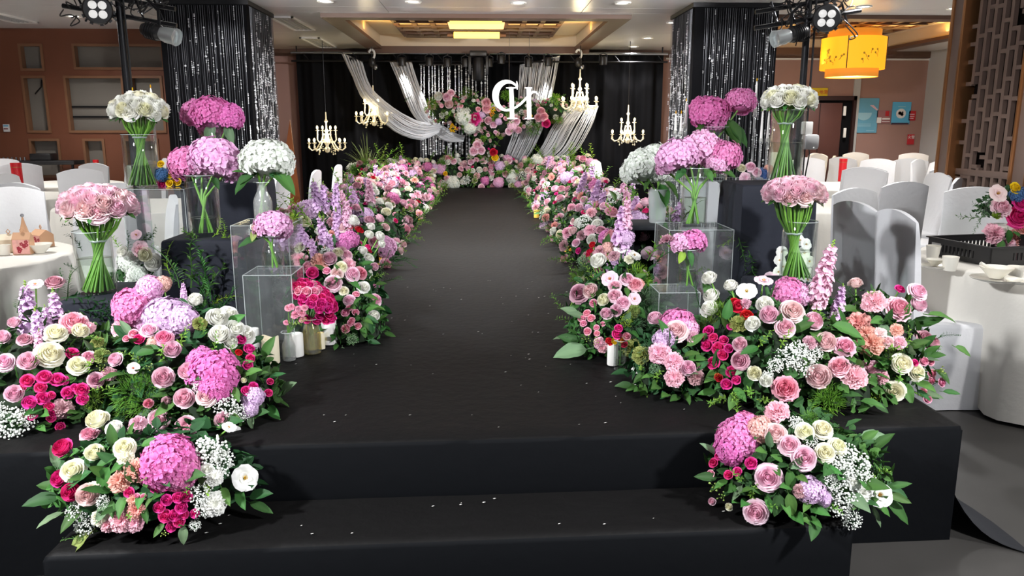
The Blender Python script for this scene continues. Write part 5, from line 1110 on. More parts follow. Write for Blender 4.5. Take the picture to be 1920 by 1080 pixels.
# hanging ruscus and white orchids behind the right roses, sprays behind the left roses
def spray(label, Y, items, at_, cat='greenery', nm='greenery_spray'):
    o = thing(nm, label, cat, at_)
    for code, px, py, dx, dy_, r, m in items:
        p = P(px, py, Y + rnd.uniform(-.03, .03)); k = m_px(p)
        if KIND[code][0] in ('leafy_sprig', 'fern_frond', 'stock_spike'): bloom(o, code, p, RT * dx + UP * dy_ - FW * .1, r * k, m)
        else: bloom(o, code, p, -FW + RT * dx + UP * dy_, r * k, m)
    return o
spray('trailing ruscus stems hanging beside the tall right black plinth', 3.88, [('F', 1385, 445, .5, -1, 70, 'leaf_green'), ('F', 1380, 440, -1, .1, 40, 'leaf_green'), ('F', 1400, 470, .25, -1, 70, 'leaf_green'), ('F', 1408, 500, .2, -1, 60, 'leaf_green'), ('F', 1376, 440, -.4, -.6, 44, 'leaf_lime')], P(1385, 445, 3.88))
spray('white orchid spray behind the right pink rose vase', 3.72, [('E', 1500, 450, .3, .3, 12, None), ('E', 1512, 458, .3, .1, 12, None), ('E', 1508, 474, .2, 0, 13, None), ('E', 1502, 490, 0, 0, 12, None), ('E', 1518, 490, .3, 0, 12, None), ('E', 1510, 506, 0, 0, 12, None), ('E', 1466, 472, -.3, 0, 11, None), ('E', 1462, 488, -.3, 0, 11, None), ('E', 1468, 500, 0, 0, 11, None), ('e', 1445, 525, -.2, 0, 16, None), ('E', 1460, 510, 0, 0, 11, None)], P(1490, 520, 3.72), 'flowers', 'orchid_spray')
spray('white blossoms seen through the clear stand in the right group', 4.2, [('E', 1370, 430, 0, 0, 13, None), ('E', 1382, 422, 0, .2, 12, None), ('E', 1378, 448, 0, 0, 12, None), ('e', 1386, 470, 0, 0, 13, 'rose_blush'), ('F', 1380, 460, -.1, -1, 50, 'leaf_sage')], P(1375, 450, 4.2), 'flowers', 'blossom_spray')
bk = [('W', 285, 492, 0, 0, 16, None), ('I', 235, 490, 0, 0, 22, None), ('I', 250, 515, 0, 0, 20, 'hyd_white'), ('e', 262, 465, 0, .2, 16, None), ('C', 272, 478, 0, 0, 15, None), ('F', 255, 460, .6, .7, 46, 'leaf_deep'), ('F', 270, 450, .9, .4, 44, 'leaf_deep'), ('F', 225, 470, -.2, 1, 50, 'leaf_lime'), ('F', 240, 470, .3, .9, 40, 'leaf_deep'), ('d', 262, 470, 0, 0, 14, 'car_pink'), ('W', 230, 472, 0, .1, 12, None), ('e', 255, 440, 0, .4, 11, None), ('F', 160, 430, -.8, .5, 44, 'leaf_deep'), ('F', 155, 470, -.5, .8, 44, 'leaf_deep'), ('F', 150, 510, -.7, .6, 40, 'leaf_deep'), ('I', 240, 530, 0, 0, 16, 'hyd_white')]
o = spray('white and blush flowers with dark greenery behind the left pink rose vase', 3.95, bk, (P(250, 500, 3.95).x, 3.95, SZ), 'flower arrangement', 'floor_arrangement')
body(o, [((P(245, 520, 4.0).x, 4.0, SZ + .02), (.2, .1, .36))])
spray('tall green asparagus sprigs before the left black plinth', 3.84, [('F', 320, 515, -.4, 1, 66, 'leaf_lime'), ('F', 352, 540, .05, 1, 120, 'leaf_green'), ('F', 375, 560, .25, 1, 130, 'leaf_green'), ('F', 385, 570, .5, 1, 110, 'leaf_green'), ('F', 372, 590, .2, 1, 110, 'leaf_green'), ('F', 395, 575, .8, .55, 60, 'leaf_lime'), ('F', 385, 600, .7, .7, 60, 'leaf_green'), ('F', 330, 560, -.1, 1, 90, 'leaf_green'), ('f', 365, 610, 0, 1, 110, 'leaf_green'), ('f', 390, 610, .4, 1, 90, 'leaf_green')], P(370, 600, 3.84))
spray('dark fern stem resting across the low left plinth', 3.38, [('F', 115, 560, 1, -.1, 90, 'leaf_deep'), ('F', 150, 575, 1, -.15, 90, 'leaf_deep'), ('F', 110, 550, .3, .9, 50, 'leaf_green'), ('F', 175, 595, 1, .05, 70, 'leaf_deep')], P(115, 565, 3.38))
# candles and small vases on the carpet
def candle(label, px, yb, hw_, hh_, m='candle_ivory', slant=0):
    p = PZ(px, yb - hw_ * .28, SZ); p.z = SZ + .004; k = m_px(p); r, h = hw_ * k, hh_ * k
    o = thing('pillar_candle', label, 'candle', p); q = MB()
    q.lathe([(0, 0), (r * .97, 0), (r, .004), (r, h), (r * .93, h + .003), (r * .82, h - .004), (r * .7, h - .016), (r * .3, h - .02), (0, h - .02)], 28)
    if slant:
        q.v = [(x, y, z + (slant * r * math.cos(2 * math.atan2(y, x) + .4) * .25 if z > h * .8 else 0)) for x, y, z in q.v]
    link('wax', q.mesh('wax', [m], 50), o, Matrix.Translation(p))
    q = MB(); q.tube([(0, 0, h - .022), (.001, 0, h - .012), (.003, 0, h - .006)], .0012, 5); link('wick', q.mesh('wick', ['black_plastic']), o, Matrix.Translation(p))
    return o
candle('ivory pillar candle with a wavy rim, nearest of the row on the left', 509, 686, 16, 48, 'candle_ivory', 1)
candle('white pillar candle half hidden behind the red spray roses', 472, 697, 13, 32, 'candle_ivory', .5)
candle('white pillar candle behind the leftmost red buds', 478, 662, 10, 42, 'candle_white')
candle('white pillar candle behind the small carnation vase', 557, 672, 13, 42, 'candle_white')
candle('cream pillar candle squeezed between the yellow bottle and the tall white candle', 603, 657, 7, 30, 'candle_ivory')
candle('tall white pillar candle at the far end of the left row', 618, 649, 14, 54, 'candle_white')
candle('pale yellow pillar candle beside the second left flower mound', 711, 498, 6, 28, 'candle_yellow')
candle('pale yellow candle far down the left flower border', 785, 414, 5, 16, 'candle_yellow')
candle('amber candle at the right edge of the runway, farther', 1006, 410, 5, 14, 'candle_yellow')
candle('amber candle at the right edge of the runway, nearer', 1064, 474, 7, 18, 'candle_yellow')
candle('white pillar candle behind the small tumbler on the right', 1148, 688, 10, 46, 'candle_white', .5)
candle('squat white candle under the pale plumes on the right', 1193, 702, 10, 24, 'candle_white')
p = PZ(543, 676, SZ); p.z = SZ + .004; k = m_px(p)
vase('small ribbed glass vase of pink carnations on the carpet', p, 12.5 * k, 54 * k, .5, 'crystal', 'bottle_vase', bot(12.5 * k, 54 * k, 7 * k))
o = thing('carnation_bunch', 'little bunch of pink carnations in the ribbed glass vase', 'bouquet', p)
for i, (x, y, r) in enumerate(((541, 576, 8), (553, 588, 10), (566, 586, 8), (558, 578, 7), (537, 604, 6), (566, 598, 7), (547, 574, 7), (571, 576, 7))):
    f = bloom(o, 'N', P(x, y, p.y), (rnd.uniform(-.4, .4), -.6, .7), r * k, 'rose_pink'); a = P(x, y, p.y); e = p + Vector((rnd.uniform(-.006, .006), rnd.uniform(-.006, .006), .012)); n_ = p + Vector((0, 0, 50 * k))
    tube_stem(o, [a, a * .5 + n_ * .5, n_ + Vector((rnd.uniform(-.004, .004), rnd.uniform(-.004, .004), 0)), e], .002, 'stem_dark', parent=f)
for x, y in ((562, 605), (550, 608), (570, 600)): bloom(o, 'O', P(x, y, p.y), (rnd.uniform(-.3, .3), -.5, .8), 12 * k)
p = PZ(586, 662, SZ); p.z = SZ + .004; k = m_px(p); r, h = 17 * k, 66 * k
vase('yellow embossed glass bottle among the candles', p, r, h, .52, 'yellow_glass', 'bottle_vase', [(0, 0), (r * .92, 0), (r, .008), (r, h * .55), (r * .8, h * .78), (r * .5, h * .9), (r * .42, h), (r * .34, h), (r * .42, h * .88), (r * .7, h * .76), (r * .9, h * .54), (r * .9, .02), (0, .018)], wm_='yellow_glass')
o = thing('spray_rose_bouquet', 'thick bunch of hot pink spray roses in the yellow bottle', 'bouquet', p)
c = P(590, 560, p.y)
for i in range(46):
    z = 1 - 1.3 * (i + .5) / 46; a = i * 2.39996; q_ = math.sqrt(max(0, 1 - z * z)); d = Vector((q_ * math.cos(a), q_ * math.sin(a), z))
    pp = c + Vector((d.x * 36 * k + d.z * -8 * k, d.y * 34 * k, d.z * 32 * k - d.x * 12 * k)); bloom(o, 'K' if i % 5 else 'k', pp, (d + Vector((0, -.4, .2))).normalized(), rnd.uniform(8, 11) * k)
for j, (x, y) in enumerate(((618, 590), (625, 578), (612, 600), (622, 598), (575, 598), (595, 600), (600, 592))): bloom(o, 'K', P(x, y, p.y - .02), (rnd.uniform(-.3, .3), -.7, .5), 9 * k)
for j in range(9):
    a = j * .7; e = c + Vector((math.cos(a) * 18 * k, math.sin(a) * 18 * k, -16 * k)); tube_stem(o, [e, p + Vector((math.cos(a) * .004, math.sin(a) * .004, h)), p + Vector((math.cos(a) * .012, math.sin(a) * .012, .02))], .0022, 'stem_dark')
p = PZ(1162, 693, SZ); p.z = SZ + .004; k = m_px(p)
vase('small clear tumbler of red spray roses on the right', p, 12 * k, 56 * k, .3)
o = thing('spray_rose_bouquet', 'few red and pink spray roses in the small right tumbler', 'bouquet', p)
for x, y, r, cc in ((1143, 640, 8, 'Q'), (1157, 627, 10, 'K'), (1175, 630, 8, 'k'), (1160, 615, 8, 'K'), (1170, 645, 7, 'Q'), (1165, 637, 6, 'o'), (1152, 640, 6, '1')):
    f = bloom(o, cc, P(x, y, p.y), (rnd.uniform(-.4, .4), -.7, .5), r * k); tube_stem(o, [P(x, y, p.y), p + Vector((0, 0, 55 * k)), p + Vector((0, 0, .02))], .002, 'stem_dark', parent=f)
# ================================================================== CHAIRS AND TABLES
def chair_proto():
    o = thing('banquet_chair', 'x', 'chair'); q = MB(); n = 10
    W = .24
    def prof(side, u, v):   # side 0 = rear face, 1 = front face
        x = (u - .5) * 2; top = 1.06 - .045 * x * x; z = .44 + (top - .44) * v if side else top * v
        w = W * (1.03 - .05 * v); y = .19 + .07 * (z / 1.06) ** 2
        th = .035 * (1 - .55 * abs(x) ** 6) * (1 - .6 * v ** 8)
        fold = .006 * math.sin(x * 5 + 1) * (1 - v) * (1 - side)
        return Vector((x * w, y + (th if not side else -th) + fold, z))
    q.grid(lambda u, v: prof(0, 1 - u, v), n, 8); q.grid(lambda u, v: prof(1, u, v), n, 8)
    def edge(sgn):
        f = [prof(0, 1 if sgn > 0 else 0, v / 7) for v in range(8)]; b = [prof(1, 1 if sgn > 0 else 0, v / 7) for v in range(8)]
        if sgn > 0: q.add(f + b, [(i, i + 1, 9 + i, 8 + i) for i in range(7)])
        else: q.add(f + b, [(8 + i, 9 + i, i + 1, i) for i in range(7)])
    edge(1); edge(-1)
    a = [prof(0, i / (n - 1), 1) for i in range(n)]; c = [prof(1, i / (n - 1), 1) for i in range(n)]
    q.add(a + c, [(i, i + 1, n + i + 1, n + i) for i in range(n - 1)])
    link('back_cover', q.mesh('back_cover', ['chair_cloth'], 70), o)
    q = MB(); ns = 36
    def ring(z, k, wob):
        r = []
        for j in range(ns):
            t = 2 * PI * j / ns; ca_, sa_ = math.cos(t), math.sin(t); e = .28
            x = math.copysign(abs(ca_) ** e, ca_) * .235 * k; y = math.copysign(abs(sa_) ** e, sa_) * .225 * k - .01
            w = 1 + wob * math.sin(9 * t) + wob * .6 * math.sin(17 * t + 1)
            r.append(Vector((x * w, y * w, z)))
        return r
    rs = [ring(.475, .9, 0), ring(.47, .97, 0), ring(.45, 1, 0), ring(.25, 1.03, .012), ring(.004, 1.08, .03)]; vs = [p for r in rs for p in r]
    q.add(vs, [(i * ns + j, (i + 1) * ns + j, (i + 1) * ns + (j + 1) % ns, i * ns + (j + 1) % ns) for i in range(4) for j in range(ns)] + [tuple(range(ns))])
    link('seat_cover', q.mesh('seat_cover', ['chair_cloth'], 60), o)
    return o
chair0 = chair_proto(); CH = []
def chair(x, y, a, lab=None, grp=None):
    """chair at (x,y); a = direction in which its back stands (radians)"""
    o = chair0 if not CH else copy_tree(chair0)
    o.matrix_basis = Matrix.Translation((x, y, .001)) @ Matrix.Rotation(a - PI / 2, 4, 'Z'); CH.append([o, x, y, lab]); return o
def table(cx, cy, r, label):
    o = thing('banquet_table', label, 'table', (cx, cy, 0)); q = MB(); sd = rnd.uniform(0, 6)
    n = 72; pr = [(0, .75), (r * .96, .75), (r, .746), (r + .008, .735), (r + .015, .6), (r + .03, .35), (r + .05, .02)]
    amp = [0, 0, 0, .002, .02, .035, .05]
    vs = []
    for (rr, z), am in zip(pr, amp):
        for j in range(n):
            t = 2 * PI * j / n; w = rr + am * (math.sin(13 * t + sd) + .5 * math.sin(23 * t + sd * 2)); vs.append(Vector((cx + w * math.cos(t), cy + w * math.sin(t), z)))
    q.add(vs, [(i * n + j, (i + 1) * n + j, (i + 1) * n + (j + 1) % n, i * n + (j + 1) % n) for i in range(len(pr) - 1) for j in range(n)])
    link('tablecloth', q.mesh('tablecloth', ['table_cloth'], 50), o)
    q = MB(); q.lathe([(.22, .01), (.22, .03), (.05, .05), (.05, .73), (.3, .735)], 16, (cx, cy, 0)); link('pedestal', q.mesh('pedestal', ['dark_metal']), o)
    return o
TR1 = (3.40, 4.2, .84)
table(*TR1, 'white clothed round table at the right edge, with the black crate on it')
for x, y, t in ((2.50, 4.62, 'taupe shaded white covered chair next to the right black plinth'), (2.50, 4.11, 'nearest white covered chair on the right, flower shadows on its back'), (2.84, 5.38, 'broad white covered chair behind the two nearest chairs on the right'), (3.66, 5.45, 'white covered chair behind the black crate, before the lattice screen')):
    chair(x, y, math.atan2(y - TR1[1], x - TR1[0]) if x > 2.6 else PI + (.1 if y > 4.3 else -.05), t)
table(3.15, 7.6, .84, 'white clothed round table behind the right front chairs')
for d in (284, 320, 358, 38, 78, 168, 208): chair(3.15 + 1.1 * math.cos(math.radians(d)), 7.6 + 1.1 * math.sin(math.radians(d)), math.radians(d))
for cx, cy, t in ((4.75, 9.9, 'white clothed round table behind the lattice screen, right dining area'), (4.3, 12.7, 'white clothed round table near the brown door'), (6.6, 12.3, 'white clothed round table under the blue posters'), (6.9, 9.6, 'white clothed round table beside the grey side wall')):
    table(cx, cy, .84, t)
    for k in range(9):
        d = 250 + k * 40; x, y = cx + 1.1 * math.cos(math.radians(d)), cy + 1.1 * math.sin(math.radians(d))
        if any(math.hypot(x - c[1], y - c[2]) < .5 for c in CH) or (x < 3.85 and y < 10.9): continue
        chair(x, y, math.radians(d))
table(-3.25, 4.62, .74, 'white clothed round table at the left edge with kraft gift boxes')
for x, y, t in ((-3.5, 5.72, 'white covered chair behind the kraft gift boxes, cut by the left edge'), (-2.93, 5.66, 'white covered chair just left of the pale pink rose dome'), (-2.28, 5.1, 'white covered chair behind the clear stand of the left white roses')):
    chair(x, y, math.atan2(y - 4.62, x + 3.25), t)
table(-3.3, 7.7, .8, 'white clothed round table behind the left flower group')
for d in (215, 250, 284, 322, 0, 40, 140, 178): chair(-3.3 + 1.1 * math.cos(math.radians(d)), 7.7 + 1.1 * math.sin(math.radians(d)), math.radians(d))
for cx, cy, t in ((-5.3, 8.7, 'white clothed round table with the red tube at the far left'), (-5.7, 10.75, 'white clothed round table by the panelled left wall')):
    table(cx, cy, .76, t)
    for k in range(9):
        d = 270 + k * 40; x, y = cx + 1.06 * math.cos(math.radians(d)), cy + 1.06 * math.sin(math.radians(d))
        if any(math.hypot(x - c[1], y - c[2]) < .5 for c in CH) or y > 11.3: continue
        chair(x, y, math.radians(d))
for x, y, a, t in ((-2.0, 8.25, 0, 'slim white covered chair side-on beside the left flower border, nearer one'), (-1.98, 9.4, 0, 'slim white covered chair side-on beside the left flower border, farther one'), (1.74, 10.35, PI * .86, 'white covered chair beside the right flower border before the black backdrop'), (1.98, 8.0, PI, 'white covered chair behind the right white hydrangea')):
    if not any(math.hypot(x - c[1], y - c[2]) < .42 for c in CH): chair(x, y, a, t)
for side in (-1, 1):
    un = sorted([c for c in CH if c[3] is None and c[1] * side > 0], key=lambda c: proj((c[1], c[2], 1))[0])
    for i, c in enumerate(un):
        c[0]['label'] = '%s white covered chair from the left in the %s dining area' % (ORD[i], 'left' if side < 0 else 'right')
        c[0]['group'] = 'covered chairs of the %s dining area' % ('left' if side < 0 else 'right')
    for c in CH:
        if c[3]: c[0]['label'] = c[3]; c[0]['group'] = 'covered chairs'
# ------------------------------------------------------------------ things on the right table
TZ = .752
def onT(px, py): 
    p = PZ(px, py, TZ); return p
def lath(name, label, cat, p, prof, m, n=28, part='body', extra=None):
    o = thing(name, label, cat, p); q = MB(); q.lathe(prof, n); link(part, q.mesh(part, [m], 40), o, Matrix.Translation(p)); return o
cr = thing('plastic_crate', 'black slotted plastic crate on the white table at the right', 'crate', (3.06, 4.36, TZ)); A_ = Matrix.Translation((2.76, 4.06, TZ)) @ Matrix.Rotation(math.radians(11), 4, 'Z')
Lx, Ly, Hc, t = .60, .46, .10, .008
q = MB(); q.box(0, Lx, 0, Ly, 0, .008); link('crate_floor', q.mesh('crate_floor', ['black_plastic'], flat=True), cr, A_)
def crate_wall(nm, M, L_):
    q = MB(); q.box(0, L_, 0, t, .008, .028).box(0, L_, 0, t, Hc - .03, Hc); ns = max(6, int(L_ / .055)); w = L_ / ns
    lo = .25 * L_; q.box(0, lo, 0, t, .028, Hc - .03).box(L_ - lo, L_, 0, t, .028, Hc - .03); k = int((L_ - 2 * lo) / .026)
    for i in range(k):
        x = lo + (L_ - 2 * lo) * (i + .5) / k; q.box(x - .008, x + .004, 0, t, .028, Hc - .03)
    link(nm, q.mesh(nm, ['black_plastic'], flat=True), cr, A_ @ M)
crate_wall('side_wall', Matrix.Identity(4), Lx); crate_wall('side_wall', Matrix.Translation((0, Ly - t, 0)), Lx)
crate_wall('end_wall', Matrix.Translation((t, 0, 0)) @ Matrix.Rotation(PI / 2, 4, 'Z'), Ly); crate_wall('end_wall', Matrix.Translation((Lx, 0, 0)) @ Matrix.Rotation(PI / 2, 4, 'Z'), Ly)
q = MB(); q.box(-.012, Lx + .012, -.012, .004, Hc, Hc + .008).box(-.012, Lx + .012, Ly - .004, Ly + .012, Hc, Hc + .008).box(-.012, .004, 0, Ly, Hc, Hc + .008).box(Lx - .004, Lx + .012, 0, Ly, Hc, Hc + .008)
link('crate_rim', q.mesh('crate_rim', ['black_plastic'], bevel=.002), cr, A_)
q = MB(); q.box(-.0016, 0, .36, .43, .035, .075); link('paper_label', q.mesh('paper_label', ['grey_wall_paint'], flat=True), cr, A_)
cup = lambda r, h: [(0, .0), (r * .72, 0), (r * .74, .003), (r, h), (r - .004, h - .001), (r * .7, .008), (0, .006)]
lath('tea_cup', 'cream cup at the left front corner of the black crate', 'cup', onT(1780, 507), cup(.042, .075), 'ceramic')
lath('tea_cup', 'white cup right of the rice bowl, cut by the frame edge', 'cup', onT(1903, 521), cup(.04, .06), 'ceramic')
lath('tea_cup', 'cream cup behind the crate corner beside the chair back', 'cup', onT(1748, 486), cup(.04, .08), 'ceramic')
pl = lambda r: [(0, .004), (r * .6, .004), (r * .95, .016), (r, .018), (r * .93, .011), (r * .6, 0), (0, 0)]
lath('saucer_plate', 'round white plate under the rice bowl', 'plate', onT(1866, 527), pl(.115), 'ceramic', 36)
lath('saucer_plate', 'round white plate left of the crate', 'plate', onT(1752, 503), pl(.075), 'ceramic', 36)
lath('saucer_plate', 'small white plate at the right frame edge', 'plate', onT(1915, 532), pl(.07), 'ceramic', 36)
bp_ = onT(1866, 525) + Vector((0, 0, .011)); bw = [(0, .006), (.03, .0), (.034, .006), (.075, .052), (.078, .056), (.072, .052), (.03, .01), (0, .009)]
lath('rice_bowl', 'white bowl holding a spoon on the right table', 'bowl', bp_, bw, 'ceramic', 32)
lath('rice_bowl', 'small white bowl left of the crate', 'bowl', onT(1752, 501) + Vector((0, 0, .011)), [(r * .6, z * .6) for r, z in bw], 'ceramic', 28)
sp_ = thing('soup_spoon', 'white porcelain spoon resting in the bowl', 'spoon', bp_); q = MB(); q.tube([bp_ + Vector((-.085, .0, .075)), bp_ + Vector((-.04, 0, .052)), bp_ + Vector((.0, 0, .03))], [.009, .007, .008], 8); link('handle', q.mesh('handle', ['ceramic']), sp_)
q = MB(); q.ball(bp_ + Vector((.025, 0, .026)), (.03, .02, .01), 10, 6); link('spoon_bowl', q.mesh('spoon_bowl', ['ceramic']), sp_)
gp = onT(1881, 510); o = lath('shot_glass', 'tiny clear glass behind the white bowl', 'glass', gp, cup(.024, .035), 'clear_glass', part='glass_body')
ta = thing('table_centrepiece', 'bright table centrepiece of pink, magenta, yellow and blue flowers at the right edge', 'flower arrangement', (3.3, 4.72, TZ))
els = [((3.32, 4.78, TZ + .2), (.19, .17, .2))]; body(ta, els); q = MB(); q.lathe([(0, 0), (.07, 0), (.09, .14), (.08, .14), (0, .02)], 20); link('pot', q.mesh('pot', ['ceramic']), ta, Matrix.Translation((3.32, 4.78, TZ)))
for code, px, py, r, m in (('P', 1880, 388, 20, 'rose_pale'), ('D', 1912, 405, 22, 'rose_hot'), ('N', 1868, 437, 22, 'car_pink'), ('E', 1872, 362, 18, 'rose_blush'), ('1', 1905, 352, 12, None), ('b', 1912, 362, 16, None), ('D', 1918, 378, 16, 'rose_hot'), ('A', 1912, 447, 20, None), ('c', 1868, 403, 9, 'leaf_lime'), ('N', 1895, 455, 14, 'rose_pale'), ('P', 1918, 425, 16, 'car_peach')):
    p = P(px, py, 4.58); bloom(ta, code, p, (rnd.uniform(-.3, .2), -.8, .4), r * m_px(p), m)
for px, py, dx, dy_, r in ((1862, 402, -1, .35, 44), (1858, 405, -1, .05, 60), (1838, 408, -.5, -1, 34), (1870, 395, -1, .6, 40)): 
    p = P(px, py, 4.6); bloom(ta, 'F', p, RT * dx + UP * dy_, r * m_px(p), 'leaf_sage')
for px, py, dx, dy_ in ((1890, 430, .2, -1), (1898, 435, 1, -.5), (1880, 450, -.3, -1)): leaf_at(ta, P(px, py, 4.56), RT * dx + UP * dy_, .09, 'leaf_green')
# ------------------------------------------------------------------ things on the left table
def gift(label, p, w, d, h, m, rz, printed):
    o = thing('gift_box', label, 'gift box', p); M = Matrix.Translation(p) @ Matrix.Rotation(rz, 4, 'Z')
    q = MB(); q.add([(-w / 2, -d / 2, 0), (w / 2, -d / 2, 0), (w / 2, d / 2, 0), (-w / 2, d / 2, 0), (-w / 2, -d / 2, h * .7), (w / 2, -d / 2, h * .7), (w / 2, d / 2, h * .7), (-w / 2, d / 2, h * .7), (-w / 2, 0, h), (w / 2, 0, h)], [(0, 1, 5, 4), (2, 3, 7, 6), (1, 2, 6, 9, 5), (3, 0, 4, 8, 7), (4, 5, 9, 8), (6, 7, 8, 9), (0, 3, 2, 1)])
    link('box_body', q.mesh('box_body', [m], flat=True), o, M)
    if printed:
        q = MB(); q.box(-w / 2 + .004, w / 2 - .004, -d / 2 - .0012, -d / 2, .004, h * .68); pn = link('printed_panel', q.mesh('printed_panel', ['pink_print'], flat=True), o, M)
        for k in range(9):
            q = MB(); x, z = rnd.uniform(-w * .4, w * .4), rnd.uniform(.02, h * .6)
            for j in range(5): q.ball((x + .007 * math.cos(j * 1.26), -d / 2 - .002, z + .007 * math.sin(j * 1.26)), (.005, .001, .005), 6, 4)
            link('flower_print', q.mesh('flower_print', ['pink_dark'], flat=True), pn, M)
    q = MB(); q.tube([(0, 0, h), (-.01, 0, h + .015), (.0, 0, h + .028), (.01, 0, h + .015), (0, 0, h)], .003, 5); link('ribbon_loop', q.mesh('ribbon_loop', ['kraft']), o, M)
    return o
gift('pink flower printed gift box at the front of the left table', onT(46, 476), .10, .06, .13, 'kraft', .1, True)
gift('brown kraft gift box with a window, behind the printed one', onT(80, 462), .11, .09, .11, 'kraft', -.5, True)
gift('pale kraft gift box at the left edge of the left table', onT(20, 472), .09, .07, .11, 'cream_panel', .3, False)
o = thing('paper_cone', 'brown paper cone standing behind the printed gift box', 'favour', onT(48, 455)); p = onT(48, 455); q = MB(); q.lathe([(.045, 0), (.012, .13), (.004, .17)], 16, cap=True); link('cone', q.mesh('cone', ['kraft']), o, Matrix.Translation(p)); q = MB(); q.ball((0, 0, .18), .012, 8, 6); link('tip', q.mesh('tip', ['steel']), o, Matrix.Translation(p))
lath('rice_bowl', 'pale bowl in front of the window gift box', 'bowl', onT(76, 474), [(r * .9, z) for r, z in bw], 'ceramic')
lath('tea_cup', 'white cup at the left edge of the left table', 'cup', onT(9, 478), cup(.036, .06), 'ceramic')
nap = thing('napkin', 'pale pink napkin hanging over the edge of the left table', 'napkin', onT(85, 480)); ax = math.atan2(-.55, .5)
q = MB(); c0 = Vector((-3.25, 4.62, 0)); dr_ = Vector((math.cos(ax), math.sin(ax), 0)); tg = Vector((-dr_.y, dr_.x, 0))
def napf(u, v):
    s = v * .34; R_ = .58 + min(s, .175) if s < .175 else .755 + .012; z = TZ + .004 if s < .175 else TZ + .004 - (s - .175)
    return c0 + dr_ * (R_ + .006 * math.sin(u * 14) * (1 if s > .17 else .2)) + tg * ((u - .5) * .16) + Vector((0, 0, z))
q.grid(napf, 13, 12); link('cloth', q.mesh('cloth', ['pink_print'] if False else ['rose_blush'], 60), nap)
def red_tube(label, px, yb, hh, hw_, z=TZ):
    p = PZ(px, yb, z); k = m_px(p); o = thing('red_gift_tube', label, 'gift tube', p); q = MB(); q.lathe([(0, 0), (hw_ * k, 0), (hw_ * k, hh * k * .86)], 20); link('tube_body', q.mesh('tube_body', ['red_paper']), o, Matrix.Translation(p))
    q = MB(); q.lathe([(hw_ * k * 1.03, hh * k * .86), (hw_ * k * 1.03, hh * k), (0, hh * k)], 20); link('tube_lid', q.mesh('tube_lid', ['red_paper']), o, Matrix.Translation(p))
    q = MB(); q.lathe([(hw_ * k * 1.02, hh * k * .84), (hw_ * k * 1.04, hh * k * .85), (hw_ * k * 1.02, hh * k * .86)], 20); link('gold_band', q.mesh('gold_band', ['brass_trim']), o, Matrix.Translation(p))
red_tube('red gift tube on the far left table', 36, 358, 52, 9); red_tube('small red gift tube near the panelled left wall', 183, 336, 36, 5); red_tube('red gift tube among the chairs on the right', 1578, 340, 42, 7); red_tube('small red gift tube beside the tall white rose vase on the right', 1497, 352, 32, 6)
# black sound gear far left
g = P(50, 298, 11.75); o = thing('sound_mixer', 'black sound mixer on a stand before the panelled wall', 'audio mixer', (g.x, 11.75, 0))
q = MB(); q.box(g.x - .5, g.x + .75, 11.6, 11.92, g.z - .08, g.z - .02); link('mixer_body', q.mesh('mixer_body', ['black_plastic'], bevel=.01), o)
q = MB(); q.box(g.x + .1, g.x + .4, 11.65, 11.85, g.z - .02, g.z + .08); link('screen_unit', q.mesh('screen_unit', ['black_plastic'], bevel=.01), o)
for k in range(9):
    q = MB(); xx = g.x - .45 + k * .06; q.tube([(xx, 11.65, g.z - .02), (xx, 11.65, g.z + .03)], .012, 8); link('knob', q.mesh('knob', ['steel']), o)
for xx in (g.x - .4, g.x + .65): q = MB(); q.tube([(xx, 11.75, 0), (xx, 11.75, g.z - .08)], .02, 8); link('leg', q.mesh('leg', ['dark_metal']), o)
# tapers in glass holders on the clear stands
def taper(label, px, ytip, ycup, Y, zb):
    pt = P(px, ytip, Y); pc = P(px, ycup, Y); k = m_px(pt); b_ = Vector((pc.x, Y, zb + .002)); o = thing('glass_candlestick', label, 'candlestick', b_)
    q = MB(); h = pc.z - zb; q.lathe([(0, 0), (.03, 0), (.03, .006), (.008, .014), (.006, h * .5), (.008, h * .85), (.013, h * .9), (.013, h), (.009, h), (.009, h * .92), (0, h * .91)], 16); link('stem', q.mesh('stem', ['crystal']), o, Matrix.Translation(b_))
    q = MB(); q.tube([(0, 0, h - .02), (0, 0, pt.z - zb - .02), (0, 0, pt.z - zb)], [.0085, .006, .002], 10); tp = link('taper_candle', q.mesh('taper_candle', ['candle_white']), o, Matrix.Translation(b_))
    q = MB(); q.ball((0, 0, pt.z - zb + .006), (.004, .004, .012), 6, 5); link('flame_bulb', q.mesh('flame_bulb', ['yellow_bloom']), tp, Matrix.Translation(b_))
z2, z9 = v2.z, v9.z
for px, yt, yc, Y, zb, t in ((253, 170, 215, 4.62, z2, 'glass candlestick behind the left white roses, its taper tip showing left'), (287, 165, 215, 4.62, z2, 'glass candlestick behind the left white roses, with a yellow tip'), (1266, 213, 245, 5.1, z9, 'glass candlestick behind the right white hydrangea, first from the left'), (1276, 213, 246, 5.06, z9, 'glass candlestick behind the right white hydrangea, second from the left'), (1285, 190, 232, 5.1, z9, 'tall glass candlestick just left of the right deep pink hydrangeas'), (1416, 152, 205, 5.1, z9, 'tallest glass candlestick on the right, beside the single high pink hydrangea head'), (1427, 208, 260, 5.02, z9, 'glass candlestick left of the right white rose vase, farther from it'), (1439, 208, 260, 5.1, z9, 'glass candlestick left of the right white rose vase, next to it')):
    taper(t, px, yt, yc, Y, zb)
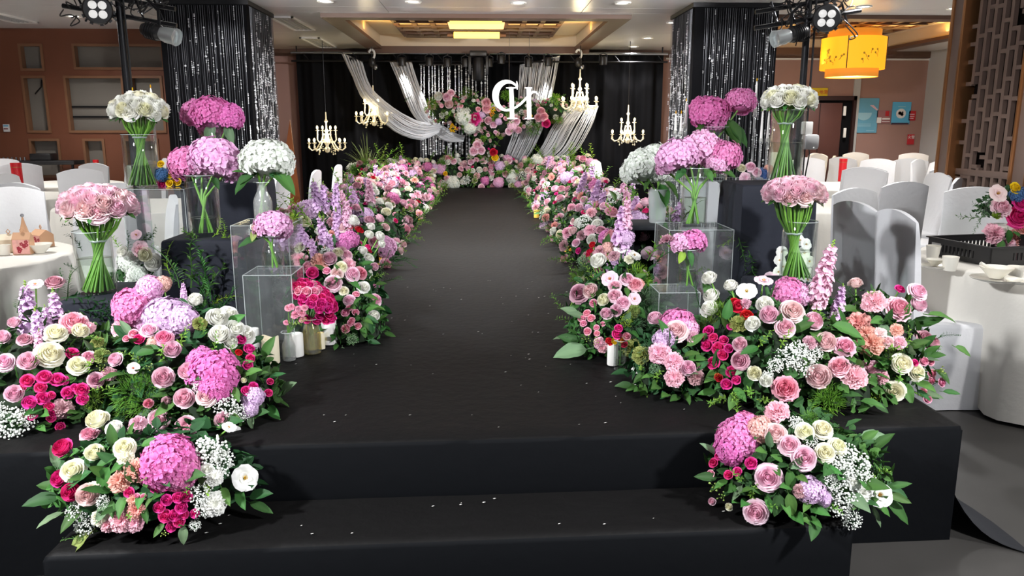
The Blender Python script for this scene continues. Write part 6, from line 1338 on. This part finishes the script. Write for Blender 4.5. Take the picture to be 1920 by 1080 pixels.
o = spray('small yellow, blue and crimson flowers on the left acrylic stand', 4.52, [('1', 301, 307, 0, .3, 7, None), ('1', 318, 327, 0, .3, 8, None), ('1', 331, 340, .3, 0, 8, None), ('1', 317, 343, 0, 0, 7, None), ('b', 300, 325, -.2, .2, 14, None), ('K', 303, 345, 0, 0, 8, None), ('b', 310, 335, 0, 0, 9, None), ('F', 312, 335, .5, 1, 20, 'leaf_deep')], P(315, 350, 4.52), 'flowers', 'flower_posy')
o = spray('posy of pale roses and a blue bloom on the wide clear stand at the right', 5.05, [('C', 1390, 315, 0, .3, 9, None), ('R', 1408, 312, 0, .3, 10, None), ('N', 1398, 333, 0, 0, 11, 'rose_pale'), ('b', 1432, 325, 0, .2, 13, None), ('R', 1420, 322, 0, .2, 9, None), ('F', 1400, 315, .4, 1, 24, 'leaf_sage'), ('F', 1385, 325, -.5, .6, 22, 'leaf_green'), ('N', 1442, 318, 0, 0, 10, 'car_peach')], P(1410, 338, 5.05), 'flowers', 'flower_posy')
mat('lattice_back', (20, 15, 14), .8, spec=.08, noise=.3, nscale=3)
# lattice screen standing parallel to the runway
LX = 4.6; o = thing('lattice_screen', 'tall wooden lattice screen with copper edged posts on the right', 'room divider', (LX, 7.0, 0))
for y0, y1 in ((7.42, 7.62), (6.30, 6.52)):
    q = MB(); q.box(LX - .09, LX + .09, y0, y1, 0, CZ - .001); ps = link('post', q.mesh('post', ['lattice_wood'], bevel=.008), o)
    for yy in (y0 - .012, y1 - .03):
        q = MB(); q.box(LX - .105, LX + .105, yy, yy + .042, 0, CZ - .001); link('copper_strip', q.mesh('copper_strip', ['brass_trim'], bevel=.004), ps)
y0, y1 = 6.52, 7.42
q = MB(); q.box(LX + .07, LX + .08, y0, y1, .02, CZ - .01); link('dark_glass', q.mesh('dark_glass', ['lattice_back'], flat=True), o)
rows_ = [.03, .33, .62, .78, 1.0, 1.16, 1.3, 1.46, 1.62, 1.78, 1.92, 2.08, 2.25, 2.42, 2.58, 2.74, 2.87]; ncol = 8; lr = random.Random(4)
q = None
for z in (rows_[0], 1.08, rows_[-1]):
    q = MB(); q.box(LX - .022, LX + .022, y0, y1, z - .03, z + .03); link('rail', q.mesh('rail', ['lattice_wood'], bevel=.003), o)
for i in range(1, ncol):
    y = y0 + (y1 - y0) * i / ncol; z = rows_[0]; gaps = []
    while z < 2.85:
        L_ = lr.choice([.45, .62, .8, 1.1]); e = min(2.87, z + L_)
        q = MB(); q.box(LX - .02, LX + .02, y - .021, y + .021, z, e); link('lattice_bar', q.mesh('lattice_bar', ['lattice_wood'], flat=True), o); z = e + (lr.choice([0, 0, .14]) if e < 2.4 else 0)
for i in range(ncol):
    ya, yb_ = y0 + (y1 - y0) * i / ncol + .012, y0 + (y1 - y0) * (i + 1) / ncol - .012; z = rows_[0] + lr.uniform(.1, .25)
    while z < 2.8:
        q = MB(); q.box(LX - .019, LX + .019, ya, yb_, z - .018, z + .018); link('lattice_bar', q.mesh('lattice_bar', ['lattice_wood'], flat=True), o); z += lr.choice([.16, .2, .26, .34])
# ================================================================== BACKDROP STAGE
DY = 14.72
q = MB(); xa, xb = P(560, 200, DY).x, P(1240, 200, DY).x
q.grid(lambda u, v: Vector((xa + (xb - xa) * u, DY + .045 * math.sin(u * 110) + .03 * math.sin(u * 47 + 2 + v) + .02 * math.sin(u * 231), .0 + (CZ - .06) * v)), 320, 10)
bd = thing('backdrop_curtain', 'black pleated velvet curtain behind the flower stage', 'curtain', ((xa + xb) / 2, DY, 0)); link('curtain_cloth', q.mesh('curtain_cloth', ['velvet'], 60), bd)
pz = P(900, 100, 14.35).z; o = thing('lighting_pipe', 'long metal pipe above the backdrop from which the lamps hang', 'pipe', (0, 14.35, pz))
q = MB(); q.tube([(xa, 14.35, pz), (xb, 14.35, pz)], .024, 10); link('pipe', q.mesh('pipe', ['steel']), o)
q = MB(); q.tube([(xa, 14.35, pz - .14), (xb, 14.35, pz - .14)], .016, 8); link('lower_pipe', q.mesh('lower_pipe', ['dark_metal']), o)
for i in range(9):
    x = xa + .2 + (xb - xa - .4) * i / 8; q = MB(); q.tube([(x, 14.35, pz), (x + .12, 14.35, pz - .14)], .01, 6); link('brace', q.mesh('brace', ['dark_metal']), o)
for x in (xa + .1, 0, xb - .1): q = MB(); q.tube([(x, 14.35, pz), (x, 14.35, CZ)], .012, 6); link('hanger', q.mesh('hanger', ['dark_metal']), o)
hs = [(661, 116, 1), (754, 116, 1), (805, 116, 1), (839, 118, 0), (873, 118, 0), (917, 118, 0), (940, 112, 1), (991, 118, 0), (1028, 116, 1), (1131, 114, 1)]
def hang_spot(px, py, on, lab):
    p = P(px, py, 14.1); o = thing('hanging_spotlight', lab, 'spotlight', p, 'spotlights on the backdrop pipe')
    q = MB(); q.lathe([(0, .075), (.05, .075), (.062, .05), (.066, -.06), (.058, -.07), (.05, -.055), (.0, -.05)], 16); link('lamp_can', q.mesh('lamp_can', ['black_plastic']), o, Matrix.Translation(p) @ Matrix.Rotation(.12, 4, 'X'))
    q = MB(); q.lathe([(0, -.062), (.05, -.062)], 14); link('lens', q.mesh('lens', ['lens_white' if on else 'black_plastic']), o, Matrix.Translation(p) @ Matrix.Rotation(.12, 4, 'X'))
    q = MB(); q.tube([(-.07, 0, -.01), (-.07, 0, .1), (0, 0, .13), (.07, 0, .1), (.07, 0, -.01)], .008, 6); link('yoke', q.mesh('yoke', ['dark_metal']), o, Matrix.Translation(p))
    q = MB(); q.tube([(0, 0, .13), (0, .25, pz - p.z)], .009, 6); link('clamp_rod', q.mesh('clamp_rod', ['steel']), o, Matrix.Translation(p))
    if on: light('backdrop_spot', 'SPOT', p + Vector((0, .02, -.09)), 70, (1, .98, .95), p + Vector((0, .18, -1.2)), .03, 48, .5)
for i, (x, y, on) in enumerate(hs): hang_spot(x, y, on, '%s black hanging spotlight from the left above the flower backdrop' % ORD[i])
p = P(897, 118, 14.05); o = thing('moving_light', 'bulky dark moving light hanging in the middle of the backdrop pipe', 'stage light', p)
q = MB(); q.box(-.15, .15, -.12, .12, .1, .2); link('light_base', q.mesh('light_base', ['black_plastic'], bevel=.02), o, Matrix.Translation(p))
for s in (-1, 1): q = MB(); q.box(s * .15 - .025, s * .15 + .025, -.06, .06, -.2, .12); link('yoke_arm', q.mesh('yoke_arm', ['black_plastic'], bevel=.012), o, Matrix.Translation(p))
q = MB(); q.lathe([(0, .1), (.09, .09), (.11, 0), (.1, -.28), (.085, -.3), (0, -.28)], 20); link('light_head', q.mesh('light_head', ['dark_metal']), o, Matrix.Translation(p))
for px, t in ((697, 'left'), (1085, 'right')):
    p = P(px, 104, 14.2); o = thing('chain_hoist', 'white hooked chain hoist at the %s end of the coffer' % t, 'hoist', p)
    q = MB(); q.tube([p + Vector((.05 * math.cos(a), 0, .08 * math.sin(a) + .02)) for a in [j * .5 - 1.2 for j in range(9)]], .02, 8); link('hook', q.mesh('hook', ['white_paint']), o)
    q = MB(); q.ball(p + Vector((0, 0, -.12)), (.07, .06, .09), 12, 8); link('hoist_body', q.mesh('hoist_body', ['black_plastic']), o)
    q = MB(); q.ball(p + Vector((.06, -.02, -.2)), (.045, .04, .05), 10, 6); link('hoist_wheel', q.mesh('hoist_wheel', ['steel']), o)
# silver thread drapes
def drape(label, Lp, Rp, Y, n=64, bulge=.25, r=.0042, seed=0):
    o = thing('thread_drape', label, 'drape', P(Lp[0][0], Lp[0][1], Y)); rr = random.Random(seed)
    def at(pts, t):
        s = t * (len(pts) - 1); i = min(int(s), len(pts) - 2); f = s - i
        g = lambda k: Vector(pts[max(0, min(len(pts) - 1, k))] + (0,))
        a, b_, c, d = g(i - 1), g(i), g(i + 1), g(i + 2)
        return .5 * ((2 * b_) + (c - a) * f + (2 * a - 5 * b_ + 4 * c - d) * f * f + (3 * b_ - a - 3 * c + d) * f ** 3)
    bands = 5
    for bnd in range(bands):
        mb = MB()
        for k in range(n // bands):
            f = (bnd + (k + rr.random()) / (n // bands)) / bands; f = min(1, max(0, f)); j = rr.uniform(-.035, .035); pts = []
            for s in range(17):
                t = s / 16; ff = min(1, max(0, f + j * math.sin(t * PI) * 2)); a = at(Lp, t); b_ = at(Rp, t); c = a * (1 - ff) + b_ * ff
                pts.append(P(c.x, c.y + rr.uniform(-.3, .3), Y - bulge * math.sin(t * PI) * (.4 + .6 * math.sin(ff * PI)) + .03 * math.sin(f * 40)))
            mb.tube(pts, r * rr.uniform(.7, 1.25), 4, 0, False)
        x = link('thread_band', mb.mesh('thread_band', ['drape_thread'], 80), o); x['kind'] = 'stuff'
    q = MB(); q.tube([P(Lp[0][0], Lp[0][1], Y), P(Rp[0][0], Rp[0][1], Y)], .012, 6); link('top_bar', q.mesh('top_bar', ['steel']), o)
    return o
drape('silver thread swag sweeping from the top left of the backdrop, outermost', [(640, 99), (650, 122), (661, 145), (675, 179), (696, 203), (724, 235), (753, 254), (791, 263), (823, 248)], [(680, 117), (685, 135), (691, 154), (705, 175), (739, 203), (767, 219), (788, 228), (805, 230), (825, 231)], 14.1, 85, .3, .005, 1)
drape('silver thread swag beside it, second from the left', [(731, 117), (746, 150), (760, 186), (777, 219), (809, 249), (837, 265), (869, 265)], [(772, 117), (784, 156), (798, 189), (809, 221), (834, 238), (856, 251), (872, 254)], 14.3, 80, .2, .0048, 2)
drape('silver thread drape falling behind the white letters', [(975, 122), (973, 160), (970, 200), (962, 248), (950, 282), (945, 302)], [(1050, 105), (1042, 145), (1032, 190), (1018, 240), (997, 284), (980, 306)], 14.4, 85, .15, .0046, 3)
drape('silver thread drape at the right sweeping down to the stage flowers', [(1072, 197), (1050, 220), (1034, 240), (1016, 275), (1000, 295), (985, 306)], [(1122, 200), (1115, 222), (1104, 246), (1082, 282), (1050, 303), (1008, 318)], 14.2, 80, .2, .0046, 4)
bc = thing('crystal_strands', 'hanging crystal bead strands at the centre of the backdrop', 'bead curtain', P(850, 122, 14.45)); br = random.Random(5)
for i in range(19):
    x = 789 + i * 7 + br.uniform(-2, 2); y0 = 122; y1 = br.uniform(285, 312) if x < 880 else br.uniform(180, 200); a = P(x, y0, 14.45); b_ = P(x, y1, 14.45); mb = MB(); mb.tube([a, b_], .0022, 3, 0, False); z = a.z
    while z > b_.z:
        r = br.choice([.006, .007, .009, .012, .018]); z -= r + .004; mb.ball((a.x, 14.45, z), (r, r * .7, r * br.choice([1, 1, 1.3])), 6, 4, 0); z -= r + .004
    x = link('bead_strand', mb.mesh('bead_strand', ['bead'], 30), bc); x['kind'] = 'stuff'
q = MB(); q.tube([P(786, 121, 14.45), P(918, 121, 14.45)], .014, 8); link('strand_rail', q.mesh('strand_rail', ['steel']), bc)
# floral cloud hung before the backdrop
def mE(px, py, Y, rx, ry, d=.3):
    c = P(px, py, Y); k = m_px(c); return (c, Vector((rx * k, d, ry * k)))
fc = thing('hanging_flowers', 'cloud of pink and white flowers hung behind the white letters', 'flower arrangement', P(925, 215, 14.0))
els = [mE(835, 205, 14.05, 34, 30), mE(880, 215, 14.0, 40, 36), mE(930, 228, 14.0, 46, 30), mE(985, 215, 14.05, 40, 30), mE(1035, 208, 14.1, 28, 24), mE(905, 272, 14.05, 22, 34)]
body(fc, els)
scatter(fc, els, 430, [('R', 8), ('B', 8), ('W', 8), ('P', 4), ('N', 5), ('u', 2), ('G', 4), ('F', 8), ('z', 5), ('U', 4), ('K', 2), ('1', 1), ('L', 9)], .8, .85, .6, -.9)
for code, px, py, r, m in (('I', 870, 218, 17, None), ('I', 880, 238, 13, None), ('D', 891, 220, 11, 'rose_hot'), ('D', 887, 228, 9, 'rose_hot'), ('Y', 924, 206, 7, None), ('Y', 922, 215, 6, 'orange_bloom'), ('Y', 851, 241, 9, None), ('P', 912, 192, 9, 'car_pink'), ('P', 912, 203, 9, 'car_pink'), ('u', 962, 236, 12, 'rose_pale'), ('R', 972, 244, 7, None), ('R', 955, 246, 7, None), ('R', 968, 228, 7, None), ('R', 916, 226, 8, None), ('R', 925, 233, 7, None), ('P', 895, 272, 9, 'rose_pale'), ('P', 888, 283, 9, 'rose_pale'), ('P', 902, 282, 8, 'rose_pale'), ('D', 925, 285, 7, 'rose_red'), ('D', 1024, 231, 8, 'rose_hot'), ('P', 1015, 208, 8, 'car_pink'), ('P', 1020, 218, 9, 'car_pink'), ('P', 1010, 220, 8, 'car_pink'), ('U', 810, 195, 16, None), ('U', 1040, 185, 15, None), ('z', 875, 172, 14, None), ('z', 1000, 240, 18, None), ('z', 950, 178, 14, 'leaf_lime'), ('W', 822, 180, 9, None), ('R', 846, 174, 7, None), ('R', 838, 182, 9, None), ('B', 842, 195, 9, None), ('1', 928, 295, 7, None), ('f', 760, 190, 22, None), ('f', 1060, 180, 22, None)):
    p = P(px, py, 13.72); bloom(fc, code, p, (rnd.uniform(-.3, .3), -1, .2), r * m_px(p), m)
for px in (880, 955, 1020): q = MB(); a = P(px, 200, 14.1); q.tube([a, (a.x, 14.35, pz)], .004, 5); link('hanging_wire', q.mesh('hanging_wire', ['steel']), fc)
# white monogram
LYp = 13.45; mo_ = thing('monogram_letters', 'big white letters C and H joined as a monogram before the flowers', 'letters', P(965, 186, LYp))
def ribbon(nm, pts, ws):
    """flat letter stroke through pixel points with widths, cut as a thick board"""
    L_, R_ = [], []
    for i, (x, y) in enumerate(pts):
        a = Vector(pts[max(0, i - 1)]); b_ = Vector(pts[min(len(pts) - 1, i + 1)]); d = (b_ - a).normalized(); n = Vector((-d.y, d.x)); L_.append(Vector((x, y)) + n * ws[i] / 2); R_.append(Vector((x, y)) - n * ws[i] / 2)
    q = MB(); n = len(pts); fr = [P(p.x, p.y, LYp) for p in L_ + R_]; bk_ = [p + Vector((0, .05, 0)) for p in fr]
    fs = [];
    for i in range(n - 1): fs += [(i, i + 1, n + i + 1, n + i), (2 * n + n + i, 2 * n + n + i + 1, 2 * n + i + 1, 2 * n + i), (2 * n + i, 2 * n + i + 1, i + 1, i), (n + i, n + i + 1, 3 * n + i + 1, 3 * n + i)]
    fs += [(0, n, 3 * n, 2 * n), (n - 1, 3 * n - 1, 4 * n - 1, 2 * n - 1)]
    q.add(fr + bk_, fs); return link(nm, q.mesh(nm, ['letter_white'], 30), mo_)
ca_pts = []; ca_w = []
for i in range(25):
    t = i / 24; a = math.radians(-38 - 250 * t); ca_pts.append((952 + 23 * math.cos(a), 180 + 27 * math.sin(a))); ca_w.append(3 + 9.5 * math.sin(PI * t) ** 2)
ribbon('letter_c', ca_pts, ca_w)
ribbon('letter_serif', [(969, 152), (969.5, 160), (970, 168)], [1.2, 3.4, 1.0])
ribbon('letter_swash', [(945, 206), (956, 205), (966, 202), (976, 195), (985, 186), (992, 178), (1000, 172), (1006, 173), (1009, 177)], [2, 3, 4, 4.4, 4.4, 4, 4.4, 3.4, 1.4])
ribbon('letter_stem', [(958.5, 164), (959.5, 185), (960, 206), (960.3, 222)], [8, 8, 8, 8]); ribbon('letter_serif', [(949, 164.5), (958, 164.5), (969, 164.5)], [1.6, 3, 1.6]); ribbon('letter_serif', [(951, 222), (960, 222), (970, 222)], [1.6, 3, 1.6])
ribbon('letter_stem', [(991.5, 164), (991.8, 185), (992.2, 206), (992.5, 222)], [8, 8, 8, 8]); ribbon('letter_serif', [(984, 164.5), (991, 164.5), (998, 164.5)], [1.6, 3, 1.6]); ribbon('letter_serif', [(984, 222), (992, 222), (1001, 222)], [1.6, 3, 1.6])
for px, py in ((955, 153), (992, 164)): q = MB(); a = P(px, py, LYp + .02); q.tube([a, (a.x, LYp + .02, CZ + .23)], .0035, 5); link('hanging_wire', q.mesh('hanging_wire', ['steel']), mo_)
# flowers at the foot of the backdrop
BPAL = [('R', 8), ('B', 9), ('W', 12), ('C', 5), ('P', 5), ('N', 4), ('d', 3), ('u', 3), ('v', 2), ('h', 2), ('I', 2), ('G', 4), ('F', 4), ('z', 2), ('1', 2), ('K', 3), ('L', 6)]
for i, (px, ptop, w) in enumerate(((690, 312, 44), (740, 312, 42), (790, 318, 40), (845, 312, 36), (895, 308, 36), (945, 308, 36), (1000, 314, 36), (1050, 316, 36), (1095, 314, 34))):
    Yc = 14.02 if 800 < px < 990 else 13.9; c = P(px, 330, Yc); els = [(Vector((c.x, Yc, SZ + .03)), Vector((w * .0094, .3, .46 if i < 3 else .5)))]
    o = thing('stage_flowers', '%s flower mound from the left along the foot of the backdrop' % ORD[i], 'flower arrangement', (c.x, Yc, SZ), 'flower mounds at the backdrop foot'); body(o, els); scatter(o, els, 52, BPAL, 1.25, .85, .68, -.05)
    if i in (0, 3, 6): bloom(o, 'g', (c.x, Yc + .05, SZ + .42), (0, 0, 1), .72 if i == 0 else .42, None if i == 0 else 'leaf_green')
    if i in (1, 7, 8):
        for k in range(4): bloom(o, 'F', (c.x + rnd.uniform(-.3, .3), Yc + .1, SZ + .42), (rnd.uniform(-.4, .4), 0, 1), .4, 'leaf_lime')
for sgn in (-1, 1):
    for j in range(3):
        pass
# chandeliers
def chandelier():
    o = thing('chandelier', 'x', 'chandelier')
    q = MB(); q.lathe([(0, -.2), (.03, -.19), (.05, -.14), (.02, -.1), (.045, -.04), (.06, 0), (.02, .03), (.015, .1), (.035, .13), (.015, .17), (.012, .25), (.03, .28), (.012, .31), (.008, .42)], 14); link('centre_column', q.mesh('centre_column', ['gold_crystal']), o)
    q = MB(); q.tube([(0, 0, .4), (0, 0, 1.0)], .005, 5); cord = link('cord', q.mesh('cord', ['dark_metal']), o)
    for tier, (na, R, z0, h) in enumerate(((8, .27, -.08, .02), (4, .15, .04, .09))):
        for k in range(na):
            a = 2 * PI * k / na + .2 + tier * .4; d = Vector((math.cos(a), math.sin(a), 0)); q = MB()
            q.tube([Vector((0, 0, z0 + .03)), d * R * .35 + Vector((0, 0, z0 + .05)), d * R * .6 + Vector((0, 0, z0 - .06)), d * R * .85 + Vector((0, 0, z0 - .08)), d * R * 1.04 + Vector((0, 0, z0 - .04)), d * R + Vector((0, 0, z0 + h))], .010, 6)
            q.lathe([(0, 0), (.03, .006), (.034, .014), (.012, .014), (.0105, .03), (0, .03)], 10, tuple(d * R + Vector((0, 0, z0 + h))))
            arm = link('arm', q.mesh('arm', ['gold_crystal']), o)
            q = MB(); q.ball(d * R + Vector((0, 0, z0 + h + .055)), (.017, .017, .03), 8, 6); link('candle_bulb', q.mesh('candle_bulb', ['bulb']), arm)
            q = MB(); e = d * R + Vector((0, 0, z0 + h)); q.octa(tuple(e + Vector((0, 0, -.02))), .012); q.octa(tuple(e + Vector((0, 0, -.05))), .016); q.octa(tuple(d * R * .6 + Vector((0, 0, z0 - .09))), .015); link('crystal_drop', q.mesh('crystal_drop', ['gold_crystal'], flat=True), arm)
    for k in range(10):
        a = k * .628; q = MB(); n_ = 2 + (k * 7) % 4
        for j in range(n_): q.octa((.13 * math.cos(a), .13 * math.sin(a), -.1 - .03 * j), .008 + (.006 if j == n_ - 1 else 0))
        link('crystal_chain', q.mesh('crystal_chain', ['gold_crystal'], flat=True), o)
    return o, cord
ch0, cord0 = chandelier()
for i, (px, py, Y, s, t) in enumerate(((613, 262, 13.3, 1.08, 'lit crystal chandelier hanging lowest, at the far left of the backdrop'), (701, 212, 13.95, 1.12, 'lit crystal chandelier glowing through the silver swag'), (1087, 184, 13.6, 1.14, 'lit crystal chandelier hanging highest, right of the white letters'), (1177, 246, 13.4, 1.04, 'lit crystal chandelier hanging at the right end of the backdrop'))):
    o = ch0 if i == 0 else copy_tree(ch0); p = P(px, py, Y); o.matrix_basis = Matrix.Translation(p) @ Matrix.Scale(s, 4); o['label'] = t; o['group'] = 'chandeliers before the backdrop'
    for c in o.children:
        if c.name.startswith('cord'): c.matrix_basis = Matrix.Translation((0, 0, .4)) @ Matrix.Diagonal((1, 1, ((CZ - p.z) / s - .4) / .6, 1)) @ Matrix.Translation((0, 0, -.4))
    light('chandelier_glow', 'POINT', p + Vector((0, -.1, .12)), 7, (1, .82, .5), size=.15)
# ================================================================== COLUMNS WITH BEAD CURTAINS
for sx, t, seed in ((-1, 'left', 3), (1, 'right', 4)):
    x0, x1 = (-3.64, -2.66) if sx < 0 else (2.46, 3.44); y0, y1 = 9.3, 10.36
    q = MB(); q.box(x0, x1, y0, y1, 0, CZ - .002); cl = struct('column_%s' % t, q, ['velvet'], flat=True); cl['kind'] = 'structure'
    q = MB(); q.box(x0 - .03, x1 + .03, y0 - .03, y1 + .03, CZ - .05, CZ - .002); link('top_rail', q.mesh('top_rail', ['dark_metal'], flat=True), cl)
    cu = thing('bead_curtain', 'curtain of silver threads and sparkling beads around the %s black column' % t, 'bead curtain', ((x0 + x1) / 2, y0, 0)); br = random.Random(seed)
    xin = x1 if sx < 0 else x0
    for nm, (a, b_), n in (('front_strands', ((x0 + .02, y0 - .025), (x1 - .02, y0 - .025)), 38), ('side_strands', ((xin - sx * .025, y0 + .02), (xin - sx * .025, y1 - .02)), 40)):
        mb = MB()
        for i in range(n):
            f = (i + br.uniform(.2, .8)) / n; x, y = a[0] + (b_[0] - a[0]) * f, a[1] + (b_[1] - a[1]) * f; z = CZ - .06; wv = br.uniform(-.012, .012)
            if nm == 'front_strands' and .06 > f: continue
            mb.tube([(x, y, z), (x + wv, y, 1.7), (x + wv * .5, y, .3)], br.choice([.0014, .0018, .003]), 4, 0, False)
            if br.random() < (.55 if nm == 'front_strands' else .8):
                z -= br.uniform(0, .8)
                while z > .4:
                    r = br.choice([.0045, .006, .0075, .009]) * (1.7 if br.random() < .1 else 1); mb.octa((x + wv * .6, y - .004, z), r, 1); z -= r * 2.2 if br.random() < .86 else br.uniform(.06, .3)
        o = link(nm, mb.mesh(nm, ['silver_thread', 'bead'], flat=True), cu); o['kind'] = 'stuff'
light('column_spot', 'SPOT', (-3.0, 8.0, 2.85), 40, (1, 1, 1), (-3.0, 9.4, 1.6), .03, 70, .6)
light('column_spot', 'SPOT', (2.8, 8.0, 2.85), 40, (1, 1, 1), (2.9, 9.4, 1.6), .03, 70, .6)
# leaning board behind the left column
a = P(546, 225, 11.5); b_ = P(540, 330, 11.5); q = MB(); q.add([(a.x - .02, 11.5, a.z), (a.x + .08, 11.5, b_.z - .6), (a.x - .32, 11.5, b_.z - .6), (a.x - .02, 11.53, a.z), (a.x + .08, 11.53, b_.z - .6), (a.x - .32, 11.53, b_.z - .6)], [(0, 1, 2), (5, 4, 3), (0, 3, 4, 1), (1, 4, 5, 2), (2, 5, 3, 0)])
o = thing('leaning_board', 'orange-brown wooden board leaning behind the left column', 'board', (a.x, 11.5, 0)); link('board', q.mesh('board', ['orange_wood'], flat=True), o)
q = MB(); q.box(a.x - .34, a.x + .1, 11.49, 11.6, 0, b_.z - .6); link('board_foot', q.mesh('board_foot', ['dark_wood'], flat=True), o)
# ================================================================== TRUSS TOWERS WITH LAMPS
def smooth(p, n=5):
    out = []
    for i in range(len(p) - 1):
        a, b_, c, d = p[max(0, i - 1)], p[i], p[i + 1], p[min(len(p) - 1, i + 2)]
        for j in range(n):
            f = j / n; out.append(.5 * ((2 * b_) + (c - a) * f + (2 * a - 5 * b_ + 4 * c - d) * f * f + (3 * b_ - a - 3 * c + d) * f ** 3))
    return out + [p[-1]]
def tower(px, Y, t, sg):
    a = P(px, 120, Y); o = thing('truss_tower', 'black lighting tower pole with tangled cables on the %s' % t, 'light stand', (a.x, Y, 0))
    q = MB(); q.tube([(a.x, Y, .0), (a.x, Y, CZ - .02)], .027, 12); link('pole', q.mesh('pole', ['dark_metal']), o)
    q = MB(); q.box(a.x - .25, a.x + .25, Y - .25, Y + .25, 0, .012); link('base_plate', q.mesh('base_plate', ['dark_metal'], bevel=.004), o)
    q = MB()
    for dz in (2.42, 2.3): q.tube([(a.x - .42 * sg, Y, dz + .1), (a.x + .42 * sg, Y, dz - .04)], .018, 8)
    for k in range(5): q.tube([(a.x - .3 + k * .14, Y, 2.46), (a.x - .24 + k * .14, Y, 2.3)], .009, 6)
    link('cross_truss', q.mesh('cross_truss', ['dark_metal']), o)
    for k in range(22):
        q = MB(); x = a.x + rnd.uniform(-.35, .35); z = rnd.uniform(2.3, 2.55); pts = [Vector((x, Y - .05, z))]
        for j in range(6): pts.append(pts[-1] + Vector((rnd.uniform(-.09, .09), rnd.uniform(-.05, .05), rnd.uniform(-.08, .09))))
        q.tube(smooth(pts), .005, 5); link('cable', q.mesh('cable', ['black_plastic']), o)
    q = MB(); q.tube([(a.x + .045, Y - .03, 2.7), (a.x + .05, Y - .03, 2.0), (a.x + .04, Y - .035, 1.2), (a.x + .05, Y - .03, .05)], .008, 6); link('cable', q.mesh('cable', ['black_plastic']), o)
    return o, a
def par(px, py, Y, t):
    p = P(px, py, Y); o = thing('par_lamp', 'round four-lens stage lamp on the %s tower' % t, 'stage light', p); M = frame(p, EYE + Vector((0, 0, -.3)) - p, 1, 0)
    q = MB(); q.lathe([(0, -.1), (.09, -.09), (.105, -.02), (.105, .0), (.095, .012), (0, .012)], 24); link('lamp_can', q.mesh('lamp_can', ['black_plastic']), o, M)
    for k in range(4):
        ang = k * PI / 2; q = MB(); q.lathe([(0, .022), (.022, .02), (.03, .013)], 16, (.046 * math.cos(ang), .046 * math.sin(ang), 0)); ln = link('lens', q.mesh('lens', ['lens_white']), o, M)
    q = MB(); q.tube([(-.12, 0, -.03), (-.12, -.0, -.13), (.12, 0, -.13), (.12, 0, -.03)], .009, 6); link('yoke', q.mesh('yoke', ['dark_metal']), o, M)
    for k in range(10):
        q = MB(); ang = k * .63; q.box(-.012, .012, .098, .118, -.08, -.01); link('cooling_fin', q.mesh('cooling_fin', ['black_plastic'], flat=True), o, M @ Matrix.Rotation(ang, 4, 'Z'))
def follow(px, py, Y, t, sg):
    p = P(px, py, Y); o = thing('profile_spotlight', 'grey barrel spotlight wrapped in clear film on the %s tower' % t, 'stage light', p); M = frame(p, (sg * 1, -.25, -.25), .72, 0)
    q = MB(); q.lathe([(0, -.2), (.06, -.2), (.075, -.16), (.08, .0), (.07, .02)], 20); link('lamp_housing', q.mesh('lamp_housing', ['black_plastic']), o, M)
    q = MB(); q.lathe([(.068, .02), (.075, .05), (.085, .16), (.09, .2), (.075, .2), (.0, .17)], 20, wob=lambda a, z: .03 * math.sin(5 * a + z * 40)); link('film_wrap', q.mesh('film_wrap', ['frost_glass']), o, M)
    q = MB(); q.lathe([(.06, .02), (.066, .17), (0, .165)], 18); link('lens_tube', q.mesh('lens_tube', ['steel']), o, M)
    for k in range(5): q = MB(); q.lathe([(.082, -.15 + .028 * k), (.09, -.145 + .028 * k), (.082, -.14 + .028 * k)], 18); link('cooling_fin', q.mesh('cooling_fin', ['dark_metal']), o, M)
    q = MB(); q.tube([p + Vector((0, 0, .06)), p + Vector((0, 0, .16)), p + Vector((-sg * .08, .02, .24))], .012, 6); link('yoke', q.mesh('yoke', ['dark_metal']), o)
    q = MB(); q.box(-.02, .02, -.1, -.085, .02, .07); link('paper_tag', q.mesh('paper_tag', ['white_paint'], flat=True), o, M)
tw, _ = tower(234, 6.3, 'left', 1); tower(1508, 6.3, 'right', -1)
par(183, 18, 6.15, 'left'); par(1550, 34, 6.15, 'right'); follow(300, 62, 6.15, 'left', 1); follow(1482, 66, 6.15, 'right', -1)
p = P(1519, 266, 6.2); o = thing('control_box', 'grey rounded control box strapped to the right tower', 'electric box', p); q = MB(); q.box(-.06, .06, -.05, .05, -.06, .06); link('case', q.mesh('case', ['grey_wall_paint'], bevel=.025), o, Matrix.Translation(p))
q = MB(); q.ball((.01, -.052, -.045), .006, 6, 4); link('indicator', q.mesh('indicator', ['lens_white']), o, Matrix.Translation(p)); q = MB(); q.box(-.14, -.06, -.01, .01, -.02, .02); link('bracket', q.mesh('bracket', ['dark_metal'], flat=True), o, Matrix.Translation(p))
p = P(1513, 240, 6.22); o = thing('power_plug', 'white plug block on the right tower above the grey box', 'plug', p); q = MB(); q.box(-.035, .035, -.04, .04, -.05, .05); link('plug_body', q.mesh('plug_body', ['white_paint'], bevel=.01), o, Matrix.Translation(p)); q = MB(); q.tube([(0, -.03, -.05), (.02, -.04, -.2), (0, -.03, -.4)], .006, 5); link('cable', q.mesh('cable', ['black_plastic']), o, Matrix.Translation(p))
